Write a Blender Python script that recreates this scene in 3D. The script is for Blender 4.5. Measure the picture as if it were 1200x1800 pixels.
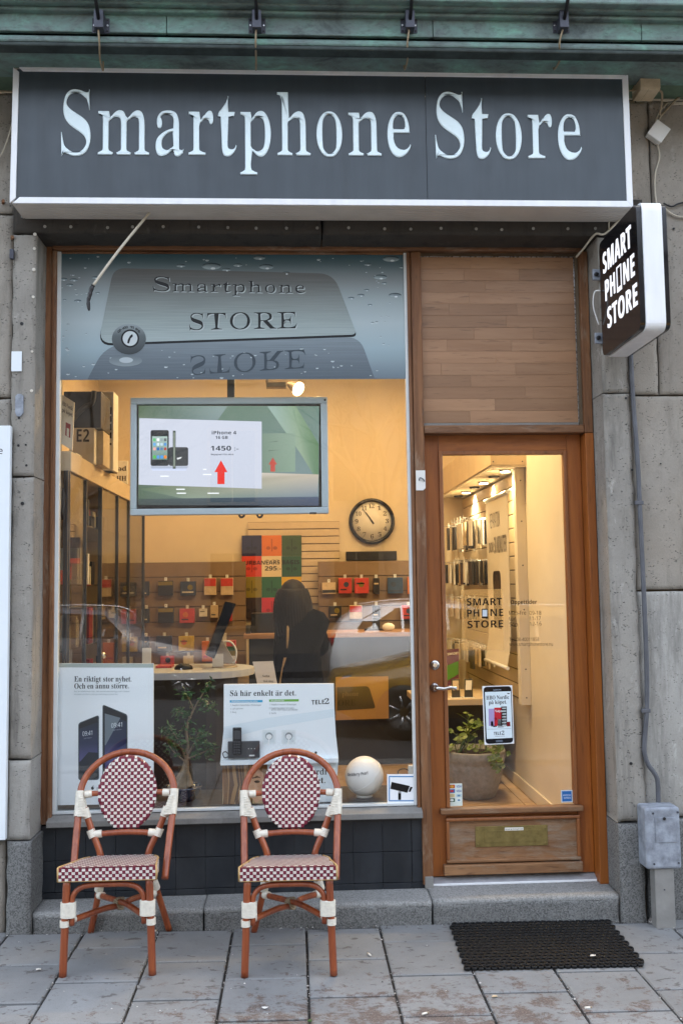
import bpy, bmesh, math, random
import numpy as np
from mathutils import Vector, Matrix, Euler

random.seed(7)
rnd = random.Random(11)
sc = bpy.context.scene
COL = sc.collection
for _o in list(bpy.data.objects):
    bpy.data.objects.remove(_o)

# ---------------------------------------------------------------- camera (metres; facade plane is y = 0, shop inside at +y)
FPX, YAW, PITCH, ROLL = 1658.13, math.radians(2.863), math.radians(4.379), math.radians(-0.798)
CAM = Vector((0.0, -4.6543, 1.63883))
_f = Vector((math.sin(YAW) * math.cos(PITCH), math.cos(YAW) * math.cos(PITCH), math.sin(PITCH)))
_r = Vector((math.cos(YAW), -math.sin(YAW), 0))
_u = _r.cross(_f)
_c, _s = math.cos(ROLL), math.sin(ROLL)
RGT, UPV, FWD = _c * _r + _s * _u, -_s * _r + _c * _u, _f
camd = bpy.data.cameras.new('camera')
cam = bpy.data.objects.new('camera', camd)
COL.objects.link(cam)
cam.matrix_world = Matrix.Translation(CAM) @ Matrix(((RGT.x, UPV.x, -FWD.x), (RGT.y, UPV.y, -FWD.y), (RGT.z, UPV.z, -FWD.z))).to_4x4()
camd.sensor_fit = 'VERTICAL'
camd.sensor_height = 36.0
camd.lens = FPX / 1800 * 36.0
camd.clip_start, camd.clip_end = 0.05, 300
sc.camera = cam

# ---------------------------------------------------------------- sky, sun, exposure
SUN_ELEV, SUN_ROT = math.radians(62), math.radians(14)
world = bpy.data.worlds.new('World')
sc.world = world
world.use_nodes = True
wn = world.node_tree
bg = wn.nodes['Background']
sky = wn.nodes.new('ShaderNodeTexSky')
sky.sky_type = 'NISHITA'
sky.sun_disc = False
sky.sun_elevation = SUN_ELEV
sky.sun_rotation = SUN_ROT
sky.dust_density = 3.0
sky.air_density = 1.2
sky.ozone_density = 0.6
grey = wn.nodes.new('ShaderNodeHueSaturation')      # thin overcast takes the blue out of the sky
grey.inputs['Saturation'].default_value = 0.48
wn.links.new(sky.outputs[0], grey.inputs['Color'])
wn.links.new(grey.outputs[0], bg.inputs[0])
bg.inputs[1].default_value = 0.15
sund = bpy.data.lights.new('sun', 'SUN')
sund.energy = 0.75
sund.angle = math.radians(60)
sund.color = (1.0, 0.98, 0.95)
sun = bpy.data.objects.new('sun', sund)
COL.objects.link(sun)
_d = Vector((math.sin(SUN_ROT) * math.cos(SUN_ELEV), math.cos(SUN_ROT) * math.cos(SUN_ELEV), math.sin(SUN_ELEV)))
sun.location = _d * 30
sun.rotation_euler = _d.to_track_quat('Z', 'Y').to_euler()
vs = sc.view_settings
vs.view_transform = 'Standard'
vs.look = 'None'
vs.exposure = 2.5
vs.gamma = 1.0
vs.use_curve_mapping = False
sc.render.engine = 'CYCLES'
cy = sc.cycles
cy.use_denoising = True
cy.max_bounces = 8
cy.diffuse_bounces = 4
cy.glossy_bounces = 4
cy.transparent_max_bounces = 16
cy.caustics_reflective = False
cy.caustics_refractive = False
cy.sample_clamp_indirect = 4.0

# ---------------------------------------------------------------- measuring: a sight line of the survey photograph to a plane of the place
def ray(x, y):
    return RGT * ((x - 600) / FPX) + UPV * (-(y - 900) / FPX) + FWD
def at(x, y, Y):
    r = ray(x, y)
    return CAM + r * ((Y - CAM.y) / r.y)
def atx(x, y, X):
    r = ray(x, y)
    return CAM + r * ((X - CAM.x) / r.x)
def atz(x, y, Z):
    r = ray(x, y)
    return CAM + r * ((Z - CAM.z) / r.z)
def rect(x0, y0, x1, y1, Y):
    """X0, X1, Z0, Z1 in metres of an upright rectangle in the plane y = Y"""
    ym, xm = (y0 + y1) / 2, (x0 + x1) / 2
    return at(x0, ym, Y).x, at(x1, ym, Y).x, at(xm, y1, Y).z, at(xm, y0, Y).z

def lin(c):
    return c / 12.92 if c <= 0.04045 else ((c + 0.055) / 1.055) ** 2.4
def hexc(h):
    h = h.lstrip('#')
    return tuple(lin(int(h[i:i + 2], 16) / 255) for i in (0, 2, 4))

# ---------------------------------------------------------------- materials
class N:
    def __init__(s, name):
        s.m = bpy.data.materials.new(name)
        s.m.use_nodes = True
        s.t = s.m.node_tree
        s.b = s.t.nodes['Principled BSDF']
        s.out = s.t.nodes['Material Output']
        s._co = None
    def new(s, t, **k):
        n = s.t.nodes.new('ShaderNode' + t)
        for a, b in k.items():
            setattr(n, a, b)
        return n
    def l(s, a, b):
        s.t.links.new(a, b)
    def co(s):
        if s._co is None:
            s._co = s.new('TexCoord').outputs['Object']
        return s._co
    def mapped(s, stretch):
        if stretch == (1, 1, 1):
            return s.co()
        mp = s.new('Mapping')
        mp.inputs['Scale'].default_value = stretch
        s.l(s.co(), mp.inputs[0])
        return mp.outputs[0]
    def noise(s, scale, detail=4, rough=0.6, stretch=(1, 1, 1), dist=0):
        n = s.new('TexNoise')
        n.inputs['Scale'].default_value = scale
        n.inputs['Detail'].default_value = detail
        n.inputs['Roughness'].default_value = rough
        n.inputs['Distortion'].default_value = dist
        s.l(s.mapped(stretch), n.inputs['Vector'])
        return n.outputs['Fac']
    def ramp(s, fac, stops, interp='LINEAR'):
        r = s.new('ValToRGB')
        r.color_ramp.interpolation = interp
        while len(r.color_ramp.elements) < len(stops):
            r.color_ramp.elements.new(0.5)
        for e, (p, c) in zip(r.color_ramp.elements, stops):
            e.position = p
            e.color = (*c, 1) if len(c) == 3 else c
        s.l(fac, r.inputs[0])
        return r.outputs[0]
    def rng(s, fac, a, b, c=0.0, d=1.0):
        r = s.new('MapRange')
        for i, v in enumerate((a, b, c, d)):
            r.inputs[i + 1].default_value = v
        s.l(fac, r.inputs[0])
        return r.outputs[0]
    def mix(s, fac, a, b, bt='MIX'):
        m = s.new('Mix', data_type='RGBA', blend_type=bt)
        for sock, v in ((m.inputs['Factor'], fac), (m.inputs[6], a), (m.inputs[7], b)):
            if isinstance(v, (int, float)):
                sock.default_value = v
            elif isinstance(v, tuple):
                sock.default_value = (*v, 1) if len(v) == 3 else v
            else:
                s.l(v, sock)
        return m.outputs[2]
    def math(s, op, a, b=0.0):
        m = s.new('Math', operation=op)
        for i, v in enumerate((a, b)):
            if isinstance(v, (int, float)):
                m.inputs[i].default_value = v
            else:
                s.l(v, m.inputs[i])
        return m.outputs[0]
    def bump(s, h, strength, dist=0.01, normal=None):
        b = s.new('Bump')
        b.inputs['Strength'].default_value = strength
        b.inputs['Distance'].default_value = dist
        s.l(h, b.inputs['Height'])
        if normal is not None:
            s.l(normal, b.inputs['Normal'])
        s.l(b.outputs[0], s.b.inputs['Normal'])
        return b.outputs[0]
    def base(s, v):
        if isinstance(v, tuple):
            s.b.inputs['Base Color'].default_value = (*v, 1)
        else:
            s.l(v, s.b.inputs['Base Color'])
    def rough(s, v):
        if isinstance(v, (int, float)):
            s.b.inputs['Roughness'].default_value = v
        else:
            s.l(v, s.b.inputs['Roughness'])
    def set(s, k, v):
        s.b.inputs[k].default_value = v

def mul(c, k):
    return tuple(max(0, min(1, x * k)) for x in c)

def plain(name, col, rough=0.5, metal=0.0, var=0.10, vscale=9.0, bump=0.0, bscale=90.0, stretch=(1, 1, 1), coat=0.0, objvar=0.0, spec=0.5):
    n = N(name)
    v = n.noise(vscale, 5, 0.6, stretch)
    c = n.ramp(v, [(0.3, mul(col, 1 - var)), (0.7, mul(col, 1 + var))])
    if objvar:
        oi = n.new('ObjectInfo')
        k = n.rng(oi.outputs['Random'], 0, 1, 1 - objvar, 1 + objvar)
        cm = n.new('CombineColor')
        for i in range(3):
            n.l(k, cm.inputs[i])
        c = n.mix(1.0, c, cm.outputs[0], 'MULTIPLY')
    n.base(c)
    n.rough(n.rng(n.noise(vscale * 2.3, 4), 0.3, 0.7, max(0.02, rough - 0.07), min(1, rough + 0.07)))
    n.set('Metallic', metal)
    n.set('Specular IOR Level', spec)
    if coat:
        n.set('Coat Weight', coat)
        n.set('Coat Roughness', 0.12)
    if bump:
        n.bump(n.noise(bscale, 5, 0.65, stretch), bump, 0.004)
    return n.m

def stone(name, col, dark, light, pit=0.5, streak=0.5, speck=0.0, rough=0.9, bump=0.5, tint=None):
    """weathered concrete / granite: cloudy tone, dark run marks, pale scuffs, open pores"""
    n = N(name)
    big = n.noise(2.2, 6, 0.62)
    mid = n.noise(14, 6, 0.65)
    fine = n.noise(130, 4, 0.7)
    c = n.ramp(big, [(0.28, mul(col, 0.78)), (0.5, col), (0.74, mul(col, 1.2))])
    c = n.mix(n.rng(mid, 0.38, 0.68, 0.0, 0.45), c, mul(col, 1.3))
    if tint:
        c = n.mix(n.rng(n.noise(1.6, 4, 0.5, (1, 1, 0.6)), 0.45, 0.7, 0, 0.6), c, tint)
    runs = n.noise(3.2, 7, 0.68, (3.2, 3.2, 0.45))
    c = n.mix(n.rng(runs, 0.52, 0.72, 0.0, streak), c, dark)
    sc2 = n.noise(6.5, 8, 0.72, (1.6, 1.6, 0.8), 0.4)
    c = n.mix(n.rng(sc2, 0.60, 0.68, 0.0, 0.75 * streak), c, light)
    c = n.mix(n.rng(fine, 0.25, 0.75, 0.35, 0.0), c, mul(col, 0.55))
    vor = n.new('TexVoronoi')
    vor.inputs['Scale'].default_value = 62
    vor.inputs['Randomness'].default_value = 1
    n.l(n.mapped((1.0, 1.0, 1.9)), vor.inputs['Vector'])
    keep = n.rng(n.noise(23, 3), 0.50, 0.58, 0, 1)
    hole = n.math('MULTIPLY', n.rng(vor.outputs['Distance'], 0.16, 0.30, 1, 0), keep)
    c = n.mix(n.math('MULTIPLY', hole, pit), c, mul(col, 0.25))
    if speck:
        v2 = n.new('TexVoronoi')
        v2.inputs['Scale'].default_value = 190
        n.l(n.co(), v2.inputs['Vector'])
        sep = n.new('SeparateColor')
        n.l(v2.outputs['Color'], sep.inputs[0])
        c = n.mix(n.rng(sep.outputs[0], 0.0, 1.0, 0, speck), c, mul(col, 2.0))
        c = n.mix(n.rng(sep.outputs[1], 0.68, 0.72, 0, speck), c, mul(col, 0.2))
    n.base(c)
    n.rough(rough)
    h = n.math('ADD', n.math('MULTIPLY', fine, 0.5), n.math('MULTIPLY', mid, 0.8))
    h = n.math('SUBTRACT', h, n.math('MULTIPLY', hole, 1.4 * pit))
    n.bump(h, bump, 0.006)
    return n.m

def wood(name, dark, light, axis='z', wear=None, wear_amt=0.0, rough=0.42, coat=0.25, scale=1.0, objvar=0.0, pores=0.5):
    n = N(name)
    a = {'x': (0.10, 1, 1), 'y': (1, 0.10, 1), 'z': (1, 1, 0.07)}[axis]
    src = n.co()
    if objvar:
        oi = n.new('ObjectInfo')
        ad = n.new('VectorMath', operation='ADD')
        cm = n.new('CombineXYZ')
        for i in range(3):
            n.l(n.math('MULTIPLY', oi.outputs['Random'], 17.0 + 9 * i), cm.inputs[i])
        n.l(src, ad.inputs[0])
        n.l(cm.outputs[0], ad.inputs[1])
        n._co = ad.outputs[0]
    g1 = n.noise(26 * scale, 6, 0.62, a, 0.6)
    g2 = n.noise(120 * scale, 4, 0.6, a)
    g3 = n.noise(5 * scale, 3, 0.5, a, 0.8)
    c = n.ramp(g1, [(0.30, dark), (0.52, tuple((x + y) / 2 for x, y in zip(dark, light))), (0.72, light)])
    c = n.mix(n.rng(g3, 0.3, 0.7, 0.45, 0.0), c, mul(dark, 0.9))
    c = n.mix(n.rng(g2, 0.58, 0.70, 0, pores), c, mul(dark, 0.45))
    if wear is not None:
        w = n.noise(7, 8, 0.75, tuple(0.35 if x < 1 else 1.4 for x in a), 0.3)
        c = n.mix(n.rng(w, 0.62 - 0.3 * wear_amt, 0.74 - 0.2 * wear_amt, 0, 0.85), c, wear)
        pk = n.noise(48, 4, 0.7, tuple(0.4 if x < 1 else 1.0 for x in a))
        c = n.mix(n.rng(pk, 0.66, 0.72, 0, 0.8 * wear_amt + 0.1), c, mul(dark, 0.2))
    if objvar:
        k = n.rng(oi.outputs['Random'], 0, 1, 1 - objvar, 1 + objvar)
        cm2 = n.new('CombineColor')
        for i in range(3):
            n.l(k, cm2.inputs[i])
        c = n.mix(1.0, c, cm2.outputs[0], 'MULTIPLY')
    n.base(c)
    n.rough(n.rng(g1, 0.3, 0.7, rough + 0.12, rough - 0.05))
    n.set('Coat Weight', coat)
    n.set('Coat Roughness', 0.25)
    n.bump(n.math('SUBTRACT', g1, n.math('MULTIPLY', g2, 0.6)), 0.22, 0.002)
    return n.m

def glass(name, tint=(1, 1, 1), f0=0.045, rough=0.0):
    n = N(name)
    n.t.nodes.remove(n.b)
    lw = n.new('LayerWeight')
    lw.inputs['Blend'].default_value = 0.5
    p5 = n.math('POWER', lw.outputs['Facing'], 5.0)
    fr = n.math('ADD', n.math('MULTIPLY', p5, 1 - f0), f0)
    tr = n.new('BsdfTransparent')
    tr.inputs[0].default_value = (*tint, 1)
    gl = n.new('BsdfGlossy')
    gl.inputs['Roughness'].default_value = rough
    mx = n.new('MixShader')
    n.l(fr, mx.inputs[0])
    n.l(tr.outputs[0], mx.inputs[1])
    n.l(gl.outputs[0], mx.inputs[2])
    n.l(mx.outputs[0], n.out.inputs[0])
    return n.m

def emit(name, col, strength):
    n = N(name)
    n.base((0, 0, 0))
    n.set('Emission Color', (*col, 1))
    n.set('Emission Strength', strength)
    return n.m

def printed(name, rough=0.45, brushed=0.0, emission=0.0, spec=0.4):
    """flat print: ink colours stored per corner"""
    n = N(name)
    at_ = n.new('Attribute', attribute_name='ink')
    c = at_.outputs['Color']
    if brushed:
        b1 = n.noise(150, 4, 0.6, (0.02, 1, 1))
        c = n.mix(1.0, c, n.ramp(b1, [(0.3, (1 - brushed,) * 3), (0.7, (1.0,) * 3)]), 'MULTIPLY')
    if emission:
        n.base((0.01, 0.01, 0.012))
        n.l(c, n.b.inputs['Emission Color'])
        n.set('Emission Strength', emission)
    else:
        n.base(c)
    n.rough(rough)
    n.set('Specular IOR Level', spec)
    return n.m

# ---------------------------------------------------------------- letter shapes from the built-in typeface
_GL = {}
_BASE = {'serif': (0x1D400, 0x1D41A, 0x1D7CE), 'bold': (0x1D5D4, 0x1D5EE, 0x1D7EC), 'sans': (0x1D5A0, 0x1D5BA, 0x1D7E2)}
_EXTRA = {'å': ('a', 'ring'), 'ä': ('a', 'dots'), 'ö': ('o', 'dots'), 'Ö': ('O', 'dots')}
def _code(style, ch):
    u, l, d = _BASE[style]
    if 'A' <= ch <= 'Z':
        return chr(u + ord(ch) - 65)
    if 'a' <= ch <= 'z':
        return chr(l + ord(ch) - 97)
    if '0' <= ch <= '9':
        return chr(d + ord(ch) - 48)
    return ch
def _curve_mesh(body, res=3, extrude=0.0, bevel=0.0, offset=0.0):
    cu = bpy.data.curves.new('lettering', 'FONT')
    cu.body = body
    cu.resolution_u = res
    cu.extrude = extrude
    cu.bevel_depth = bevel
    cu.bevel_resolution = 2
    cu.offset = offset
    ob = bpy.data.objects.new('lettering', cu)
    me = bpy.data.meshes.new_from_object(ob)
    bpy.data.objects.remove(ob)
    bpy.data.curves.remove(cu)
    return me
def _maxx(body):
    me = _curve_mesh(body, 1)
    v = max((p.co.x for p in me.vertices), default=0.0)
    bpy.data.meshes.remove(me)
    return v
_BAR = {}
def glyph(style, ch, res=3):
    k = (style, ch, res)
    if k in _GL:
        return _GL[k]
    if style in THIN:
        a, b_, c_ = glyph('serif', ch, res)
        if a:
            a, b_ = thin_glyph(a, b_, THIN[style])
        _GL[k] = (a, b_, c_)
        return _GL[k]
    if ch in _EXTRA:
        b, mark = _EXTRA[ch]
        vs0, fs0, adv = glyph(style, b, res)
        vs_, fs_ = list(vs0), list(fs0)
        top = max(v[1] for v in vs0)
        cx = (min(v[0] for v in vs0) + max(v[0] for v in vs0)) / 2
        def disc(x, y, r0, r1=0.0, n=10):
            s0 = len(vs_)
            for i in range(n):
                a = 2 * math.pi * i / n
                vs_.append((x + r0 * math.cos(a), y + r0 * math.sin(a)))
            if r1 == 0:
                fs_.append(tuple(range(s0, s0 + n)))
            else:
                for i in range(n):
                    a = 2 * math.pi * i / n
                    vs_.append((x + r1 * math.cos(a), y + r1 * math.sin(a)))
                for i in range(n):
                    j = (i + 1) % n
                    fs_.append((s0 + i, s0 + j, s0 + n + j, s0 + n + i))
        if mark == 'dots':
            disc(cx - 0.11, top + 0.13, 0.055)
            disc(cx + 0.11, top + 0.13, 0.055)
        else:
            disc(cx, top + 0.13, 0.09, 0.045)
        _GL[k] = (vs_, fs_, adv)
        return _GL[k]
    bar = _code(style, 'I')
    if style not in _BAR:
        _BAR[style] = _maxx(bar)
    c = _code(style, ch)
    adv = _maxx(c + bar) - _BAR[style] if ch != ' ' else 0.27
    if ch == ' ':
        _GL[k] = ([], [], adv)
    else:
        me = _curve_mesh(c, res)
        _GL[k] = ([(v.co.x, v.co.y) for v in me.vertices], [tuple(p.vertices) for p in me.polygons], adv)
        bpy.data.meshes.remove(me)
    return _GL[k]
def outline_normals(vs_, fs_):
    """boundary edges and averaged outward normals of a filled flat shape"""
    cnt = {}
    for f in fs_:
        ar = sum(vs_[f[i - 1]][0] * vs_[f[i]][1] - vs_[f[i]][0] * vs_[f[i - 1]][1] for i in range(len(f)))
        g = f if ar > 0 else f[::-1]
        for i in range(len(g)):
            cnt[(g[i - 1], g[i])] = cnt.get((g[i - 1], g[i]), 0) + 1
    edges = [e for e in cnt if (e[1], e[0]) not in cnt]
    nr = [[0.0, 0.0] for _ in vs_]
    for a, b_ in edges:
        dx, dy = vs_[b_][0] - vs_[a][0], vs_[b_][1] - vs_[a][1]
        l_ = math.hypot(dx, dy) or 1
        for i in (a, b_):
            nr[i][0] += dy / l_
            nr[i][1] -= dx / l_
    out = []
    for x, y in nr:
        l_ = math.hypot(x, y)
        k = 1 / max(l_, 0.9)
        out.append((x * k, y * k))
    return edges, out
def merged(vs_, fs_):
    idx, nv, mp_ = {}, [], []
    for v in vs_:
        k = (round(v[0], 5), round(v[1], 5))
        if k not in idx:
            idx[k] = len(nv)
            nv.append(v)
        mp_.append(idx[k])
    nf = []
    for f in fs_:
        g = []
        for i in f:
            if mp_[i] not in g:
                g.append(mp_[i])
        if len(g) > 2:
            nf.append(tuple(g))
    return nv, nf
THIN = {'roman': 0.030, 'light': 0.046}
def stroke_width(nv, edges, nr):
    """distance across the stroke behind every outline point"""
    A = np.array([nv[a] for a, _ in edges])
    D = np.array([nv[b_] for _, b_ in edges]) - A
    out = []
    for (x, y), (nx, ny) in zip(nv, nr):
        dx, dy = -nx, -ny
        ox, oy = x + dx * 1e-4, y + dy * 1e-4
        den = dx * D[:, 1] - dy * D[:, 0]
        den = np.where(np.abs(den) < 1e-12, 1e-12, den)
        t = ((A[:, 0] - ox) * D[:, 1] - (A[:, 1] - oy) * D[:, 0]) / den
        u = ((A[:, 0] - ox) * dy - (A[:, 1] - oy) * dx) / den
        ok = (t > 5e-4) & (u >= -1e-6) & (u <= 1 + 1e-6)
        out.append(float(t[ok].min()) if ok.any() else 0.05)
    return out
def thin_glyph(vs_, fs_, d):
    nv, nf = merged(vs_, fs_)
    edges, nr = outline_normals(nv, nf)
    wd = stroke_width(nv, edges, nr)
    return [(x - min(d, .30 * w) * a, y) for (x, y), (a, b_), w in zip(nv, nr, wd)], nf
_CAP = {}
def cap_height(style):
    if style not in _CAP:
        _CAP[style] = max(v[1] for v in glyph(style, 'H')[0])
    return _CAP[style]
def layout(s, style, track=0.0):
    """flat lettering in units of the cap height: points, faces, width"""
    vs_, fs_, x = [], [], 0.0
    k = 1 / cap_height(style)
    for ch in s:
        gv, gf, adv = glyph(style, ch)
        o = len(vs_)
        vs_ += [((x + a) * k, b * k) for a, b in gv]
        fs_ += [tuple(i + o for i in f) for f in gf]
        x += adv + track
    xs = [v[0] for v in vs_]
    x0, x1 = min(xs), max(xs)
    return [((a - x0) / (x1 - x0), b) for a, b in vs_], fs_, x1 - x0

# ---------------------------------------------------------------- shape builder
class B:
    def __init__(s):
        s.v, s.f, s.mi, s.sm, s.ink = [], [], [], [], []
    def add(s, vs_, fs_, mi=0, smooth=False, ink=None):
        o = len(s.v)
        s.v += [tuple(p) for p in vs_]
        for f in fs_:
            s.f.append(tuple(i + o for i in f))
            s.mi.append(mi)
            s.sm.append(smooth)
        s.ink += ink if ink is not None else [(1, 1, 1)] * len(vs_)
        return s
    def box(s, x0, x1, y0, y1, z0, z1, mi=0):
        x0, x1 = min(x0, x1), max(x0, x1)
        y0, y1 = min(y0, y1), max(y0, y1)
        z0, z1 = min(z0, z1), max(z0, z1)
        return s.add([(x0, y0, z0), (x1, y0, z0), (x1, y1, z0), (x0, y1, z0), (x0, y0, z1), (x1, y0, z1), (x1, y1, z1), (x0, y1, z1)],
                     [(0, 3, 2, 1), (4, 5, 6, 7), (0, 1, 5, 4), (1, 2, 6, 5), (2, 3, 7, 6), (3, 0, 4, 7)], mi)
    def hexa(s, a, b, mi=0):
        """a, b: two quads of corners joined into a solid"""
        return s.add(list(a) + list(b), [(3, 2, 1, 0), (4, 5, 6, 7), (0, 1, 5, 4), (1, 2, 6, 5), (2, 3, 7, 6), (3, 0, 4, 7)], mi)
    def prism(s, pts, vec, mi=0, smooth=False):
        n = len(pts)
        vec = Vector(vec)
        a = [Vector(p) for p in pts]
        b = [p + vec for p in a]
        s.add(a + b, [tuple(range(n))[::-1], tuple(range(n, 2 * n))], mi)
        s.add(a + b, [(i, (i + 1) % n, n + (i + 1) % n, n + i) for i in range(n)], mi, smooth)
        return s
    def tube(s, pts, r, n=10, mi=0, cap=True, smooth=True, flat=None):
        pts = [Vector(p) for p in pts]
        m = len(pts)
        rs = r if isinstance(r, (list, tuple)) else [r] * m
        tans = []
        for i in range(m):
            t = pts[min(i + 1, m - 1)] - pts[max(i - 1, 0)]
            tans.append(t.normalized() if t.length > 1e-9 else Vector((0, 0, 1)))
        t0 = tans[0]
        nrm = t0.orthogonal().normalized() if flat is None else (Vector(flat) - t0 * t0.dot(Vector(flat))).normalized()
        vs_ = []
        for i in range(m):
            if i:
                q = tans[i - 1].rotation_difference(tans[i])
                nrm = q @ nrm
                nrm = (nrm - tans[i] * nrm.dot(tans[i])).normalized()
            bn = tans[i].cross(nrm)
            for k in range(n):
                a = 2 * math.pi * k / n
                vs_.append(pts[i] + (nrm * math.cos(a) + bn * math.sin(a)) * rs[i])
        fs_ = [(i * n + k, i * n + (k + 1) % n, (i + 1) * n + (k + 1) % n, (i + 1) * n + k) for i in range(m - 1) for k in range(n)]
        s.add(vs_, fs_, mi, smooth)
        if cap:
            o = len(s.v) - len(vs_)
            s.f.append(tuple(o + k for k in range(n))[::-1]); s.mi.append(mi); s.sm.append(False)
            s.f.append(tuple(o + (m - 1) * n + k for k in range(n))); s.mi.append(mi); s.sm.append(False)
        return s
    def lathe(s, prof, c, n=24, mi=0, smooth=True, axis='z', cap=True):
        """prof: (radius, height) from bottom to top"""
        vs_ = []
        for r, h in prof:
            for k in range(n):
                a = 2 * math.pi * k / n
                x, y = r * math.cos(a), r * math.sin(a)
                if axis == 'z':
                    p = (c[0] + x, c[1] + y, c[2] + h)
                elif axis == 'y':
                    p = (c[0] + x, c[1] + h, c[2] - y)
                else:
                    p = (c[0] + h, c[1] + x, c[2] + y)
                vs_.append(p)
        m = len(prof)
        fs_ = [(i * n + k, i * n + (k + 1) % n, (i + 1) * n + (k + 1) % n, (i + 1) * n + k) for i in range(m - 1) for k in range(n)]
        s.add(vs_, fs_, mi, smooth)
        o = len(s.v) - len(vs_)
        if cap and prof[0][0] > 1e-6:
            s.f.append(tuple(o + k for k in range(n))[::-1]); s.mi.append(mi); s.sm.append(False)
        if cap and prof[-1][0] > 1e-6:
            s.f.append(tuple(o + (m - 1) * n + k for k in range(n))); s.mi.append(mi); s.sm.append(False)
        return s
    def ball(s, c, r, n=14, mi=0, sq=(1, 1, 1)):
        m = n // 2 + 1
        prof = [(r * math.sin(math.pi * i / m), -r * math.cos(math.pi * i / m)) for i in range(m + 1)]
        o = len(s.v)
        s.lathe(prof, (0, 0, 0), n, mi)
        s.v[o:] = [(p[0] * sq[0] + c[0], p[1] * sq[1] + c[1], p[2] * sq[2] + c[2]) for p in s.v[o:]]
        return s
    # ---- flat print
    def flat(s, pts, cols, mi=0):
        """one polygon facing the street; cols: one ink colour or one per corner"""
        if isinstance(cols[0], (int, float)):
            cols = [cols] * len(pts)
        return s.add([tuple(p) for p in pts], [tuple(range(len(pts)))], mi, False, list(cols))
    def text(s, string, style, P0, U, V, col=(0, 0, 0), mi=0, track=0.0):
        """P0 lower left corner of the baseline, U along the whole line, V cap height"""
        vs_, fs_, w = layout(string, style, track)
        P0, U, V = Vector(P0), Vector(U), Vector(V)
        return s.add([P0 + U * a + V * b for a, b in vs_], fs_, mi, False, [col] * len(vs_))
    def textpx(s, string, style, x0, y0, x1, y1, h, Y, col=(0, 0, 0), mi=0, track=0.0):
        a, b = at(x0, y0, Y), at(x1, y1, Y)
        hz = at((x0 + x1) / 2, (y0 + y1) / 2 - h, Y).z - at((x0 + x1) / 2, (y0 + y1) / 2, Y).z
        return s.text(string, style, a, b - a, (0, 0, hz), col, mi, track)
    def build(s, name, mats, parent=None, bevel=0.0, seg=2, kind=None, label=None, ink=False, loc=None):
        me = bpy.data.meshes.new(name)
        me.from_pydata(s.v, [], s.f)
        for m in (mats if isinstance(mats, (list, tuple)) else [mats]):
            me.materials.append(m)
        me.polygons.foreach_set('material_index', s.mi)
        me.polygons.foreach_set('use_smooth', s.sm)
        if ink:
            ca = me.color_attributes.new('ink', 'FLOAT_COLOR', 'POINT')
            for i, c in enumerate(s.ink):
                ca.data[i].color = (*c, 1)
        else:
            bm = bmesh.new()
            bm.from_mesh(me)
            bmesh.ops.recalc_face_normals(bm, faces=bm.faces)
            bm.to_mesh(me)
            bm.free()
        me.update()
        o = bpy.data.objects.new(name, me)
        COL.objects.link(o)
        if parent is not None:
            put(o, parent)
        if bevel:
            md = o.modifiers.new('bevel', 'BEVEL')
            md.width = bevel
            md.segments = seg
            md.limit_method = 'ANGLE'
            md.angle_limit = math.radians(40)
        if kind:
            o['kind'] = kind
        if label:
            o['label'] = label
        return o

def world_loc(o):
    m = Matrix.Translation(o.location) @ o.rotation_euler.to_matrix().to_4x4()
    if o.parent:
        return world_mat(o.parent) @ o.matrix_parent_inverse @ m
    return m
def world_mat(o):
    return world_loc(o)
def put(o, parent):
    o.parent = parent
    o.matrix_parent_inverse = world_mat(parent).inverted()
def tag(o, label, cat, group=None):
    o['label'] = label
    o['category'] = cat
    if group:
        o['group'] = group
    return o
def thing(name, loc, label, cat, group=None, rz=0.0):
    o = bpy.data.objects.new(name, None)
    o.empty_display_size = 0.1
    COL.objects.link(o)
    o.location = loc
    o.rotation_euler = (0, 0, rz)
    return tag(o, label, cat, group)
def structure(o):
    o['kind'] = 'structure'
    return o
def copy_thing(o, loc, rz=None, label=None, parent=None):
    c = o.copy()
    COL.objects.link(c)
    if parent is None:
        c.location = loc
        if rz is not None:
            c.rotation_euler = (0, 0, rz)
        if label:
            c['label'] = label
    else:
        c.parent = parent
    for ch in list(o.children):
        copy_thing(ch, None, parent=c)
    return c
def spline(pts, n=8):
    pts = [Vector(p) for p in pts]
    out = []
    for i in range(len(pts) - 1):
        p0, p1, p2, p3 = pts[max(i - 1, 0)], pts[i], pts[i + 1], pts[min(i + 2, len(pts) - 1)]
        for k in range(n):
            t = k / n
            out.append(0.5 * ((2 * p1) + (p2 - p0) * t + (2 * p0 - 5 * p1 + 4 * p2 - p3) * t * t + (3 * p1 - p0 - 3 * p2 + p3) * t ** 3))
    out.append(pts[-1])
    return out
# ---------------------------------------------------------------- materials of the place
M = {}
M['pillar'] = stone('weathered_render', (0.315, 0.298, 0.265), (0.085, 0.08, 0.07), (0.54, 0.52, 0.48), 0.9, 0.85, bump=0.8, tint=(0.27, 0.245, 0.205))
M['pillar_pale'] = stone('limewashed_render', (0.40, 0.39, 0.36), (0.13, 0.125, 0.11), (0.62, 0.62, 0.58), 0.8, 0.85, bump=0.6, tint=(0.28, 0.26, 0.22))
M['wallblock'] = stone('cast_stone', (0.335, 0.308, 0.266), (0.13, 0.12, 0.10), (0.50, 0.48, 0.44), 0.9, 0.6, bump=0.7, tint=(0.30, 0.255, 0.195))
M['lintel'] = stone('shade_darkened_concrete', (0.048, 0.042, 0.035), (0.014, 0.012, 0.011), (0.11, 0.10, 0.085), 0.5, 0.9, bump=0.5)  # dark concrete, its colour lowered further to deepen the shade under the sign
M['granite'] = stone('grey_granite', (0.155, 0.157, 0.152), (0.09, 0.09, 0.085), (0.30, 0.30, 0.28), 0.2, 0.35, speck=0.5, bump=0.9)
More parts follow.
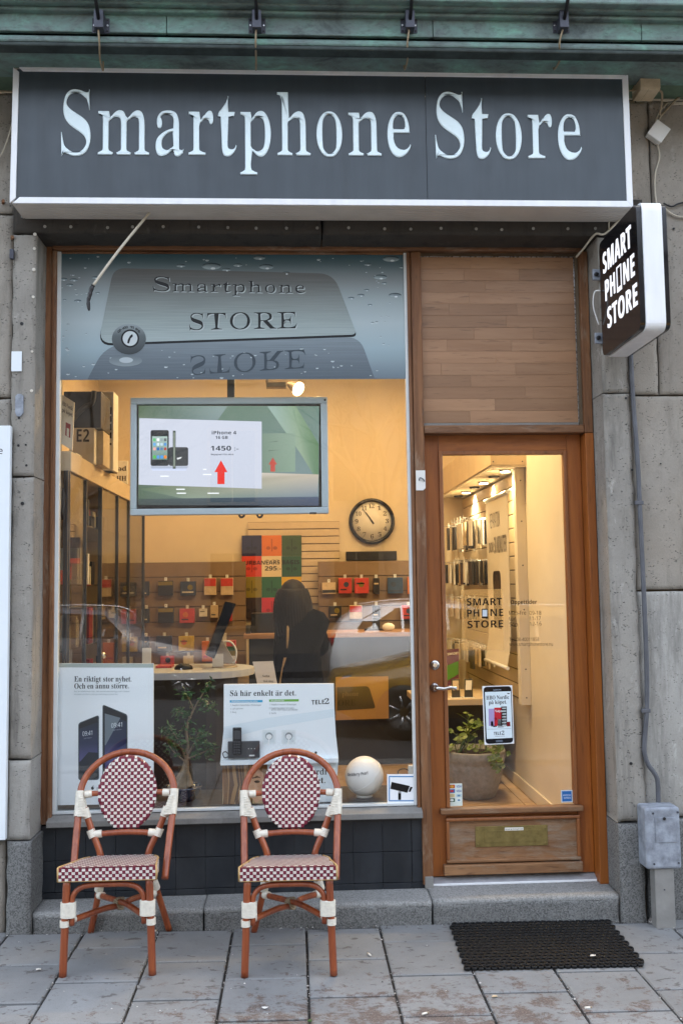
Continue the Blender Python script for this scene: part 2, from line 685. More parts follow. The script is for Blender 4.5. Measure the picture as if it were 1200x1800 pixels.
M['granite_top'] = stone('worn_granite', (0.24, 0.243, 0.235), (0.14, 0.14, 0.13), (0.36, 0.36, 0.34), 0.2, 0.3, speck=0.35, bump=0.4)
M['sillstone'] = stone('grey_sill_stone', (0.24, 0.235, 0.22), (0.11, 0.11, 0.10), (0.34, 0.34, 0.32), 0.2, 0.5, bump=0.3)
M['oldwood'] = wood('weathered_oak', (0.11, 0.042, 0.015), (0.30, 0.135, 0.052), 'z', (0.30, 0.22, 0.15), 0.25, 0.6, 0.05, pores=0.8)
M['oldwood_x'] = wood('weathered_oak_rail', (0.11, 0.045, 0.018), (0.29, 0.14, 0.060), 'x', (0.33, 0.25, 0.18), 0.3, 0.6, 0.05, pores=0.8)
M['doorwood'] = wood('varnished_oak', (0.215, 0.058, 0.008), (0.46, 0.150, 0.026), 'z', None, 0, 0.42, 0.12, 0.8, pores=0.45)
M['doorwood_x'] = wood('varnished_oak_rail', (0.215, 0.059, 0.009), (0.46, 0.152, 0.027), 'x', None, 0, 0.42, 0.12, 0.8, pores=0.45)
M['beadwood'] = wood('oak_bead', (0.21, 0.070, 0.018), (0.40, 0.145, 0.042), 'z', None, 0, 0.4, 0.3)
M['kickwood'] = wood('sunbleached_oak', (0.17, 0.075, 0.030), (0.36, 0.19, 0.085), 'x', (0.30, 0.245, 0.18), 0.35, 0.6, 0.05, pores=0.7)
M['plank'] = wood('oak_laminate', (0.30, 0.160, 0.082), (0.41, 0.240, 0.132), 'x', None, 0, 0.42, 0.05, 0.7, objvar=0.15, pores=0.5)
def tile_mat():
    n = N('black_glazed_tile')
    oi = n.new('ObjectInfo')
    k = n.rng(oi.outputs['Random'], 0, 1, 0.92, 1.15)
    cl = n.ramp(n.noise(9, 6, 0.7), [(0.3, (0.011, 0.014, 0.018)), (0.7, (0.021, 0.026, 0.033))])
    cm = n.new('CombineColor')
    for i in range(3):
        n.l(k, cm.inputs[i])
    c = n.mix(1, cl, cm.outputs[0], 'MULTIPLY')
    sp = n.noise(90, 3, 0.8)
    c = n.mix(n.rng(sp, 0.72, 0.76, 0, 0.5), c, (0.25, 0.25, 0.25))
    dust = n.noise(3, 7, 0.7, (1, 1, 0.5))
    c = n.mix(n.rng(dust, 0.5, 0.75, 0, 0.16), c, (0.16, 0.16, 0.155))
    n.base(c)
    n.rough(n.rng(dust, 0.3, 0.7, 0.30, 0.55))
    n.bump(n.noise(5, 2), 0.06, 0.01)
    return n.m
M['tile'] = tile_mat()
def slab_mat():
    n = N('concrete_paving')
    oi = n.new('ObjectInfo')
    k = n.rng(oi.outputs['Random'], 0, 1, 0.92, 1.10)
    big = n.noise(3.1, 6, 0.65)
    fine = n.noise(210, 3, 0.7)
    c = n.ramp(big, [(0.3, (0.178, 0.185, 0.187)), (0.7, (0.252, 0.261, 0.263))])
    c = n.mix(n.rng(fine, 0.3, 0.7, 0.4, 0), c, (0.13, 0.13, 0.13))
    cm = n.new('CombineColor')
    for i in range(3):
        n.l(k, cm.inputs[i])
    c = n.mix(1, c, cm.outputs[0], 'MULTIPLY')
    # damp spots and old gum
    sp = n.noise(19, 4, 0.62, (0.8, 1.3, 1), 0.3)
    c = n.mix(n.rng(sp, 0.605, 0.645, 0, 0.75), c, (0.080, 0.072, 0.068))
    # reddish grit trodden in further from the wall
    sx = n.new('SeparateXYZ')
    n.l(n.co(), sx.inputs[0])
    far = n.rng(sx.outputs['Y'], -0.35, -0.92, 0, 1)
    cx = n.math('ABSOLUTE', n.math('SUBTRACT', sx.outputs['X'], 0.45))
    far = n.math('MULTIPLY', far, n.rng(cx, 0.45, 1.3, 1, 0.45))
    grit = n.noise(8.5, 10, 0.80, (1, 1.3, 1), 0.3)
    thr = n.math('SUBTRACT', grit, n.math('MULTIPLY', n.math('SUBTRACT', 1.0, far), 0.16))
    gm = n.rng(thr, 0.465, 0.525, 0, 0.85)
    gc = n.ramp(n.noise(160, 3, 0.8), [(0.35, (0.055, 0.043, 0.038)), (0.55, (0.125, 0.085, 0.068)), (0.72, (0.26, 0.22, 0.19))])
    c = n.mix(gm, c, gc)
    g2 = n.noise(19, 8, 0.78, (1, 1.6, 1), 0.4)
    c = n.mix(n.rng(n.math('SUBTRACT', g2, n.math('MULTIPLY', n.math('SUBTRACT', 1.0, far), 0.10)), 0.55, 0.61, 0, 0.6), c, (0.10, 0.085, 0.078))
    n.base(c)
    n.rough(0.85)
    n.bump(n.math('ADD', n.math('MULTIPLY', fine, 0.6), n.noise(40, 5, 0.7)), 0.35, 0.003)
    return n.m
M['slab'] = slab_mat()
M['joint'] = plain('joint_grit', (0.035, 0.033, 0.031), 0.95, var=0.5, vscale=120, bump=0.8, bscale=200)
M['asphalt'] = plain('asphalt', (0.036, 0.036, 0.038), 0.9, var=0.25, vscale=30, bump=0.4, bscale=250)
def copper_mat():
    n = N('verdigris_copper')
    a = n.noise(5.5, 8, 0.7, (0.7, 1, 1), 0.6)
    b = n.noise(26, 6, 0.7, (0.6, 1, 1.4))
    c = n.ramp(a, [(0.28, (0.05, 0.065, 0.065)), (0.44, (0.15, 0.20, 0.19)), (0.56, (0.17, 0.28, 0.245)), (0.70, (0.22, 0.46, 0.36))])
    c = n.mix(n.rng(b, 0.5, 0.72, 0, 0.6), c, (0.045, 0.052, 0.05))
    c = n.mix(n.rng(n.noise(48, 5, 0.75, (0.5, 1, 1)), 0.62, 0.70, 0, 0.5), c, (0.20, 0.38, 0.31))
    n.base(c)
    n.rough(0.6)
    n.set('Metallic', 0.1)
    n.bump(n.noise(14, 4), 0.15, 0.01)
    return n.m
M['copper'] = copper_mat()
M['copper_dark'] = plain('shade_dark_copper', (0.035, 0.048, 0.045), 0.65, 0.2, 0.5, 12)  # darker copy of the copper, puts shade into the recessed bands
M['soffit'] = plain('green_soffit_paint', (0.12, 0.185, 0.125), 0.8, 0, 0.3, 6, 0.2, 40)
M['white_alu'] = plain('white_coated_aluminium', (0.84, 0.86, 0.88), 0.35, 0, 0.05, 9, stretch=(2, 2, 0.4))
M['sign_case'] = plain('ribbed_white_case', (0.62, 0.58, 0.52), 0.5, 0, 0.08, 6)
M['sign_face'] = plain('slate_acrylic', (0.048, 0.062, 0.075), 0.36, 0, 0.16, 5, stretch=(2, 2, 0.25))
M['lit_letter'] = emit('lit_white_letter', (0.90, 0.92, 1.0), 0.24)
M['letter'] = plain('white_moulded_letter', (0.78, 0.92, 0.96), 0.3, 0, 0.03, 10)
M['black_gloss'] = plain('black_gloss_plastic', (0.008, 0.008, 0.010), 0.13, 0, 0.1, 4)
M['black'] = plain('black_plastic', (0.014, 0.014, 0.016), 0.42, 0, 0.2, 9)
M['darkgrey'] = plain('charcoal_plastic', (0.045, 0.047, 0.052), 0.45, 0, 0.1, 9)
M['steel'] = plain('brushed_steel', (0.55, 0.56, 0.57), 0.28, 1.0, 0.08, 40)
M['bracket'] = plain('grey_painted_steel', (0.062, 0.066, 0.085), 0.5, 0.3, 0.15, 20)
M['zinc'] = plain('weathered_zinc', (0.30, 0.33, 0.38), 0.6, 0.25, 0.35, 22, 0.3, 60)
M['conduit'] = plain('grey_conduit', (0.105, 0.11, 0.125), 0.55, 0.2, 0.2, 12)
M['post'] = plain('grey_painted_post', (0.26, 0.255, 0.24), 0.65, 0.1, 0.2, 9, 0.2, 50)
M['brass'] = plain('tarnished_brass', (0.30, 0.235, 0.088), 0.42, 0.75, 0.25, 25)
M['chrome'] = plain('satin_chrome', (0.62, 0.61, 0.60), 0.2, 1.0, 0.05, 20)
M['threshold'] = plain('aluminium_threshold', (0.30, 0.30, 0.31), 0.6, 0.0, 0.2, 14)
M['white_plastic'] = plain('white_plastic', (0.76, 0.76, 0.73), 0.4, 0, 0.05, 9)
M['cream_plastic'] = plain('yellowed_plastic', (0.52, 0.42, 0.28), 0.55, 0, 0.15, 18)
M['cable'] = plain('off_white_cable', (0.55, 0.50, 0.40), 0.5, 0, 0.12, 30)
M['cable_tan'] = plain('tan_cable', (0.30, 0.235, 0.15), 0.6, 0, 0.2, 30)
M['white_frame'] = plain('white_painted_steel_frame', (0.66, 0.70, 0.70), 0.45, 0, 0.08, 10)
M['rubber'] = plain('black_rubber', (0.0030, 0.0034, 0.0042), 0.42, 0, 0.35, 40, 0.2, 160, spec=0.3)
M['white_board'] = plain('white_sign_sheet', (0.80, 0.86, 0.90), 0.35, 0, 0.02, 4)
M['cane'] = wood('lacquered_rattan', (0.185, 0.035, 0.010), (0.42, 0.110, 0.034), 'z', None, 0, 0.34, 0.3, 1.3, pores=0.35)
M['lash'] = plain('white_binding_cane', (0.72, 0.68, 0.58), 0.4, 0, 0.1, 60)
M['weave_white'] = plain('white_woven_strip', (0.76, 0.73, 0.66), 0.35, 0, 0.08, 60)
M['weave_red'] = plain('burgundy_woven_strip', (0.175, 0.018, 0.040), 0.35, 0, 0.25, 60)
M['tan_rim'] = plain('natural_cane_rim', (0.50, 0.32, 0.13), 0.4, 0, 0.15, 40)
M['print'] = printed('poster_print', 0.45)
M['print_gloss'] = printed('glossy_print', 0.22)
M['film'] = printed('window_film_print', 0.38, brushed=0.0)
M['film_brush'] = printed('brushed_film_print', 0.38, brushed=0.22)
M['glass'] = glass('window_glass', (0.985, 0.995, 0.99), 0.058)
M['glass_door'] = glass('door_glass', (0.985, 0.99, 0.985), 0.03)
M['glass_case'] = glass('showcase_glass', (0.88, 0.90, 0.86), 0.06)
M['cream_wall'] = plain('cream_wall_paint', (0.70, 0.58, 0.40), 0.8, 0, 0.05, 3)
M['white_wall'] = plain('ivory_wall_paint', (0.76, 0.68, 0.54), 0.8, 0, 0.05, 2, 0.1, 60)
M['ceiling'] = plain('ceiling_paint', (0.72, 0.65, 0.52), 0.85, 0, 0.05, 3)
M['slatwall'] = plain('beech_slatboard', (0.60, 0.47, 0.31), 0.55, 0, 0.06, 8)
M['slat_brown'] = plain('brown_slatboard', (0.22, 0.145, 0.080), 0.5, 0, 0.08, 8)
M['groove'] = plain('slatboard_groove', (0.12, 0.085, 0.05), 0.7, 0, 0.1, 8)
M['floor_tile'] = plain('beige_floor_tile', (0.36, 0.24, 0.145), 0.35, 0, 0.12, 6, objvar=0.08)
M['counter_top'] = plain('pale_grey_laminate', (0.50, 0.53, 0.56), 0.35, 0, 0.04, 8)
M['counter_body'] = plain('charcoal_counter_panel', (0.020, 0.021, 0.024), 0.4, 0, 0.2, 5)
M['alu'] = plain('anodised_aluminium', (0.42, 0.36, 0.28), 0.4, 0.6, 0.06, 20)
M['pot_concrete'] = plain('grey_planter', (0.27, 0.27, 0.25), 0.85, 0, 0.22, 35, 0.4, 120)
M['pot_blue'] = plain('navy_glazed_pot', (0.018, 0.035, 0.065), 0.2, 0, 0.2, 9, coat=0.6)
M['soil'] = plain('potting_soil', (0.05, 0.032, 0.02), 0.95, 0, 0.5, 60, 0.9, 90)
def leaf_mat(name, a, b):
    n = N(name)
    gi = n.new('NewGeometry')
    c = n.ramp(gi.outputs['Random Per Island'], [(0.0, a), (1.0, b)])
    n.base(c)
    n.rough(0.45)
    n.set('Subsurface Weight', 0.0)
    n.set('Transmission Weight', 0.0)
    return n.m
M['leaf'] = leaf_mat('ficus_leaf', (0.012, 0.045, 0.012), (0.045, 0.13, 0.035))
M['leaf2'] = leaf_mat('geranium_leaf', (0.05, 0.10, 0.015), (0.17, 0.24, 0.04))
M['bark'] = plain('grey_bark', (0.22, 0.17, 0.115), 0.85, 0, 0.3, 30, 0.6, 70)
M['bark_dark'] = plain('street_tree_bark', (0.075, 0.062, 0.05), 0.9, 0, 0.3, 12, 0.6, 40)
M['globe'] = plain('opal_globe', (0.82, 0.79, 0.75), 0.35, 0, 0.04, 5)
M['tv_frame'] = plain('silver_blue_bezel', (0.52, 0.61, 0.66), 0.35, 0.1, 0.05, 8)
M['screen'] = printed('lit_screen', 0.16, emission=0.25, spec=0.6)
M['hair'] = plain('dark_brown_hair', (0.006, 0.0042, 0.0036), 0.5, 0, 0.5, 40, 0.6, 90, (1, 1, 0.15), spec=0.2)
M['coat'] = plain('black_wool_coat', (0.002, 0.002, 0.0022), 0.95, 0, 0.3, 40, 0.5, 60, spec=0.08)
M['skin'] = plain('skin', (0.50, 0.30, 0.21), 0.5, 0, 0.06, 12)
M['tote'] = plain('tan_canvas', (0.30, 0.215, 0.12), 0.8, 0, 0.15, 60, 0.3, 200)
M['paper'] = plain('white_paper', (0.74, 0.70, 0.62), 0.6, 0, 0.03, 12)
M['spot_lit'] = emit('lit_lamp_face', (1.0, 0.80, 0.52), 7.0)
M['tube_lit'] = emit('lit_tube', (1.0, 0.82, 0.55), 3.5)

pk = {'navy': (0.035, 0.045, 0.075), 'black': (0.02, 0.018, 0.018), 'red': (0.48, 0.045, 0.03), 'cream': (0.55, 0.42, 0.26), 'yellow': (0.52, 0.36, 0.02), 'olive': (0.20, 0.15, 0.02), 'orange': (0.60, 0.16, 0.02), 'white': (0.62, 0.56, 0.46), 'blue': (0.03, 0.06, 0.12)}
for c in pk:
    M['pk_' + c] = plain('pack_' + c, pk[c], 0.4, 0, 0.15, 30)
def BX(x0, x1, y0, y1, z0, z1):
    return B().box(x0, x1, y0, y1, z0, z1)

# ================================================================ ground and street (structure)
def ground_z(x):
    return 0.005 - 0.0125 * max(-3.0, min(3.0, x))
def tilt(vs_, dz):
    return [(x, y, z + ground_z(x) + dz) for x, y, z in vs_]
pav = B()
xs = [-40, -3, 3, 40]
for i in range(3):
    a, b = xs[i], xs[i + 1]
    pav.add([(a, -3.6, ground_z(a) - 0.016), (b, -3.6, ground_z(b) - 0.016), (b, 0.6, ground_z(b) - 0.016), (a, 0.6, ground_z(a) - 0.016)], [(0, 1, 2, 3)])
PAV = structure(pav.build('pavement', M['joint']))
rows_a, rows_b = [-0.205 - 0.3745 * k for k in range(-1, 4)], [-0.39 - 0.3745 * k for k in range(-1, 4)]
for k in range(-6, 7):
    x0, x1 = 0.037 + 0.349 * k + 0.0055, 0.037 + 0.349 * (k + 1) - 0.0055
    ys = rows_a if k % 2 else rows_b
    for j in range(len(ys) - 1):
        y1, y0 = min(ys[j] - 0.0062, 0.012), ys[j + 1] + 0.0062
        if y1 - y0 < 0.03 or y1 < -1.5:
            continue
        dz = rnd.uniform(-0.0025, 0.0025)
        e = 0.006
        top = tilt([(x0 + e, y0 + e, 0), (x1 - e, y0 + e, 0), (x1 - e, y1 - e, 0), (x0 + e, y1 - e, 0)], dz)
        mid = tilt([(x0, y0, -0.004), (x1, y0, -0.004), (x1, y1, -0.004), (x0, y1, -0.004)], dz)
        low = tilt([(x0, y0, -0.04), (x1, y0, -0.04), (x1, y1, -0.04), (x0, y1, -0.04)], dz)
        b = B().add(low + mid + top, [(0, 1, 5, 4), (1, 2, 6, 5), (2, 3, 7, 6), (3, 0, 4, 7), (4, 5, 9, 8), (5, 6, 10, 9), (6, 7, 11, 10), (7, 4, 8, 11), (8, 9, 10, 11)])
        b.build('paving_slab', M['slab'], PAV)
# the rest of the pavement, towards the kerb, where no slab can be told apart
bx = B()
for k in range(-16, 17):
    x0, x1 = 0.037 + 0.349 * k + 0.005, 0.037 + 0.349 * (k + 1) - 0.005
    ya = (rows_a if k % 2 else rows_b)[-1] if -6 <= k <= 6 else (0.0 if k % 2 else -0.18)
    y = ya
    while y > -3.3:
        bx.add(tilt([(x0, y - 0.3705, 0), (x1, y - 0.3705, 0), (x1, y, 0), (x0, y, 0)], -0.001), [(0, 1, 2, 3)])
        y -= 0.3745
o = bx.build('paving', M['slab'], PAV)
o['kind'] = 'stuff'
structure(BX(-40, 40, -3.9, -3.6, -0.2, 0.0).build('kerb', M['granite'], bevel=0.01))
structure(B().add([(-60, -60, -0.14), (60, -60, -0.14), (60, -3.9, -0.14), (-60, -3.9, -0.14)], [(0, 1, 2, 3)]).build('road', M['asphalt']))
structure(BX(-40, 40, -18, -13.2, -0.3, -0.02).build('opposite_pavement', M['asphalt']))

# ================================================================ the building's stone front
XL, XR = -1.268, 1.566           # reveals of the shop opening
FAC = thing('stone_facade', (0, 0, 0), 'weathered grey stone shop front with pocked pilasters and a shade-darkened lintel', 'building')
from mathutils import noise as _nz
def rough_block(name, x0, x1, y0, y1, z0, z1, m, parent, chip=0.009, face=0.0012, cell=0.022, hew=40.0):
    """a stone with an uneven face and worn, chipped edges (front grid, sides running back)"""
    nx, nz_ = max(2, min(90, int((x1 - x0) / cell))), max(2, min(110, int((z1 - z0) / cell)))
    vs_, fs_ = [], []
    for j in range(nz_ + 1):
        for i in range(nx + 1):
            x, z = x0 + (x1 - x0) * i / nx, z0 + (z1 - z0) * j / nz_
            p = Vector((x, y0 * 3, z))
            y = y0 + face * _nz.noise(p * hew) + face * .8 * _nz.noise(p * 9)
            e = min(i, nx - i, j, nz_ - j)
            if e == 0:
                k = .0025 + chip * max(0.0, _nz.noise(p * 14) + .15) + chip * 1.6 * max(0.0, _nz.noise(p * 5.3) - .22)
                y += k
                if i in (0, nx) and 0 < j < nz_:
                    x += (k * .35 if i == 0 else -k * .35)
                if j in (0, nz_) and 0 < i < nx:
                    z += (k * .35 if j == 0 else -k * .35)
            elif e == 1:
                y += chip * .35 * max(0.0, _nz.noise(p * 14))
            vs_.append((x, y, z))
    w = nx + 1
    for j in range(nz_):
        for i in range(nx):
            fs_.append((j * w + i, j * w + i + 1, (j + 1) * w + i + 1, (j + 1) * w + i))
    rim = [i for i in range(nx + 1)] + [j * w + nx for j in range(1, nz_ + 1)] + [nz_ * w + i for i in range(nx - 1, -1, -1)] + [j * w for j in range(nz_ - 1, 0, -1)]
    o_ = len(vs_)
    vs_ += [(min(max(vs_[i][0], x0), x1), y1, vs_[i][2]) for i in rim]
    n_ = len(rim)
    b_ = B().add(vs_, fs_, 0, True)
    b_.f += [(rim[k], o_ + k, o_ + (k + 1) % n_, rim[(k + 1) % n_]) for k in range(n_)]
    b_.mi += [0] * n_
    b_.sm += [False] * n_
    return b_.build(name, m, parent)
def block(name, x0, x1, y0, y1, z0, z1, m, bev=0.006):
    if bev > 0:
        gr = m is M['granite']
        return rough_block(name, x0, x1, y0, y1, z0, z1, m, FAC, 0.010 if not gr else .012, 0.0012 if not gr else .003)
    return BX(x0, x1, y0, y1, z0, z1).build(name, m, FAC, bevel=bev)
zl = lambda py: at(40, py, 0).z
zr = lambda py: at(1085, py, 0).z
xpl = at(21, 600, 0).x           # left edge of the surround strip
xpr = at(1113, 850, 0).x
ZB = zl(1478)
# surround of the opening, left: three lengths and a granite foot
block('pilaster_block', xpl, XL, 0.0, 0.55, zl(838) + 0.003, 3.40, M['pillar'], 0.008)
block('pilaster_block', xpl, XL, 0.001, 0.55, zl(1336) + 0.003, zl(838) - 0.002, M['pillar'], 0.008)
block('pilaster_block', xpl, XL, -0.003, 0.55, ZB + 0.004, zl(1336) - 0.002, M['pillar_pale'], 0.01)
block('pilaster_foot', at(13, 1560, 0).x, XL + 0.012, -0.016, 0.55, -0.06, ZB, M['granite'], 0.012)
# right surround
zrj, zrf = at(1085, 691, 0).z, at(1090, 1448, 0).z
block('pilaster_block', XR, xpr, 0.0, 0.55, zrj + 0.002, 3.40, M['pillar'], 0.008)
block('pilaster_block', XR, xpr, 0.001, 0.55, zrf + 0.003, zrj - 0.002, M['pillar'], 0.008)
block('pilaster_foot', XR - 0.004, at(1133, 1560, 0).x, -0.012, 0.55, -0.06, zrf, M['granite'], 0.012)
# lintel
xj = at(566, 400, 0).x
block('lintel_block', xpl, xj - 0.003, -0.002, 0.30, 3.405, 3.60, M['lintel'], 0.008)
block('lintel_block', xj + 0.003, xpr + 0.1, 0.0, 0.30, 3.405, 3.60, M['lintel'], 0.008)
# wall blocks beyond the surrounds (joints open between them)
def courses(x0, x1, zs, mats):
    for i in range(len(zs) - 1):
        block('wall_block', x0, x1, 0.022 if i % 2 else 0.025, 0.55, zs[i + 1] + 0.004, zs[i] - 0.004, mats[i % len(mats)], 0.005)
za = at(8, 373, 0).z; zb = at(8, 698, 0).z; zc = at(8, 1080, 0).z
courses(-2.6, xpl - 0.004, [4.15, za, zb, zc, ZB, -0.06], [M['wallblock'], M['wallblock'], M['pillar']])
zd = at(1160, 693, 0).z; ze = at(1160, 1038, 0).z; zf = at(1160, 1440, 0).z
xv = at(1146, 300, 0).x
courses(xv + 0.003, 2.9, [4.15, zd], [M['wallblock']])
courses(xpr + 0.0045, xv - 0.003, [4.15, zd], [M['wallblock']])
courses(xpr + 0.0045, 2.9, [zd, ze], [M['wallblock']])
courses(xpr + 0.0045, 2.9, [ze, zf, -0.06], [M['pillar_pale'], M['granite']])
block('wall_block', xpl, xpr + 0.1, 0.03, 0.3, 3.604, 4.15, M['lintel'], 0.0)
block('joint_core', -2.6, xpl - 0.002, 0.06, 0.54, -0.05, 4.14, M['groove'], 0)
block('joint_core', xpr + 0.002, 2.9, 0.06, 0.54, -0.05, 4.14, M['groove'], 0)
block('upper_wall', -6, 6, 0.0, 0.6, 4.30, 7.0, M['wallblock'], 0)
block('side_wall', -6, -2.604, 0.02, 0.6, -0.1, 4.30, M['wallblock'], 0)
block('side_wall', 2.904, 6, 0.02, 0.6, -0.1, 4.30, M['wallblock'], 0)
# old screw plugs in the stone
def plug(px, py, Y, r, mat, cm=None):
    p = at(px, py, Y)
    b = B().lathe([(r, 0.0), (r * 0.95, -0.003), (r * 0.45, -0.0035), (r * 0.4, -0.001)], (p.x, p.y, p.z), 9, 0, axis='y')
    return b.build('wall_plug', mat, FAC)
for px, py in ((62, 412), (61, 437), (60, 474), (59, 522), (57, 618), (56, 687)):
    plug(px, py, -0.0005, 0.006 + 0.003 * rnd.random(), M['paper'])
for px in range(76, 1050, 54):
    plug(px + rnd.uniform(-6, 6), 399 + (px - 76) * 0.004 + rnd.uniform(-1.5, 1.5), -0.003, 0.008, M['pillar_pale'])
for px, py, r in ((1115, 448, .007), (1183, 402, .006), (1099, 700, .006), (1110, 826, .006), (1108, 1342, .008), (39, 569, .009), (33, 783, .006), (46, 782, .005), (34, 735, .006), (40, 885, .009), (47, 818, .006), (1160, 815, .004)):
    plug(px, py, 0.0005 if px < 1114 else 0.0215, r, M['black'])
for px, py in ((6, 357), (22, 420)):
    p = at(px, py, 0.02)
    B().tube([p, p + Vector((0.01, -0.03, 0.0))], 0.008, 7).build('rusty_nail', M['oldwood'], FAC)
p = at(22, 450, 0.0)
BX(p.x - 0.008, p.x + 0.012, -0.02, 0, p.z - 0.02, p.z + 0.03).build('cable_clip', M['bracket'], FAC, bevel=0.003)

# small plates fixed to the stone on the left
x0, x1, z0, z1 = rect(21, 618, 39, 653, -0.002)
o = BX(x0, x1, -0.007, -0.0003, z0, z1).build('wall_plate', M['white_board'], bevel=0.001)
tag(o, 'small blank white plate stuck on the stone beside the window film', 'plate')
x0, x1, z0, z1 = rect(28, 693, 42, 732, -0.002)
o = B().prism([(x0, -0.0003, z0 + .02), (x0 + .008, -0.0003, z0), (x1 - .012, -0.0003, z0), (x1, -0.0003, z0 + .018), (x1, -0.0003, z1 - .01), (x1 - .01, -0.0003, z1), (x0 + .01, -0.0003, z1), (x0, -0.0003, z1 - .01)], (0, -0.008, 0)).build('patch_plate', M['zinc'], bevel=0.002)
tag(o, 'grey rounded metal patch plate on the stone under the white plate', 'plate')

# ================================================================ copper cornice
COR = thing('copper_cornice', (0, -0.4, 4.15), 'dark green verdigris copper cornice with stepped bands above the sign', 'cornice')
def band(name, y0, y1, z0, z1, m, bev=0.006):
    return BX(-6, 6, y0, y1, z0, z1).build(name, m, COR, bevel=bev)
zc_ = lambda py, Y: at(560, py, Y).z
band('drip_edge', -0.43, -0.36, zc_(87, -0.43), zc_(80, -0.43), M['copper_dark'])
band('lower_moulding', -0.42, -0.1, zc_(80, -0.42), zc_(68, -0.42), M['copper'], 0.01)
band('shadow_gap', -0.40, -0.1, zc_(68, -0.42), zc_(62, -0.41), M['copper_dark'], 0)
z_f0, z_f1 = zc_(62, -0.42), zc_(30, -0.42)
xb = -6.0
for xe in (at(293, 45, -.42).x, at(760, 45, -.42).x, at(1126, 45, -.42).x, 6.0):
    BX(xb, xe - 0.0015, -0.42, -0.1, z_f0, z_f1).build('fascia_sheet', M['copper'], COR, bevel=0.003)
    xb = xe + 0.0015
band('shadow_gap', -0.41, -0.1, z_f1, zc_(25, -0.43), M['copper_dark'], 0)
band('upper_moulding', -0.45, -0.1, zc_(25, -0.45), zc_(18, -0.45), M['copper'], 0.008)
band('shadow_gap', -0.44, -0.1, zc_(18, -0.45), zc_(11, -0.45), M['copper_dark'], 0)
band('upper_moulding', -0.48, -0.1, zc_(11, -0.48), zc_(4, -0.48), M['copper'], 0.008)
band('shadow_gap', -0.47, -0.1, zc_(4, -0.48), zc_(-2, -0.48), M['copper_dark'], 0)
band('cap', -0.52, 0.0, zc_(-2, -0.52), zc_(-20, -0.52), M['copper'], 0.008)
xb = -6.0
for xe in (at(80, 100, -.2).x, at(381, 100, -.2).x, at(1050, 100, -.2).x, 6.0):
    B().hexa([(xb, -0.40, 4.192), (xe - .002, -0.40, 4.192), (xe - .002, 0.03, 4.156), (xb, 0.03, 4.156)], [(xb, -0.40, 4.21), (xe - .002, -0.40, 4.21), (xe - .002, 0.03, 4.21), (xb, 0.03, 4.21)]).build('soffit_panel', M['soffit'], COR, bevel=0.002)
    xb = xe + 0.002

# four lamp-arm brackets on the fascia
arms = [(178, -13, 'leftmost lamp-arm bracket on the copper fascia, arm leaning left'), (452, -3, 'lamp-arm bracket on the fascia above the letters r and t'),
        (718, 7, 'lamp-arm bracket on the fascia above the join of the sign'), (985, 20, 'rightmost lamp-arm bracket on the copper fascia, arm leaning right')]
for px, lean, lab in arms:
    p = at(px, 46, -0.42)
    t = thing('lamp_bracket', (p.x, -0.42, p.z), lab, 'bracket', 'lamp-arm brackets along the cornice')
    b = BX(p.x - .040, p.x + .040, -0.424, -0.4203, p.z - .036, p.z + .036).build('base_plate', M['bracket'], t, bevel=0.001)
    for sx_ in (-1, 1):
        for sz_ in (-1, 0, 1):
            q = (p.x + sx_ * .031, -0.4243, p.z + sz_ * .026)
            B().lathe([(.0048, 0), (.0048, -.003), (.003, -.004)], q, 8, 0, axis='y').build('bolt', M['steel'] if sz_ == 0 else M['black'], b)
    BX(p.x - .021, p.x + .021, -0.48, -0.4245, p.z - .041, p.z + .044).build('socket_box', M['bracket'], t, bevel=0.002)
    tube_ = [(p.x, -0.47, p.z - 0.005), (p.x, -0.60, p.z + 0.10), (p.x, -1.10, p.z + 0.50)]
    B().tube(tube_, 0.0085, 10).build('arm', M['black'], t)
    cx = p.x + lean * 0.0008
    sp = spline([(p.x - .004, -0.46, p.z - .042), (p.x - .008 - lean * .0004, -0.44, p.z - .10), (cx - .006, -0.36, p.z - .125), (cx - .01, -0.27, p.z - .128), (cx - .012, -0.26, 4.185)], 6)
    B().tube(sp, 0.0045, 7).build('cable', M['cable_tan'], t)

# ================================================================ the long fascia sign
SX0, SX1, SZ0, SZ1, SY = -1.337, 1.684, 3.478, 4.166, -0.20
SGN = thing('shop_sign', (0, SY, SZ0), 'long slate grey shop sign in a white frame with raised white serif letters', 'sign')
case = B()
z_top = SZ1 - 0.006
case.box(SX0 + .012, SX1 - .012, SY + .012, -0.004, SZ0 + .002, SZ0 + .016)
case.build('case_floor', M['sign_case'], SGN, bevel=0.002)
for k in range(7):   # ribs of the underside
    y = SY + .025 + k * .025
    BX(SX0 + .014, SX1 - .014, y, y + .021, SZ0 - .0005, SZ0 + .0025).build('underside_rib', M['sign_case'], SGN, bevel=0.0008)
BX(SX0 + .002, SX0 + .012, SY + .012, -0.004, SZ0 + .002, z_top).build('case_side', M['sign_case'], SGN)
BX(SX1 - .012, SX1 - .002, SY + .012, -0.004, SZ0 + .002, z_top).build('case_side', M['sign_case'], SGN)
BX(SX0 + .012, SX1 - .012, SY + .012, -0.004, z_top - .012, z_top).build('case_top', M['sign_case'], SGN)
fw = 0.030
def mitre(a, b_, c, d, name='frame_rail'):
    y0, y1 = SY, SY + .012
    B().hexa([(q[0], y0, q[1]) for q in (a, b_, c, d)], [(q[0], y1, q[1]) for q in (a, b_, c, d)]).build(name, M['white_alu'], SGN, bevel=0.0015)
mitre((SX0 + .018, SZ1), (SX1, SZ1), (SX1 - fw, SZ1 - fw), (SX0 + .018 + fw, SZ1 - fw))
mitre((SX0 + .008, SZ0), (SX1, SZ0), (SX1 - fw, SZ0 + fw), (SX0 + .010 + fw, SZ0 + fw))
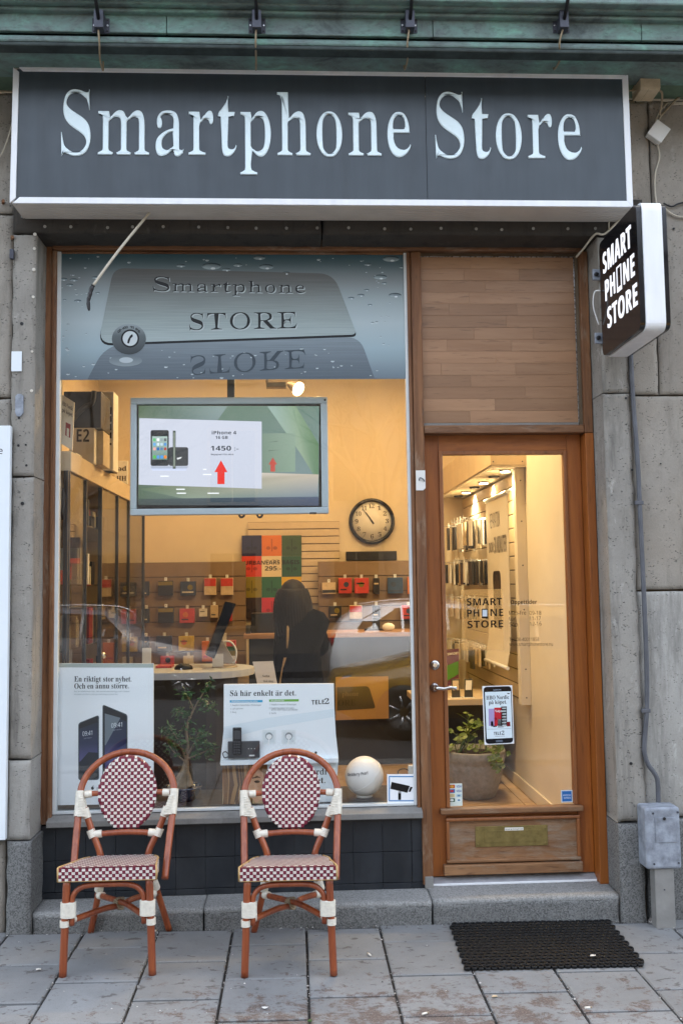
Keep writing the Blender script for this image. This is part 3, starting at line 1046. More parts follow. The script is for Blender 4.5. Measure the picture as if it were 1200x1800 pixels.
mitre((SX1 + .0005, SZ1 - .0012), (SX1 + .0005, SZ0 + .0012), (SX1 - fw + .0006, SZ0 + fw), (SX1 - fw + .0006, SZ1 - fw))
mitre((SX0 + .002, SZ1 - .012), (SX0 - .006, SZ0 + .002), (SX0 + fw - .008, SZ0 + fw - .004), (SX0 + fw, SZ1 - fw - .004))
xj2 = at(749, 240, SY).x
for a, b_ in ((SX0 + .02, xj2 - .0012), (xj2 + .0012, SX1 - .02)):
    BX(a, b_, SY + .006, SY + .011, SZ0 + .018, SZ1 - .018).build('face_panel', M['sign_face'], SGN)
def solid_letters(string, style, px0, py0, px1, py1, cap_px, Y, parent, name='letter', ext=0.005, bev=0.0048, mat=None):
    """raised letters, each a mesh of its own, spread between two baseline points"""
    a, b_ = at(px0, py0, Y), at(px1, py1, Y)
    hz = at((px0 + px1) / 2, (py0 + py1) / 2 - cap_px, Y).z - at((px0 + px1) / 2, (py0 + py1) / 2, Y).z
    k = hz / cap_height(style)
    xs_, x = [], 0.0
    for ch in string:
        g = glyph(style, ch)
        xs_.append((x, ch, g))
        x += g[2]
    first = min(v[0] for v in xs_[0][2][0])
    lastg = xs_[-1]
    total = lastg[0] + max(v[0] for v in lastg[2][0]) - first
    U = (b_ - a)
    kx = U.length / total
    for xo, ch, g in xs_:
        if ch == ' ':
            continue
        gv, gf, _ = glyph(style, ch, 6)
        gv, gf = merged(gv, gf)
        edges, nr = outline_normals(gv, gf)
        wd = stroke_width(gv, edges, nr)
        p = a + U * ((xo - first) / total)
        n_ = len(gv)
        vs_ = [(p.x + x * kx, Y, p.z + y * k) for x, y in gv]
        vs_ += [(p.x + x * kx, Y - ext, p.z + y * k) for x, y in gv]
        vs_ += [(p.x + x * kx - nx * min(bev, .24 * w * kx), Y - ext - bev * .6, p.z + y * k - ny * min(bev, .24 * w * kx)) for (x, y), (nx, ny), w in zip(gv, nr, wd)]
        fs_ = [tuple(2 * n_ + i for i in f) for f in gf]
        for i, j in edges:
            fs_ += [(i, j, n_ + j, n_ + i), (n_ + i, n_ + j, 2 * n_ + j, 2 * n_ + i)]
        B().add(vs_, fs_).build(name, mat or M['letter'], parent)
solid_letters('Smartphone', 'roman', 108, 272, 722, 274.5, 111, SY + .0065, SGN)
solid_letters('Store', 'roman', 765, 277, 1022, 280, 112, SY + .0065, SGN)
for px, py in ((30, 362), (33, 367), (39, 377)):
    p = at(px, py, SY + .02 + (py - 362) * .01)
    B().ball((p.x, p.y, SZ0 + .0), 0.004, 8).build('screw', M['steel'], SGN)

# ================================================================ step, tiled plinth, sill
STEP = thing('granite_step', (0, 0, 0), 'low grey granite step of three stones along the shop front', 'step')
ZS = 0.109
xa_, xb_, xc_, xd_ = XL + .014, at(358, 1610, 0).x, at(760, 1600, 0).x, XR - .006
for a, b_, z in ((xa_, xb_ - .003, ZS - .001), (xb_ + .003, xc_ - .003, ZS), (xc_ + .003, xd_, ZS + .004)):
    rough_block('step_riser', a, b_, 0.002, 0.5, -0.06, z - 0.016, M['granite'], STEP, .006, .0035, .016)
    nx_ = int((b_ - a) / .02)
    vt, ft = [], []
    for i in range(nx_ + 1):
        x = a + (b_ - a) * i / nx_
        q = Vector((x * 7, 1.3, z))
        w1, w2 = .004 * _nz.noise(q) + .003 * _nz.noise(q * 5), .003 * _nz.noise(q * 3)
        wz = min(0, .004 * _nz.noise(q * 2.2))
        for yy, zz in ((.004 + w1, z - .0245), (.002 + w1, z - .012 + wz), (.010 + w2 + abs(wz), z - .002 + wz), (.030 + w2, z), (.5, z)):
            vt.append((x, yy, zz))
    for i in range(nx_):
        for k in range(4):
            ft.append((i * 5 + k, (i + 1) * 5 + k, (i + 1) * 5 + k + 1, i * 5 + k + 1))
    ft += [(0, 1, 2, 3, 4), tuple(nx_ * 5 + k for k in (4, 3, 2, 1, 0))]
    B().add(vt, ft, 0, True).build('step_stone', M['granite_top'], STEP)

YT = 0.195
TIL = thing('tiled_plinth', (0, YT, ZS), 'black glazed tile plinth under the shop window', 'tiled wall')
BX(XL + .002, 0.655, YT + .012, YT + .10, ZS + .001, 0.47).build('mortar_bed', M['joint'], TIL)
zt1, zt2 = at(400, 1451, YT).z, at(400, 1504, YT).z
tw = 0.1475
xs_t = [XL + .001 + .070 + tw * k for k in range(13)]
xs_t = [XL + .003] + [x for x in xs_t if x < 0.63] + [0.652]
rows_t = [(zt1, zt1 - .149), (zt1 - .152, zt1 - .301), (zt1 - .304, ZS + .001)]
for i in range(len(xs_t) - 1):
    for (za_, zb_) in rows_t:
        pr = 0.004 if (i == len(xs_t) - 2 and zb_ > ZS + .01) else rnd.uniform(0, 0.0015)
        BX(xs_t[i] + .0006, xs_t[i + 1] - .0006, YT - pr, YT + .011, zb_, za_).build('tile', M['tile'], TIL, bevel=0.0012)

# ================================================================ timber frame with the shop window
YF = 0.178       # front of the old timber
YG = 0.212       # glass
FRM = thing('timber_shopfront', (0, YF, ZS), 'worn brown timber shopfront frame around window and door', 'window frame')
xfl = at(97, 800, YF).x - .002
zh0, zh1 = 3.385, 3.45
xm0, xm1 = at(719.5, 700, YF).x, at(744, 700, YF).x
BX(XL - .02, XL + .030, YF + .012, YF + .10, 0.47, 3.45).build('outer_stile', M['oldwood'], FRM, bevel=0.004)
BX(XL + .0305, xfl, YF, YF + .085, 0.47, zh0 + .002).build('window_stile', M['oldwood'], FRM, bevel=0.006)
BX(XL + .032, XR - .02, YF - .002, YF + .09, zh0 + .004, zh1).build('head_rail', M['oldwood_x'], FRM, bevel=0.006)
# mullion in two runs: a slim moulding and the post
BX(xm0, xm0 + .020, YF + .010, YF + .085, 0.475, zh0).build('mullion_moulding', M['oldwood'], FRM, bevel=0.006)
BX(xm0 + .0205, xm1, YF, YF + .10, ZS + .02, zh0 - .001).build('mullion_post', M['oldwood'], FRM, bevel=0.005)
BX(xm0 + .030, xm1 - .001, YF - .004, YF + .05, ZS + .001, ZS + .062).build('mullion_foot', M['sillstone'], FRM, bevel=0.003)
ztr0, ztr1 = 2.414, 2.456
xjr = at(1028, 760, YF).x
BX(xm1 + .001, XR - .048, YF - .008, YF + .08, ztr0, ztr1).build('transom', M['oldwood_x'], FRM, bevel=0.004)
BX(XR - .0465, XR - .002, YF - .015, YF + .10, ztr0 - .002, zh0 - .002).build('jamb_upper', M['oldwood'], FRM, bevel=0.003)
BX(XR - .046, XR - .002, YF - .016, YF + .10, ZS + .004, ztr0 - .004).build('jamb', M['doorwood'], FRM, bevel=0.003)
BX(XR - .062, XR - .0475, YF + .012, YF + .03, ztr1 + .002, zh0 - .003).build('dark_bead', M['groove'], FRM)
# sill
ZSIL = at(400, 1423, YG).z
B().prism([(0, YF - .042, ZSIL - .048), (0, YF - .042, ZSIL - .022), (0, YG + .03, ZSIL), (0, YG + .03, ZSIL - .048)], (1, 0, 0))
sl = B().prism([(XL + .040, YF - .042, ZSIL - .050), (XL + .040, YF - .042, ZSIL - .022), (XL + .040, YG - .001, ZSIL - .003), (XL + .040, YG - .001, ZSIL - .050)], (xm0 + .022 - XL - .042, 0, 0))
sl.build('sill', M['sillstone'], FRM, bevel=0.003)
BX(XL + .003, xm0 + .022, YF + .004, YG + .03, zt1 + .002, ZSIL - .052).build('sill_bed', M['black'], FRM)

WIN = thing('shop_window', (0, YG, ZSIL), 'large shop window pane in a slim white frame above black tiles', 'window')
gx0, gx1 = xfl - .001, xm0 + .001
BX(gx0, gx0 + .020, YG - .012, YG + .02, ZSIL - .001, zh0).build('white_frame_side', M['white_frame'], WIN, bevel=0.002)
BX(gx1 - .016, gx1, YG - .012, YG + .02, ZSIL - .001, zh0).build('white_frame_side', M['white_frame'], WIN, bevel=0.002)
BX(gx0 + .0205, gx1 - .0165, YG - .012, YG + .02, ZSIL - .001, ZSIL + .012).build('white_frame_rail', M['white_frame'], WIN, bevel=0.002)
BX(gx0 + .0205, gx1 - .0165, YG - .012, YG + .02, zh0 - .008, zh0 + .001).build('white_frame_rail', M['oldwood_x'], WIN, bevel=0.002)
BX(gx0 + .021, gx1 - .017, YG - .002, YG + .004, ZSIL + .0125, zh0 - .0085).build('pane', M['glass'], WIN)

# printed film over the upper part of the pane (flat print, laid in thin layers)
YFM = YG - .0035
FLM = thing('window_film', (0, YFM, at(400, 667, YFM).z), 'grey printed window film showing a metal name plate and water drops', 'window film')
L0 = at(100, 668, YFM); fx0, fx1 = gx0 + .002, gx1 - .001
fz0, fz1 = at(410, 667, YFM).z, zh0 - .009
def fz(t):
    return fz0 + (fz1 - fz0) * t
fb = B()
grads = [(0.0, '#6C7A83'), (0.25, '#9DB2B9'), (0.45, '#AEBDC0'), (0.62, '#9DABAE'), (0.80, '#7C8586'), (0.92, '#566A70'), (1.0, '#3A5A64')]
for (t0, c0), (t1, c1) in zip(grads, grads[1:]):
    fb.flat([(fx0, YFM, fz(t0)), (fx1, YFM, fz(t0)), (fx1, YFM, fz(t1)), (fx0, YFM, fz(t1))], [hexc(c0), hexc(c0), hexc(c1), hexc(c1)])
fb.add([(fx0, YFM, fz0), (fx1, YFM, fz0), (fx1, YFM, fz1), (fx0, YFM, fz1), (fx0, YFM + .001, fz0), (fx1, YFM + .001, fz0), (fx1, YFM + .001, fz1), (fx0, YFM + .001, fz1)], [(0, 1, 5, 4), (4, 5, 6, 7)], 0, False, [hexc('#6F7E84')] * 8)
fb.build('backing_print', M['film'], FLM, ink=True)
def pxl(pts, Y):
    return [tuple(at(x, y, Y)) for x, y in pts]
def rounded(pts, rads, n=6):
    """polygon with rounded corners (2-D points)"""
    out = []
    m = len(pts)
    for i in range(m):
        p, a, b_ = Vector(pts[i]), Vector(pts[i - 1]), Vector(pts[(i + 1) % m])
        r = rads[i] if isinstance(rads, (list, tuple)) else rads
        if r <= 0:
            out.append(tuple(p))
            continue
        da, db = (a - p).normalized(), (b_ - p).normalized()
        s0, s1 = p + da * r, p + db * r
        for k in range(n + 1):
            t = k / n
            out.append(tuple(s0 * (1 - t) ** 2 + p * 2 * t * (1 - t) + s1 * t * t))
    return out
def inkfield(pts, stops):
    """ink per corner from a vertical ramp in survey rows"""
    cols = []
    for x, y in pts:
        for (y0, c0), (y1, c1) in zip(stops, stops[1:]):
            if y <= y1 or (y1, c1) == stops[-1]:
                t = max(0, min(1, (y - y0) / (y1 - y0)))
                a, b_ = hexc(c0), hexc(c1)
                cols.append(tuple(u * (1 - t) + v * t for u, v in zip(a, b_)))
                break
    return cols
def slices(poly, ys):
    """cut a 2-D polygon into horizontal strips so a ramp can run down it"""
    out = []
    def clip(ps, keep):
        r = []
        for i in range(len(ps)):
            a, b_ = ps[i - 1], ps[i]
            ka, kb = keep(a), keep(b_)
            if ka * kb < 0:
                t = ka / (ka - kb)
                r.append((a[0] + (b_[0] - a[0]) * t, a[1] + (b_[1] - a[1]) * t))
            if kb >= 0:
                r.append(b_)
        return r
    for y0, y1 in zip(ys, ys[1:]):
        q = clip(clip(poly, lambda p: p[1] - y0), lambda p: y1 - p[1])
        if len(q) > 2:
            out.append(q)
    return out
def graded(b_, poly, stops, Y):
    for q in slices(poly, [s_[0] for s_ in stops]):
        b_.flat(pxl(q, Y), inkfield(q, stops))
# mirror image of the plate, then the plate
pb = B()
refl = rounded([(154, 667), (186, 606), (632, 592), (658, 665)], [0, 34, 24, 0])
graded(pb, refl, [(590, '#8B99A0'), (630, '#737F87'), (670, '#5C6871')], YFM - .0006)
edge = rounded([(200, 474), (586, 484), (628, 592), (172, 608)], [20, 26, 10, 26])
pb.flat(pxl(edge, YFM - .0010), hexc('#161B1E'))
plate = rounded([(200, 471), (586, 481), (627, 588), (173, 604)], [20, 26, 10, 26])
graded(pb, plate, [(470, '#62625F'), (495, '#676A68'), (530, '#8A9492'), (570, '#A2B0AF'), (606, '#B0C0C0')], YFM - .0014)
pb.build('name_plate_print', M['film_brush'], FLM, ink=True)
tb = B()
def engraved(s_, x0, y0, x1, y1, h, dark='#15191B'):
    tb.textpx(s_, 'light', x0 + 1.6, y0 + 1.6, x1 + 1.6, y1 + 1.6, h, YFM - .0017, hexc('#B9C4C4'))
    tb.textpx(s_, 'light', x0, y0, x1, y1, h, YFM - .0020, hexc(dark))
engraved('S', 269, 511, 298, 512, 25)
engraved('martphone', 303, 512, 536, 515, 20)
engraved('STORE', 333, 580, 522, 577, 29)
# mirrored word
def mirrored(s_, x0, y0, x1, y1, h, col):
    a, b_ = at(x0, y0, YFM - .0018), at(x1, y1, YFM - .0018)
    hz = at(x0, y0, YFM).z - at(x0, y0 + h, YFM).z
    tb.text(s_, 'light', a, b_ - a, (0, 0, -hz), hexc(col))
mirrored('STORE', 335, 626, 537, 614, 33, '#3F4A52')
# round badge with a handset
def ellipse(cx, cy, rx, ry, n=28):
    return [(cx + rx * math.cos(2 * math.pi * i / n), cy + ry * math.sin(2 * math.pi * i / n)) for i in range(n)]
graded(tb, ellipse(227, 596, 30, 27), [(568, '#9AA6A8'), (590, '#5E676A'), (624, '#3A4043')], YFM - .0022)
tb.flat(pxl(ellipse(229, 595, 16, 16), YFM - .0025), hexc('#14181A'))
tb.flat(pxl(ellipse(229, 595, 13, 13), YFM - .0028), hexc('#C9D2D4'))
hs = [(224, 603), (225, 597), (229, 590), (233, 587), (234, 591), (230, 595), (228, 601), (227, 604)]
tb.flat(pxl(hs, YFM - .0031), hexc('#121517'))
for i, ch in enumerate('08-400 11 858'):
    if ch == ' ':
        continue
    an = math.radians(218 + i * 8.6)
    x, y = 227 + 23 * math.cos(an), 596 + 21 * math.sin(an)
    tb.textpx(ch, 'bold', x - 1.7, y + 2, x + 1.7, y + 2, 4.4, YFM - .0031, hexc('#1B2022'))
graded(tb, ellipse(221, 634, 29, 10), [(624, '#68747A'), (644, '#8B979B')], YFM - .0022)
tb.flat(pxl(ellipse(222, 633, 12, 5), YFM - .0025), hexc('#B4BFC3'))
tb.build('plate_lettering', M['film'], FLM, ink=True, kind='stuff')
db = B()
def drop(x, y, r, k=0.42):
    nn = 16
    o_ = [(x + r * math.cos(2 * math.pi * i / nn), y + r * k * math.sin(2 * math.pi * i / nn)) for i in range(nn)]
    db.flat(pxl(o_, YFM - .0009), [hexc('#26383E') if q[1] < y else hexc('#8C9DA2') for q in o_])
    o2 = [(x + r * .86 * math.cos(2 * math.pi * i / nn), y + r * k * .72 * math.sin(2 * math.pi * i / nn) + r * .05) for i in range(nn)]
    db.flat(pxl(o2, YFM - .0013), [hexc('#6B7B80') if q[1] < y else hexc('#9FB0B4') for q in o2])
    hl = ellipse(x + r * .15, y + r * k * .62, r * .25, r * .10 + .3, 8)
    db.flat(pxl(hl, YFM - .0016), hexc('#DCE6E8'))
for x, y, r in ((372, 468, 21), (318, 467, 10), (398, 474, 10), (468, 469, 16), (418, 466, 10), (456, 453, 13), (687, 455, 18), (646, 465, 8), (668, 487, 15), (694, 519, 14), (634, 519, 8), (617, 524, 7), (675, 498, 6), (644, 510, 6), (137, 529, 8), (168, 488, 8), (112, 491, 9), (130, 492, 9), (123, 501, 8), (114, 527, 4), (172, 515, 5), (503, 480, 9), (650, 536, 5), (120, 570, 3), (705, 470, 5)):
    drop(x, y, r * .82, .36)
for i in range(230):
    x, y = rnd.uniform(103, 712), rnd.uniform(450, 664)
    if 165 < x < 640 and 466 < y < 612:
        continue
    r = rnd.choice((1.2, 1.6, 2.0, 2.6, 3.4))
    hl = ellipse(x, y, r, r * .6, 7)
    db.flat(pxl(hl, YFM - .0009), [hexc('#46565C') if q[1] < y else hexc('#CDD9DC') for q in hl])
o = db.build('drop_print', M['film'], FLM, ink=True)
o['kind'] = 'stuff'

# ================================================================ boarded transom panel above the door
PNL = thing('boarded_transom', (1.0, YF + .03, ztr1), 'oak laminate boards closing the light above the shop door', 'wood panel')
px0, px1 = xm1 + .002, XR - .064
pz1 = at(880, 452, YF + .03).z
nrow = 14
pz0 = ztr1 + .004
hrow = (pz1 - pz0 - .014) / nrow
cuts = [[0.33], [0.28, 0.64], [0.42], [0.31], [0.18, 0.62], [0.55], [0.34, 0.72], [0.16, 0.58], [0.48], [0.12, 0.60], [0.31], [0.66], [0.46], [0.30]]
for i in range(nrow):
    z1_ = pz1 - i * hrow
    e = [0.0] + cuts[i] + [1.0]
    for a, b_ in zip(e, e[1:]):
        dy = rnd.uniform(0, .0008)
        BX(px0 + (px1 - px0) * a + .0002, px0 + (px1 - px0) * b_ - .0002, YF + .030 + dy, YF + .04, z1_ - hrow + .0003, z1_ - .0002).build('plank', M['plank'], PNL, bevel=0.0007, seg=1)
BX(px0 - .002, px1 + .015, YF + .0405, YF + .055, pz0 - .003, zh0 + .03).build('light_block_board', M['groove'], PNL)  # unseen board added to stop shop light leaking between the planks
BX(px0, px1, YF + .022, YF + .039, pz0 - .003, pz0 + .012).build('bottom_strip', M['sillstone'], PNL, bevel=0.002)
BX(px1 - .003, px1 + .001, YF + .024, YF + .0295, pz0 + .013, pz1).build('edge_strip', M['steel'], PNL)
BX(px0, px1, YF + .024, YF + .0295, pz1 - .002, pz1 + .002).build('edge_strip', M['steel'], PNL)

# ================================================================ door
YD = 0.245
DOOR = thing('shop_door', (xm1 + .02, YD, ZS + .03), 'varnished oak shop door with tall glass and brass letter slot', 'door')
dx0, dx1 = xm1 + .0015, XR - .0475
dzt, dzb = ztr0 + .01, at(900, 1537, YD).z
hx0, hx1, hz0, hz1 = rect(777.5, 800, 1003, 1416, YD + .01)
hx0, hx1 = at(783, 1100, YD + .01).x, at(997, 1100, YD + .01).x
bw = 0.020
BX(dx0, hx0 - bw, YD, YD + .045, dzb, dzt).build('stile', M['doorwood'], DOOR, bevel=0.003)
BX(hx1 + bw, dx1, YD, YD + .045, dzb, dzt).build('stile', M['doorwood'], DOOR, bevel=0.003)
BX(hx0 - bw + .0005, hx1 + bw - .0005, YD + .0005, YD + .045, hz1 + bw, dzt).build('top_rail', M['doorwood_x'], DOOR, bevel=0.002)
BX(hx0 - bw, hx0, YD - .010, YD + .03, hz0, hz1 + bw).build('glazing_bead', M['beadwood'], DOOR, bevel=0.004)
BX(hx1, hx1 + bw, YD - .010, YD + .03, hz0, hz1 + bw).build('glazing_bead', M['beadwood'], DOOR, bevel=0.004)
BX(hx0 + .0005, hx1 - .0005, YD - .010, YD + .03, hz1 + .0005, hz1 + bw).build('glazing_bead', M['beadwood'], DOOR, bevel=0.004)
YDG = YD + .014
BX(hx0 - .004, hx1 + .004, YDG, YDG + .006, hz0 - .01, hz1 + .004).build('glass_panel', M['glass_door'], DOOR)
wx0, wx1, wz0, wz1 = rect(774, 1421, 1025, 1430, YD - .03)
wz1 = hz0 - .001
BX(wx0, wx1, YD - .034, YD + .02, wz1 - .028, wz1).build('weather_bar', M['kickwood'], DOOR, bevel=0.005)
BX(hx0 - bw + .0005, hx1 + bw - .0005, YD + .012, YD + .045, dzb, wz1 - .0285).build('lock_rail', M['doorwood_x'], DOOR)
kx0, kx1 = at(783, 1475, YD).x, at(1018, 1475, YD).x
kz1, kz0 = at(900, 1434, YD).z, at(900, 1513, YD).z
kb = 0.017
for nm, a, b_, c, d in (('panel_mould', kx0, kx1, kz1 - kb, kz1), ('panel_mould', kx0, kx1, kz0, kz0 + kb), ('panel_mould', kx0, kx0 + kb, kz0 + kb + .0005, kz1 - kb - .0005), ('panel_mould', kx1 - kb, kx1, kz0 + kb + .0005, kz1 - kb - .0005)):
    BX(a, b_, YD - .022, YD + .02, c, d).build(nm, M['beadwood'] if c > kz0 else M['kickwood'], DOOR, bevel=0.005)
BX(kx0 + kb, kx1 - kb, YD - .004, YD + .0115, kz0 + kb, kz1 - kb).build('kick_panel', M['kickwood'], DOOR)
BX(at(780, 1530, YD - .03).x, at(1024, 1525, YD - .03).x, YD - .035, YD + .0115, at(900, 1536, YD - .03).z, at(900, 1518, YD - .03).z).build('drip_board', M['kickwood'], DOOR, bevel=0.005)
lx0, lx1, lz0, lz1 = rect(835, 1451.5, 962, 1487.5, YD - .008)
LB = BX(lx0, lx1, YD - .0085, YD - .0042, lz0, lz1).build('letter_slot', M['brass'], DOOR, bevel=0.001)
ax0, ax1, az0, az1 = rect(851, 1461, 948, 1480, YD - .01)
BX(ax0, ax1, YD - .0105, YD - .0087, az0, az1).build('flap', M['brass'], LB, bevel=0.0012)
BX(ax0 - .004, ax1 + .004, YD - .0125, YD - .0087, az1 + .0008, az1 + .005).build('flap_hinge', M['brass'], LB, bevel=0.001)
for x in (lx0 + .012, lx1 - .012):
    for z in (lz0 + .014, lz1 - .014):
        B().lathe([(.0045, 0), (.0045, -.0012), (.002, -.002)], (x, YD - .0086, z), 8, axis='y').build('screw', M['brass'], LB)
nx0, nx1, nz0, nz1 = rect(886, 1454, 919, 1459.5, YD - .01)
nb = B().flat([(nx0, YD - .0135, nz0), (nx1, YD - .0135, nz0), (nx1, YD - .0135, nz1), (nx0, YD - .0135, nz1)], hexc('#E6E2D4'))
nb.text('Skylt & Design AB', 'sans', (nx0 + .004, YD - .0138, nz0 + .004), (nx1 - nx0 - .008, 0, 0), (0, 0, .006), hexc('#333333'))
nb.build('name_strip', M['print'], LB, ink=True)
# lock, handle
p = at(763.5, 1169, YD)
B().lathe([(.026, 0), (.026, -.004), (.021, -.008), (.014, -.009), (.014, -.013), (.010, -.0145)], (p.x, YD, p.z), 24, axis='y').build('lock_cylinder', M['chrome'], DOOR)
p = at(763, 1208, YD)
H = B().lathe([(.024, 0), (.024, -.004), (.018, -.010), (.010, -.014), (.009, -.04)], (p.x, YD, p.z), 20, axis='y')
sp = spline([(p.x, YD - .034, p.z), (p.x + .012, YD - .050, p.z), (p.x + .045, YD - .056, p.z - .002), (p.x + .075, YD - .056, p.z + .004), (p.x + .105, YD - .054, p.z - .003)], 6)
H.tube(sp, [.009 + .0015 * math.sin(i * .3) for i in range(len(sp))], 12)
H.build('handle', M['chrome'], DOOR)
# strike plate on the mullion
x0, x1, z0, z1 = rect(730.5, 827, 747, 862, YF)
SP = B().prism([(x0, YF - .0005, z0), (x1 - .012, YF - .0005, z0), (x1, YF - .0005, z0 + .012), (x1, YF - .0005, z1), (x0, YF - .0005, z1)], (0, -.004, 0)).build('strike_plate', M['white_plastic'], FRM, bevel=0.0008)
B().tube(spline([((x0 + x1) / 2 - .008, YF - .005, (z0 + z1) / 2), ((x0 + x1) / 2 - .004, YF - .016, (z0 + z1) / 2 + .012), ((x0 + x1) / 2 + .01, YF - .014, (z0 + z1) / 2 + .006), ((x0 + x1) / 2 + .02, YF - .006, (z0 + z1) / 2 - .006)], 5), .0028, 7).build('hook', M['bracket'], SP)
# threshold
THR = thing('door_threshold', (1.1, .2, ZS), 'grey metal door threshold with a bright nosing on the granite step', 'threshold')
tz = ZS + .004
B().prism([(xm1 - .01, 0.21, tz + .001), (xm1 - .01, 0.21, tz + .012), (xm1 - .01, YD + .02, tz + .034), (xm1 - .01, YD + .05, tz + .001)], (XR - .047 - xm1 + .01, 0, 0)).build('ramp_plate', M['threshold'], THR, bevel=0.002)
BX(xm1 - .006, XR - .05, 0.203, 0.2095, tz + .001, tz + .012).build('nosing', M['white_alu'], THR, bevel=0.002)
# ================================================================ prints on the door glass
YS = YDG - .002
def sticker(name, label, cat, pts_bg, col, draw, Y=YS, th=.0012, mat='print_gloss', group=None):
    """thin printed card: a solid sheet with the print on its front"""
    ps = pxl(pts_bg, Y)
    c = sum((Vector(p) for p in ps), Vector()) / len(ps)
    b_ = B()
    b_.flat(ps, col)
    n_ = len(ps)
    back = [(p[0], p[1] + th, p[2]) for p in ps]
    b_.add(ps + back, [(i, (i + 1) % n_, n_ + (i + 1) % n_, n_ + i) for i in range(n_)] + [tuple(range(n_, 2 * n_))], 0, False, [col if isinstance(col[0], (int, float)) else col[0]] * (2 * n_))
    draw(b_, Y)
    o_ = b_.build(name, M[mat], ink=True)
    return tag(o_, label, cat, group)
K, W_ = hexc('#151515'), hexc('#F2F4F4')
def frosted():
    n = N('frosted_film')
    n.t.nodes.remove(n.b)
    tr, df = n.new('BsdfTransparent'), n.new('BsdfTranslucent')
    df.inputs[0].default_value = (0.75, 0.66, 0.50, 1)
    mx = n.new('MixShader')
    mx.inputs[0].default_value = 0.22
    n.l(tr.outputs[0], mx.inputs[1]); n.l(df.outputs[0], mx.inputs[2]); n.l(mx.outputs[0], n.out.inputs[0])
    return n.m
x0, x1, z0, z1 = rect(811, 1036, 884, 1143, YS)
o = BX(x0, x1, YS + .0008, YS + .0014, z0, z1).build('frosted_film', frosted())
tag(o, 'frosted square film behind the black shop lettering on the door glass', 'window film')
db = B()
for s_, x0, y0, x1, y1, h in (('SMART', 820, 1064.5, 882, 1063.5, 12.5), ('PH', 820.5, 1084, 842, 1083.6, 12.5), ('NE', 861.5, 1083, 884, 1082.6, 12.5), ('STORE', 821, 1104, 884, 1102.5, 12.5)):
    db.textpx(s_, 'bold', x0, y0, x1, y1, h, YS, hexc('#1A120C'), track=0.03)
db.flat(pxl(rounded([(846, 1070), (857, 1070), (857, 1087), (846, 1087)], 1.5, 3), YS), hexc('#1A120C'))
db.flat(pxl([(847.4, 1072), (855.6, 1072), (855.6, 1083.6), (847.4, 1083.6)], YS - .0005), hexc('#C8D2D8'))
o = db.build('door_lettering', M['print_gloss'], ink=True)
tag(o, 'black three-line shop name lettering with a phone for the letter O', 'lettering')
db = B()
G = hexc('#4A3A24')
db.textpx('Öppettider', 'bold', 897, 1062, 943, 1061.5, 7, YS, hexc('#2E2012'))
for s_, x0, y0, x1, h, st in (('Mån-Fre', 894, 1081, 924, 7, 'sans'), ('09-18', 930, 1081, 950.5, 7, 'sans'), ('Lör', 894.5, 1091, 906, 7, 'sans'), ('11-17', 930, 1090.5, 950, 7, 'sans'), ('Sön', 895, 1101, 909, 7, 'sans'), ('12-16', 930.5, 1100, 951, 7, 'sans'), ('Tel: 08-40011858', 894.5, 1127, 947, 6, 'sans'), ('www.smartphonestore.nu', 894.5, 1135.5, 971, 6, 'sans')):
    db.textpx(s_, st, x0, y0, x1, y0 - .4, h, YS, G)
o = db.build('opening_hours', M['print_gloss'], ink=True)
tag(o, 'thin brown opening hours, telephone and web address print on the door glass', 'lettering')

def draw_phone_ad(b_, Y):
    b_.flat(pxl(rounded([(849, 1207.5), (898, 1206), (901.5, 1305.5), (853, 1308)], 7), Y - .0005), hexc('#141E30'))
    b_.flat(pxl(rounded([(850.2, 1208.7), (896.8, 1207.3), (900.3, 1304.3), (854.2, 1306.8)], 6), Y - .0008), hexc('#0A0F19'))
    b_.flat(pxl([(851.5, 1216.5), (897, 1215), (900, 1297), (855.0, 1299)], Y - .0011), hexc('#DCEBF2'))
    b_.textpx('HBO Nordic', 'serif', 854, 1230, 894, 1228.5, 6.8, Y - .0014, K)
    b_.textpx('på köpet.', 'serif', 858.5, 1238, 890, 1236.8, 6.8, Y - .0014, K)
    for x0, y0, x1, y1, c in ((858, 1246, 868, 1276, '#A99BC8'), (868, 1244, 884, 1276, '#C22B3A'), (880, 1242, 890, 1276, '#3A3F44'), (866, 1262, 872, 1278, '#26222A'), (862, 1268, 866, 1277, '#332A33'), (874, 1264, 884, 1279, '#9AA0A2'), (884, 1260, 888, 1278, '#C9CFD0'), (890, 1269, 896, 1277, '#7A1A22')):
        b_.flat(pxl([(x0, y0), (x1, y0 - .4), (x1 + .4, y1 - .4), (x0 + .4, y1)], Y - .0014), hexc(c))
    for yy in range(1244, 1276, 5):
        b_.flat(pxl([(882, yy), (889, yy - .3), (889, yy + 2), (882, yy + 2.3)], Y - .0016), hexc('#BFC6C8'))
    b_.textpx('Volym', 'serif', 869.5, 1252, 883, 1251.5, 4, Y - .0017, W_)
    b_.flat(pxl([(856, 1281.8), (898, 1280.2), (898, 1280.7), (856, 1282.3)], Y - .0014), hexc('#8EA2AA'))
    b_.textpx('TELE', 'bold', 867.2, 1292, 880, 1291.4, 5.4, Y - .0014, K)
    b_.textpx('2', 'serif', 881, 1291.4, 885.8, 1291.2, 6.6, Y - .0014, K)
    b_.textpx('Tillsammans', 'sans', 869, 1295, 886, 1294.4, 1.6, Y - .0014, hexc('#555555'))
    b_.textpx('SAMSUNG', 'bold', 866.5, 1214, 880, 1213.5, 2.2, Y - .0011, hexc('#9AA6B4'))
    b_.flat(pxl(rounded([(870.5, 1301.2), (883, 1300.5), (883.3, 1304.2), (871, 1304.9)], 1.4, 3), Y - .0011), hexc('#5B6472'))
    b_.flat(pxl([(891, 1218.5), (895, 1218.3), (895, 1219.8), (891, 1220)], Y - .0014), K)
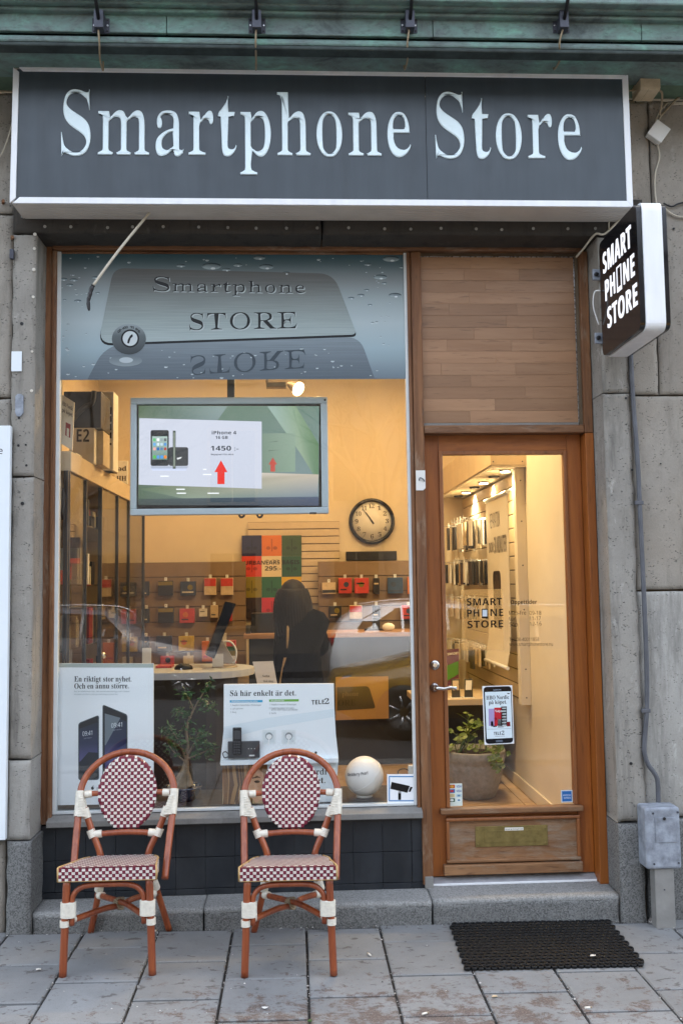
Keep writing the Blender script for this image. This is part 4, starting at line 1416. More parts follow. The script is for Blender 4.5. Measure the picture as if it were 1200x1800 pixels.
sticker('phone_sticker', 'phone-shaped advertising sticker on the door glass above the planter', 'sticker', [(847, 1206), (899.5, 1204.5), (903, 1307), (851, 1309.5)], hexc('#EEF2F3'), draw_phone_ad)
def draw_cards(b_, Y):
    for i, (c1, c2, w) in enumerate((('#B9402E', '#D9A23A', 'VISA'), ('#2B62B0', '#C43A3A', 'VISA'), ('#D8C79A', '#C9B98C', ''), ('#28563C', '#E7ECE8', ''))):
        y = 1379.5 + i * 8
        b_.flat(pxl([(788.6, y), (799, y - .3), (799, y + 6), (788.6, y + 6.3)], Y - .0005), hexc(c1))
        b_.flat(pxl(ellipse(793.8, y + 3, 3.4, 2.2, 12), Y - .0008), hexc(c2))
        if w:
            b_.textpx(w, 'bold', 801.5, y + 5, 810.5, y + 4.6, 4, Y - .0005, hexc('#33509A'))
        else:
            b_.flat(pxl([(801.5, y + .5), (810.5, y), (810.5, y + 5.4), (801.5, y + 5.8)], Y - .0005), hexc('#B5CCD2' if i == 2 else '#DDE8E8'))
            b_.flat(pxl(ellipse(806, y + 3, 2.4, 1.6, 10), Y - .0008), hexc('#5A86A8'))
sticker('card_sticker', 'small pale sticker listing payment cards, lower corner of the door glass by the hinge post', 'sticker', [(787.3, 1377.5), (811.5, 1377), (812.5, 1416.5), (788.3, 1417.5)], hexc('#D9E4DC'), draw_cards)
def draw_amex(b_, Y):
    b_.flat(pxl([(986.8, 1390.8), (1003.6, 1390.3), (1004.2, 1408.4), (987.4, 1409)], Y - .0005), hexc('#2A6EB8'))
    b_.textpx('AMERICAN', 'bold', 988.6, 1399.6, 1002.6, 1399.2, 3.2, Y - .0008, hexc('#B9D2EC'))
    b_.textpx('EXPRESS', 'bold', 990.2, 1404.4, 1002.8, 1404, 3.2, Y - .0008, hexc('#B9D2EC'))
sticker('card_sticker', 'square blue card sticker in the lower corner of the door glass by the white wall', 'sticker', [(985, 1389), (1005.2, 1388.4), (1006, 1410), (985.8, 1410.8)], hexc('#D6E6EE'), draw_amex)

# ================================================================ things standing in the shop window
YW = YG + .03
def board(name, label, pts, Y, th, col, draw, cat='poster', mat='print'):
    return sticker(name, label, cat, pts, col, draw, Y, th, mat)
def draw_launch(b_, Y):
    b_.flat(pxl([(93, 1166), (270, 1166.5), (270, 1173.5), (93, 1173)], Y - .0006), hexc('#AEB8B2'))
    b_.textpx('En riktigt stor nyhet.', 'serif', 131, 1198, 231.5, 1198, 9.2, Y - .0006, hexc('#22272A'))
    b_.textpx('Och en ännu större.', 'serif', 131, 1210.5, 226.5, 1210, 9.2, Y - .0006, hexc('#22272A'))
    b_.textpx('Nu är telefonen här, det användarvänliga som älskar', 'sans', 131, 1216.5, 228.5, 1216.5, 2.4, Y - .0006, hexc('#8FA0A6'))
    b_.textpx('dig både och större, i det nya med design passar lika', 'sans', 131, 1221.5, 207, 1221.5, 2.4, Y - .0006, hexc('#8FA0A6'))
    def phone(out, scr, time, tx, ty, tw_, glare):
        b_.flat(pxl(rounded(out, 5), Y - .0006), hexc('#4A5660'))
        inner = [(x + (1.4 if i in (0, 3) else -1.8), y + (1.4 if i < 2 else -1.2)) for i, (x, y) in enumerate(out)]
        b_.flat(pxl(rounded(inner, 4), Y - .0010), hexc('#10151B'))
        ys = [scr[0][1], (scr[0][1] + scr[3][1]) / 2 - 14, (scr[0][1] + scr[3][1]) / 2 + 16, scr[3][1] - 22, scr[3][1] + 4]
        stops = list(zip([min(ys[0], scr[1][1])] + ys[1:], ['#1A2536', '#283252', '#5C5A8C', '#3A4158', '#1B2230']))
        graded(b_, scr, stops, Y - .0014)
        b_.flat(pxl([(scr[3][0], scr[3][1] - 22), ((scr[3][0] + scr[2][0]) / 2, scr[3][1] - 40), (scr[2][0], scr[2][1] - 34), scr[2], scr[3]], Y - .0017), hexc('#1E2632'))
        b_.textpx(time, 'sans', tx, ty, tx + tw_, ty - tw_ * .12, 8, Y - .0018, hexc('#DDE6EE'))
        b_.textpx('tisdag 9 september', 'sans', tx + 2, ty + 5, tx + tw_ - 1, ty + 3.2, 1.8, Y - .0018, hexc('#AAB4C2'))
        if glare:
            b_.flat(pxl(glare, Y - .0016), hexc('#6F7B84'))
    phone([(138, 1271), (174.5, 1256.5), (174.5, 1371), (138, 1371.5)], [(140, 1281), (172, 1269.5), (172, 1357), (140, 1362)], '09:41', 145.5, 1294, 17, None)
    phone([(180.5, 1238), (224.5, 1256), (224.5, 1400), (180.5, 1400)], [(184.5, 1254), (222, 1268), (222, 1385), (184.5, 1385)], '09:41', 196, 1279.5, 19, [(184.5, 1254), (212, 1262), (186, 1310), (184.5, 1310)])
    b_.flat(pxl(ellipse(163, 1385.5, 2.7, 2.9, 14), Y - .0006), K)
    b_.flat(pxl(ellipse(166, 1384.5, 1.2, 1.2, 8), Y - .0009), hexc('#DDECF4'))
    b_.flat(pxl(ellipse(164, 1381.6, .6, 1.2, 8), Y - .0009), K)
    b_.textpx('iPhone', 'sans', 170, 1388.5, 188, 1388.5, 5, Y - .0006, hexc('#7F8C92'))
board('launch_poster', 'tall pale blue poster with two dark smartphones behind the first rattan chair', [(92.5, 1166), (270, 1166.5), (270, 1413), (94, 1415.5)], YW + .01, .012, hexc('#F6FBFF'), draw_launch)

def draw_how(b_, Y):
    b_.textpx('Så här enkelt är det.', 'serif', 404.5, 1223.5, 520, 1222.5, 9.6, Y - .0006, hexc('#20262A'))
    b_.flat(pxl([(404, 1231), (461.5, 1230.5), (461.5, 1234.6), (404, 1235)], Y - .0006), hexc('#2FA9D6'))
    b_.flat(pxl([(473, 1229.5), (525, 1229), (525, 1233), (473, 1233.6)], Y - .0006), hexc('#6FB445'))
    b_.textpx('Mobilabonnemang via nätet', 'bold', 407, 1234.1, 453, 1233.8, 2.4, Y - .0009, W_)
    b_.textpx('Bredband då', 'bold', 476.5, 1232.8, 499, 1232.6, 2.4, Y - .0009, W_)
    for s_, x0, y0, x1 in (('1. Koppla in basenheten till eluttaget', 405, 1240.8, 459), ('2. Lyft på luren', 405, 1247, 427.5), ('3. Ring', 405, 1253.3, 415), ('1. Koppla in routern till eluttaget', 473.5, 1239.7, 521), ('2. Koppla ihop datorn till routern,', 473.5, 1246, 517.5), ('se mer enkelt bakom på baksidan', 477, 1249, 523), ('3. Surfa', 473.5, 1255, 485)):
        b_.textpx(s_, 'sans', x0, y0, x1, y0 - .3, 2.6, Y - .0006, hexc('#5E6A70'))
    b_.textpx('TELE', 'bold', 547.5, 1238.5, 570, 1237.4, 7.6, Y - .0006, K)
    b_.textpx('2', 'serif', 570.5, 1237.6, 578.2, 1237.2, 9.6, Y - .0006, K)
    b_.flat(pxl([(393, 1278), (470, 1262), (587, 1246), (587, 1260), (470, 1280), (393, 1300)], Y - .0005), hexc('#E6F1F8'))
    for cx in (473, 507.5):
        b_.flat(pxl(rounded([(cx - 12.5, 1283), (cx + 12, 1283), (cx + 12, 1308), (cx - 12.5, 1308.5)], 2, 3), Y - .0006), hexc('#E9EFF1'))
        b_.flat(pxl(rounded([(cx - 9.5, 1286), (cx + 9, 1286), (cx + 9, 1305), (cx - 9.5, 1305.5)], 1, 3), Y - .0008), hexc('#DCE4E7'))
        b_.flat(pxl(ellipse(cx, 1294, 6.5, 6.5), Y - .0010), hexc('#8E979A'))
        b_.flat(pxl(ellipse(cx, 1295, 5.0, 4.4), Y - .0012), hexc('#F4F6F6'))
        b_.flat(pxl([(cx - 1, 1297), (cx + 1.4, 1297), (cx - .4, 1311), (cx - 2.6, 1311)], Y - .0014), hexc('#F7F8F8'))
POS2 = [(393.5, 1203), (586.5, 1201.5), (587.5, 1245), (590, 1290), (594.5, 1330), (594.5, 1340), (387, 1343), (388, 1333), (393, 1285)]
DSP = board('phone_display', 'white cardboard display with a cordless phone and two wall sockets behind the second rattan chair', POS2, YW + .012, .02, hexc('#F6FBFF'), draw_how)
def shelf_box(px0_, py0_, px1_, py1_, y0, y1, name, mat, parent, bev=0.002):
    a0, a1, b0, b1 = rect(px0_, py0_, px1_, py1_, y0)
    return BX(a0, a1, y0, y1, b0, b1).build(name, M[mat], parent, bevel=bev)
BX(at(388, 1338, YW).x, at(594, 1336, YW).x, YW - .022, YW + .011, at(490, 1342, YW).z, at(490, 1334, YW).z).build('display_ledge', M['white_board'], DSP, bevel=0.002)
# the phone on the display is a real handset on its base
PH = thing('cordless_phone', at(428, 1332, YW - .004), 'black cordless phone in its charging base on the white display ledge', 'phone')
BSE = shelf_box(400.5, 1303.5, 456.5, 1333, YW - .010, YW + .0105, 'charging_base', 'darkgrey', PH, .003)
for cx in (437, 442, 447.5):
    p = at(cx, 1316, YW - .0105)
    B().lathe([(.0024, 0), (.0024, -.0008)], (p.x, YW - .0102, p.z), 8, axis='y').build('button', M['white_plastic'], BSE)
shelf_box(438, 1326.8, 447.5, 1329.2, YW - .0112, YW - .0102, 'badge', 'white_plastic', BSE, 0)
HS = shelf_box(409, 1279, 424.5, 1327.5, YW - .026, YW - .0104, 'handset', 'black_gloss', PH, .004)
shelf_box(411, 1284.5, 422.5, 1299.5, YW - .0275, YW - .0262, 'display', 'darkgrey', HS, .001)
for r_ in range(5):
    for c_ in range(3):
        shelf_box(411 + c_ * 4, 1302.5 + r_ * 4.8, 414 + c_ * 4, 1305.5 + r_ * 4.8, YW - .0278, YW - .0262, 'key', 'darkgrey', HS, .0004)
c0 = at(401, 1325, YW - .004)
B().tube(spline([c0, c0 + Vector((-.012, -.006, .012)), c0 + Vector((-.026, -.006, .004)), c0 + Vector((-.018, -.006, -.018)), c0 + Vector((.002, -.004, -.014))], 6), .0028, 7).build('cord', M['black'], PH)
p = at(555, 1323, YW + .01)
B().lathe([(.006, 0), (.006, -.002)], (p.x, YW + .0115, p.z), 10, axis='y').build('rivet', M['black'], DSP)

def draw_portrait(b_, Y):
    graded(b_, [(391, 1343), (497, 1342), (497, 1417), (391, 1419)], [(1341, '#6E4A26'), (1370, '#8A5E34'), (1395, '#A98458'), (1420, '#C9B48E')], Y - .0005)
    for i in range(46):
        x = 392 + rnd.random() * 50
        c = rnd.choice(('#4A2F18', '#7A5530', '#5C3B1E', '#9A7344'))
        pts = [(x, 1343), (x + 2.2, 1343), (x + rnd.uniform(2, 9), 1380), (x + rnd.uniform(-4, 6), 1417), (x + rnd.uniform(-7, 0), 1417), (x - 1 + rnd.uniform(0, 4), 1380)]
        pts = [(min(max(px_, 391.5), 495), py_) for px_, py_ in pts]
        b_.flat(pxl(pts, Y - .0007 - .00002 * i), hexc(c))
    face = [(440, 1352), (452, 1350), (462, 1358), (465, 1372), (470, 1384), (464, 1392), (462, 1404), (450, 1412), (437, 1396), (434, 1372)]
    b_.flat(pxl(face, Y - .0018), [hexc('#B98A68')] * 4 + [hexc('#D2A684')] * 6)
    b_.flat(pxl(ellipse(452, 1374, 5, 2.4, 12), Y - .0020), hexc('#3B2A20'))
    b_.flat(pxl([(443, 1367), (452, 1364), (459, 1367), (452, 1367), (444, 1369)], Y - .0020), hexc('#4C3320'))
    b_.flat(pxl([(457, 1396), (465, 1394), (460, 1400)], Y - .0020), hexc('#A4524A'))
    b_.flat(pxl([(470, 1342), (594, 1340), (590, 1412), (560, 1414), (545, 1416), (470, 1417)], Y - .0022), hexc('#DCE6EC'))
    b_.textpx('Nordi', 'serif', 537, 1362, 574, 1361.5, 11, Y - .0025, K)
    b_.textpx('på köpet.', 'serif', 505, 1377, 572, 1376.5, 11, Y - .0025, K)
board('portrait_poster', 'poster of a brown-haired face and pale panel below the white phone display', [(391, 1343.5), (590, 1340.5), (588, 1414), (392, 1419)], YW + .016, .006, hexc('#D5DFE5'), draw_portrait)

# globe lamp
p = at(640, 1364, YW + .10)
GL = thing('globe_lamp', (p.x, YW + .10, ZSIL), 'white opal globe with thin dark writing standing on the window sill', 'lamp')
rg = at(674, 1364, YW + .10).x - p.x
ZI = p.z - rg * .985
gb = B().ball(tuple(p), rg, 40)
gb.build('globe', M['globe'], GL)
B().lathe([(rg * .42, 0), (rg * .42, .008), (rg * .36, .012)], (p.x, p.y, ZI - .006), 24).build('base_ring', M['white_plastic'], GL)
rb = B()
ring_pts = []
for i in range(41):
    a = 2 * math.pi * i / 40
    v = Vector((math.cos(a) * rg * 1.004, math.sin(a) * rg * 1.004, 0))
    v.rotate(Euler((math.radians(16), math.radians(-38), 0)))
    ring_pts.append(p + v)
rb.tube(ring_pts, .0014, 6, cap=False).build('seam', M['white_plastic'], GL)
gt = B()
gv, gf, gw = layout('BlackBerry Pearl', 'bold')
pts_ = []
for a, b_ in gv:
    th = (-1.10 + a * 1.22)
    el = math.radians(6) + b_ * .155 + a * .17
    v = Vector((math.sin(th) * math.cos(el), -math.cos(th) * math.cos(el), math.sin(el))) * (rg * 1.006)
    pts_.append(p + v)
gt.add(pts_, gf, 0, False, [hexc('#3A332E')] * len(pts_))
gt.build('lettering', M['print'], GL, ink=True)
# inside window shelf on which the display stands
x0, x1 = gx0, gx1
SHF = BX(x0, x1, YG + .0215, 0.62, ZSIL - .03, ZI - .008).build('window_shelf', M['counter_body'], bevel=0.003)
tag(SHF, 'dark inner window shelf carrying the posters, plant and globe', 'shelf')

def draw_cam(b_, Y):
    for (a, c, d, e) in ((683, 1364, 730, 1366), (683, 1406.6, 730, 1408.6), (683, 1366, 684.8, 1406.6), (728.2, 1366, 730, 1406.6)):
        b_.flat(pxl([(a, c), (d, c), (d, e), (a, e)], Y - .0005), hexc('#4C8AC0'))
    b_.flat(pxl([(688, 1374.5), (720, 1381.5), (715.5, 1393.5), (685.5, 1386.5)], Y - .0008), K)
    b_.flat(pxl([(720.6, 1383), (725, 1383.5), (721, 1392), (717.5, 1391.6)], Y - .0008), K)
    b_.flat(pxl([(699.5, 1391.5), (704.5, 1391.5), (704.5, 1393), (699.5, 1393)], Y - .0008), K)
    b_.flat(pxl([(699.5, 1394), (704.5, 1394), (704.5, 1406), (699.5, 1406)], Y - .0008), K)
    b_.textpx('TV / VIDEO', 'sans', 688, 1421.2, 727.5, 1420.6, 6.6, Y - .0008, K)
sticker('camera_notice', 'white and blue camera surveillance notice in the window corner beside the door', 'sign', [(680, 1361), (733, 1360.5), (733, 1420), (680.5, 1421.5)], hexc('#F6FAFC'), draw_cam, Y=YG - .0035)
# plug and lead by the window frame
x0, x1, z0, z1 = rect(717, 1345, 733, 1361, YW + .02)
PLG = BX(x0, x1, YW + .005, YW + .035, z0, z1).build('wall_plug', M['white_plastic'], bevel=0.004)
PLG.name = 'mains_adapter'
B().tube(spline([(x0 + .002, YW + .02, z0 + .02), (x0 - .02, YW + .03, z0 + .028), (x0 - .05, YW + .03, z0 + .015), (x0 - .045, YW + .02, z0 - .02), (x0 - .01, YW + .02, z0 - .03)], 6), .003, 6).build('lead', M['black'], PLG)
tag(PLG, 'small white mains adapter with a black lead above the camera notice', 'adapter')

# bonsai in a blue pot
pb_ = at(322, 1421, YW + .14)
BON = thing('bonsai_plant', (pb_.x, YW + .14, ZI - .008), 'small bonsai fig with a swollen root in a navy pot between the posters', 'plant')
cx, cyy = pb_.x, YW + .14
zp = at(322, 1381, cyy).z
prof = [(.060, 0), (.066, .004), (.085, (zp - ZI) * .6), (.096, zp - ZI), (.100, zp - ZI + .004), (.097, zp - ZI + .010), (.088, zp - ZI + .006), (.084, zp - ZI - .015)]
B().lathe(prof, (cx, cyy, ZI - .008), 28).build('pot', M['pot_blue'], BON)
B().lathe([(.085, 0), (.04, .008), (.001, .01)], (cx, cyy, zp - .018), 18).build('soil', M['soil'], BON)
tr = B()
def P3(px, py, dy=0.0):
    return at(px, py, cyy + dy)
zsoil = zp - .012
base = P3(322, 1372)
tr.tube(spline([P3(318, 1386), P3(320, 1368), P3(326, 1350), P3(328, 1335)], 5), [.044, .046, .044, .040, .036, .032, .028, .026, .023, .021, .019, .017, .016, .015, .013, .012], 10)
tr.tube(spline([P3(310, 1384, -.02), P3(315, 1368, -.015), P3(324, 1350)], 5), [.022, .022, .021, .019, .017, .016, .015, .013, .012, .011, .01], 8)
tr.tube(spline([P3(334, 1384, -.01), P3(331, 1366), P3(327, 1348)], 5), [.022, .021, .02, .018, .016, .015, .014, .012, .011, .01, .009], 8)
tips = []
def branch(pts, r0, r1):
    sp_ = spline(pts, 5)
    tr.tube(sp_, [r0 + (r1 - r0) * i / (len(sp_) - 1) for i in range(len(sp_))], 7)
    for i in range(len(sp_) // 2, len(sp_), 2):
        tips.append(sp_[i])
    tips.append(sp_[-1])
branch([P3(328, 1336), P3(330, 1310, .01), P3(328, 1278, .02), P3(342, 1245, .02), P3(366, 1203, .02)], .011, .003)
branch([P3(328, 1338), P3(322, 1320), P3(313, 1300), P3(298, 1280, -.02)], .008, .003)
branch([P3(331, 1326), P3(346, 1300), P3(352, 1282, -.03)], .007, .003)
branch([P3(329, 1334), P3(352, 1325, -.02), P3(372, 1315, -.03)], .006, .0025)
branch([P3(327, 1340), P3(306, 1322, -.04), P3(294, 1305, -.05)], .005, .002)
branch([P3(341, 1248, .02), P3(332, 1228, .0), P3(325, 1218)], .004, .002)
branch([P3(350, 1228, .02), P3(362, 1232), P3(374, 1244)], .004, .002)
branch([P3(336, 1262, .02), P3(322, 1255), P3(312, 1250)], .004, .002)
tr.build('trunk', M['bark'], BON)
def leaf_at(b_, c, size, rr, pointed=True):
    d = Vector((rr.gauss(0, 1), rr.gauss(0, .8), rr.gauss(-.15, .6))).normalized()
    sd = d.cross(Vector((rr.gauss(0, 1), rr.gauss(0, 1), rr.gauss(0, 1)))).normalized()
    up = d.cross(sd) * size * .12
    b_.add([c, c + d * size * .35 + sd * size * .26 + up, c + d * size, c + d * size * .35 - sd * size * .26 + up, c + d * size * .5 - up * .4], [(0, 1, 4), (1, 2, 4), (2, 3, 4), (3, 0, 4)])
lf = B()
for t_ in tips:
    for _ in range(9):
        leaf_at(lf, t_ + Vector((rnd.gauss(0, .018), rnd.gauss(0, .018), rnd.gauss(0, .014))), rnd.uniform(.022, .040), rnd)
for (x, y, k, sx_, sy_) in ((352, 1302, 60, 22, 18), (300, 1288, 40, 16, 12), (340, 1328, 22, 26, 6), (368, 1316, 18, 10, 9)):
    for _ in range(k):
        leaf_at(lf, P3(x + rnd.gauss(0, sx_ * .5), y + rnd.gauss(0, sy_ * .5), rnd.gauss(-.01, .035)), rnd.uniform(.020, .034), rnd)
lf.build('foliage', M['leaf'], BON)
# ================================================================ the room behind the glass
ZFL, ZCE, YB, XRW, XLW = 0.18, 3.56, 4.0, 1.578, -1.78
structure(BX(XLW - .1, XRW + .3, YB, YB + .12, ZFL - .1, ZCE).build('back_wall', M['cream_wall']))
structure(BX(XRW, XRW + .12, .552, YB - .002, ZFL - .1, ZCE).build('right_wall', M['white_wall']))
structure(BX(XLW - .12, XLW, .552, YB - .002, ZFL - .1, ZCE).build('left_wall', M['cream_wall']))
structure(BX(XLW - .2, XRW + .3, .302, YB + .12, ZCE + .001, ZCE + .1).build('ceiling', M['ceiling']))
FLR = structure(BX(XLW - .1, XRW + .1, .26, YB, ZFL - .09, ZFL - .012).build('floor', M['joint']))
ty = .30
while ty < YB - .02:
    txx = XLW + .12
    while txx < XRW - .03:
        BX(txx + .002, min(txx + .448, XRW - .002), ty + .002, min(ty + .448, YB - .002), ZFL - .012, ZFL).build('floor_tile', M['floor_tile'], FLR, bevel=0.001, seg=1)
        txx += .45
    ty += .45
structure(BX(XRW - .014, XRW - .001, .56, YB - .01, ZFL + .001, ZFL + .085).build('skirting', M['white_wall'], bevel=0.003))

# ceiling tubes: the lit fittings that fill the shop with warm light
def tube_light(x, y, w, energy, lab, tone=(1.0, 0.58, 0.22)):
    t = thing('ceiling_light', (x, y, ZCE), lab, 'lamp', 'tube lights on the shop ceiling')
    BX(x - w / 2, x + w / 2, y - .05, y + .05, ZCE - .05, ZCE - .001).build('housing', M['white_plastic'], t, bevel=0.004)
    B().tube([(x - w / 2 + .03, y, ZCE - .07), (x + w / 2 - .03, y, ZCE - .07)], .014, 10).build('tube', M['tube_lit'], t)
    ld = bpy.data.lights.new('tube_glow', 'AREA')
    ld.shape, ld.size, ld.size_y, ld.energy, ld.color = 'RECTANGLE', w, .10, energy, tone
    lo = bpy.data.objects.new('tube_glow', ld)
    COL.objects.link(lo)
    lo.location = (x, y, ZCE - .09)
    put(lo, t)
INT = 1.75
tube_light(-.75, 1.5, 1.2, INT, 'tube light over the counter with the monitor')
tube_light(.75, 1.5, 1.2, INT * 7.0, 'tube light just inside the shop door', (1.0, 0.68, 0.30))
tube_light(-.75, 3.1, 1.2, INT * 1.1, 'tube light near the back wall over the showcase end')
tube_light(.75, 3.1, 1.2, INT * 1.1, 'tube light near the back wall in front of the clock')

# spotlight on a short track
p = at(523, 685, 1.25)
SPT = thing('spotlight', (p.x, 1.25, p.z + .1), 'lit spotlight on a short ceiling track right of the hanging screen', 'lamp')
BX(at(468, 676, 1.25).x, at(503, 676, 1.25).x, 1.22, 1.28, at(485, 682, 1.25).z, at(485, 673, 1.25).z).build('track', M['alu'], SPT, bevel=0.004)
BX(p.x - .20, p.x - .185, 1.24, 1.26, at(485, 673, 1.25).z, ZCE - .002).build('drop_rod', M['alu'], SPT)
h0 = at(508, 675, 1.25)
dirv = Vector((.55, -.55, -.42)).normalized()
B().tube([h0, h0 + dirv * .02, h0 + dirv * .05, h0 + dirv * .095], [.018, .024, .034, .046], 16, cap=False).build('lamp_head', M['alu'], SPT)
B().tube([h0 + dirv * .075, h0 + dirv * .085], [.040, .040], 16).build('lit_face', M['spot_lit'], SPT)

# hanging screen
YTV = 0.36
TV = thing('hanging_screen', at(402, 905, YTV), 'wide flat screen in a silver bezel hanging behind the window, showing a phone price', 'screen')
tx0, tx1, tz0, tz1 = rect(229, 698, 576.5, 904, YTV)
sx0, sx1, sz0, sz1 = rect(240, 709.5, 564.5, 893, YTV)
for nm, a, b_, c, d in (('bezel', tx0, tx1, sz1, tz1), ('bezel', tx0, tx1, tz0, sz0), ('bezel', tx0, sx0, sz0, sz1), ('bezel', sx1, tx1, sz0, sz1)):
    BX(a, b_, YTV, YTV + .05, c, d).build(nm, M['tv_frame'], TV, bevel=0.004)
BX(tx0 + .03, tx1 - .03, YTV + .0505, YTV + .12, tz0 + .03, tz1 - .03).build('back_case', M['darkgrey'], TV, bevel=0.01)
BX(sx0 + .001, sx1 - .001, YTV + .019, YTV + .045, sz0 + .001, sz1 - .001).build('black_surround', M['black_gloss'], TV)
xp0, xp1 = at(398, 680, YTV).x, at(411, 680, YTV).x
BX(xp0, xp1, YTV + .055, YTV + .095, tz1 - .05, ZCE - .002).build('pole', M['darkgrey'], TV, bevel=0.003)
YSC = YTV + .016
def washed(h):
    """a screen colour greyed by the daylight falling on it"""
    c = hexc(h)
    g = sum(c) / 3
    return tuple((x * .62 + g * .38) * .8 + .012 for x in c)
sb = B()
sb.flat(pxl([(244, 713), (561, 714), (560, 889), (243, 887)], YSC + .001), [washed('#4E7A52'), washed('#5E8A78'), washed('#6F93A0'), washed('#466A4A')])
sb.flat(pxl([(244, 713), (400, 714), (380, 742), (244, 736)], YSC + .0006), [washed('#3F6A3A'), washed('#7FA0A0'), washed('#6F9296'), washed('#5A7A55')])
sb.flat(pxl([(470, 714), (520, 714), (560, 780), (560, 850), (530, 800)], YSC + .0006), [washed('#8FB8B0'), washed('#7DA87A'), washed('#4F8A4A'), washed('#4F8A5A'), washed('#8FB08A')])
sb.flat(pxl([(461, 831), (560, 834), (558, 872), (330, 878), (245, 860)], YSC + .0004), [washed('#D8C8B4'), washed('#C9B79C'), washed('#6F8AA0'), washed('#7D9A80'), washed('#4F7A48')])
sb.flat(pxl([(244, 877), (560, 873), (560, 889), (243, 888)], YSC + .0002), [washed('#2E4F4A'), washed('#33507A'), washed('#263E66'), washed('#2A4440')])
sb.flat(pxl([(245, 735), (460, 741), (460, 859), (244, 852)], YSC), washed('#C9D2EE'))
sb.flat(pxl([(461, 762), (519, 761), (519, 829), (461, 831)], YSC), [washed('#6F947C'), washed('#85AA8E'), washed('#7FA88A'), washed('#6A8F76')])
for x0, y0, x1, y1 in ((470, 778, 488, 774), (472, 792, 496, 789)):
    sb.flat(pxl([(x0, y0), (x1, y0 - 2), (x1, y1 + 1), (x0, y1 + 4)], YSC - .0004), washed('#46604C'))
def arrow(cx, y0, y1, hw, sw, col):
    ym = y0 + (y1 - y0) * .5
    sb.flat(pxl([(cx, y0), (cx + hw, ym), (cx + sw, ym), (cx + sw, y1), (cx - sw, y1), (cx - sw, ym), (cx - hw, ym)], YSC - .0006), hexc(col))
arrow(388.5, 809, 851, 11.5, 6.3, '#D8342C')
arrow(479.5, 804, 829, 7.5, 4, '#B0453A')
sb.textpx('iPhone 4', 'bold', 372.5, 763.5, 415.5, 763.5, 6, YSC - .0006, hexc('#1E222C'))
sb.textpx('16 GB', 'bold', 379, 771.5, 400.5, 771.5, 5.2, YSC - .0006, hexc('#1E222C'))
sb.textpx('1450 :-', 'bold', 370.5, 792, 419.5, 792, 8.2, YSC - .0006, hexc('#1E222C'))
sb.textpx('Begagnad i fint skick', 'bold', 371, 800, 411, 800, 2.6, YSC - .0006, hexc('#2A2E38'))
sb.flat(pxl(rounded([(265, 756), (297, 756), (297, 819), (265, 819)], 4), YSC - .0006), hexc('#23282C'))
sb.flat(pxl([(267.5, 767), (294.5, 767), (294.5, 808), (267.5, 808)], YSC - .0009), [hexc('#9FB4B0'), hexc('#9FB4B0'), hexc('#5F7F78'), hexc('#5F7F78')])
icol = ['#4FB06A', '#E8E8F0', '#8A9AA0', '#555A60', '#5AA0D8', '#C8D8E0', '#B0C8D8', '#4888C8', '#E0A0A0', '#2060A8', '#5878A0', '#A03838', '#404448', '#C0C8C8', '#3A3A3A', '#D0C8B0']
for i, c in enumerate(icol[:12]):
    x, y = 269.5 + (i % 4) * 6.3, 770.5 + (i // 4) * 8
    sb.flat(pxl(rounded([(x, y), (x + 4.6, y), (x + 4.6, y + 5), (x, y + 5)], 1, 2), YSC - .0012), hexc(c))
for i, c in enumerate(('#48B048', '#4A90D8', '#3F8FD8', '#E08030')):
    x = 269.5 + i * 6.3
    sb.flat(pxl(rounded([(x, 800.5), (x + 4.8, 800.5), (x + 4.8, 806), (x, 806)], 1, 2), YSC - .0012), hexc(c))
sb.flat(pxl(rounded([(297, 786), (331, 786), (331, 819), (297, 819)], 4), YSC - .0007), hexc('#33383C'))
sb.flat(pxl([(311, 805), (320, 803), (318, 806), (312, 808)], YSC - .0010), hexc('#DADDE0'))
sb.flat(pxl([(304, 757), (309, 757), (309, 824), (304, 824)], YSC - .0010), hexc('#3E4A42'))
sb.flat(pxl([(305.5, 760), (307.5, 760), (307.5, 821), (305.5, 821)], YSC - .0012), hexc('#8A948A'))
sb.flat(pxl([(265, 820), (331, 820), (327, 827), (268, 827)], YSC - .0004), [hexc('#8F98A8'), hexc('#8F98A8'), hexc('#C9D2EE'), hexc('#C9D2EE')])
for x0, x1, y in ((282, 297, 836), (357, 363, 824), (357, 372, 833), (310, 325, 859), (311, 327, 866), (365, 385, 866)):
    sb.flat(pxl([(x0, y), (x1, y), (x1, y + 2), (x0, y + 2)], YSC - .0005), hexc('#E8ECF0'))
sb.build('picture', M['screen'], TV, ink=True)
x0, x1, z0, z1 = rect(544, 900.5, 556, 903.8, YTV)
BX(x0, x1, YTV - .001, YTV + .001, z0, z1).build('badge', M['black'], TV)
p = at(571, 703, YTV)
B().lathe([(.006, 0), (.006, -.003)], (p.x, YTV + .0005, p.z), 10, axis='y').build('sensor', M['black'], TV)
for px in (424, 456):
    p = at(px, 906, YTV + .05)
    B().tube(spline([p + Vector((-.02, 0, .03)), p + Vector((-.005, 0, -.008)), p + Vector((.015, 0, 0)), p + Vector((.012, 0, .04))], 5), .006, 7).build('lead', M['black'], TV)

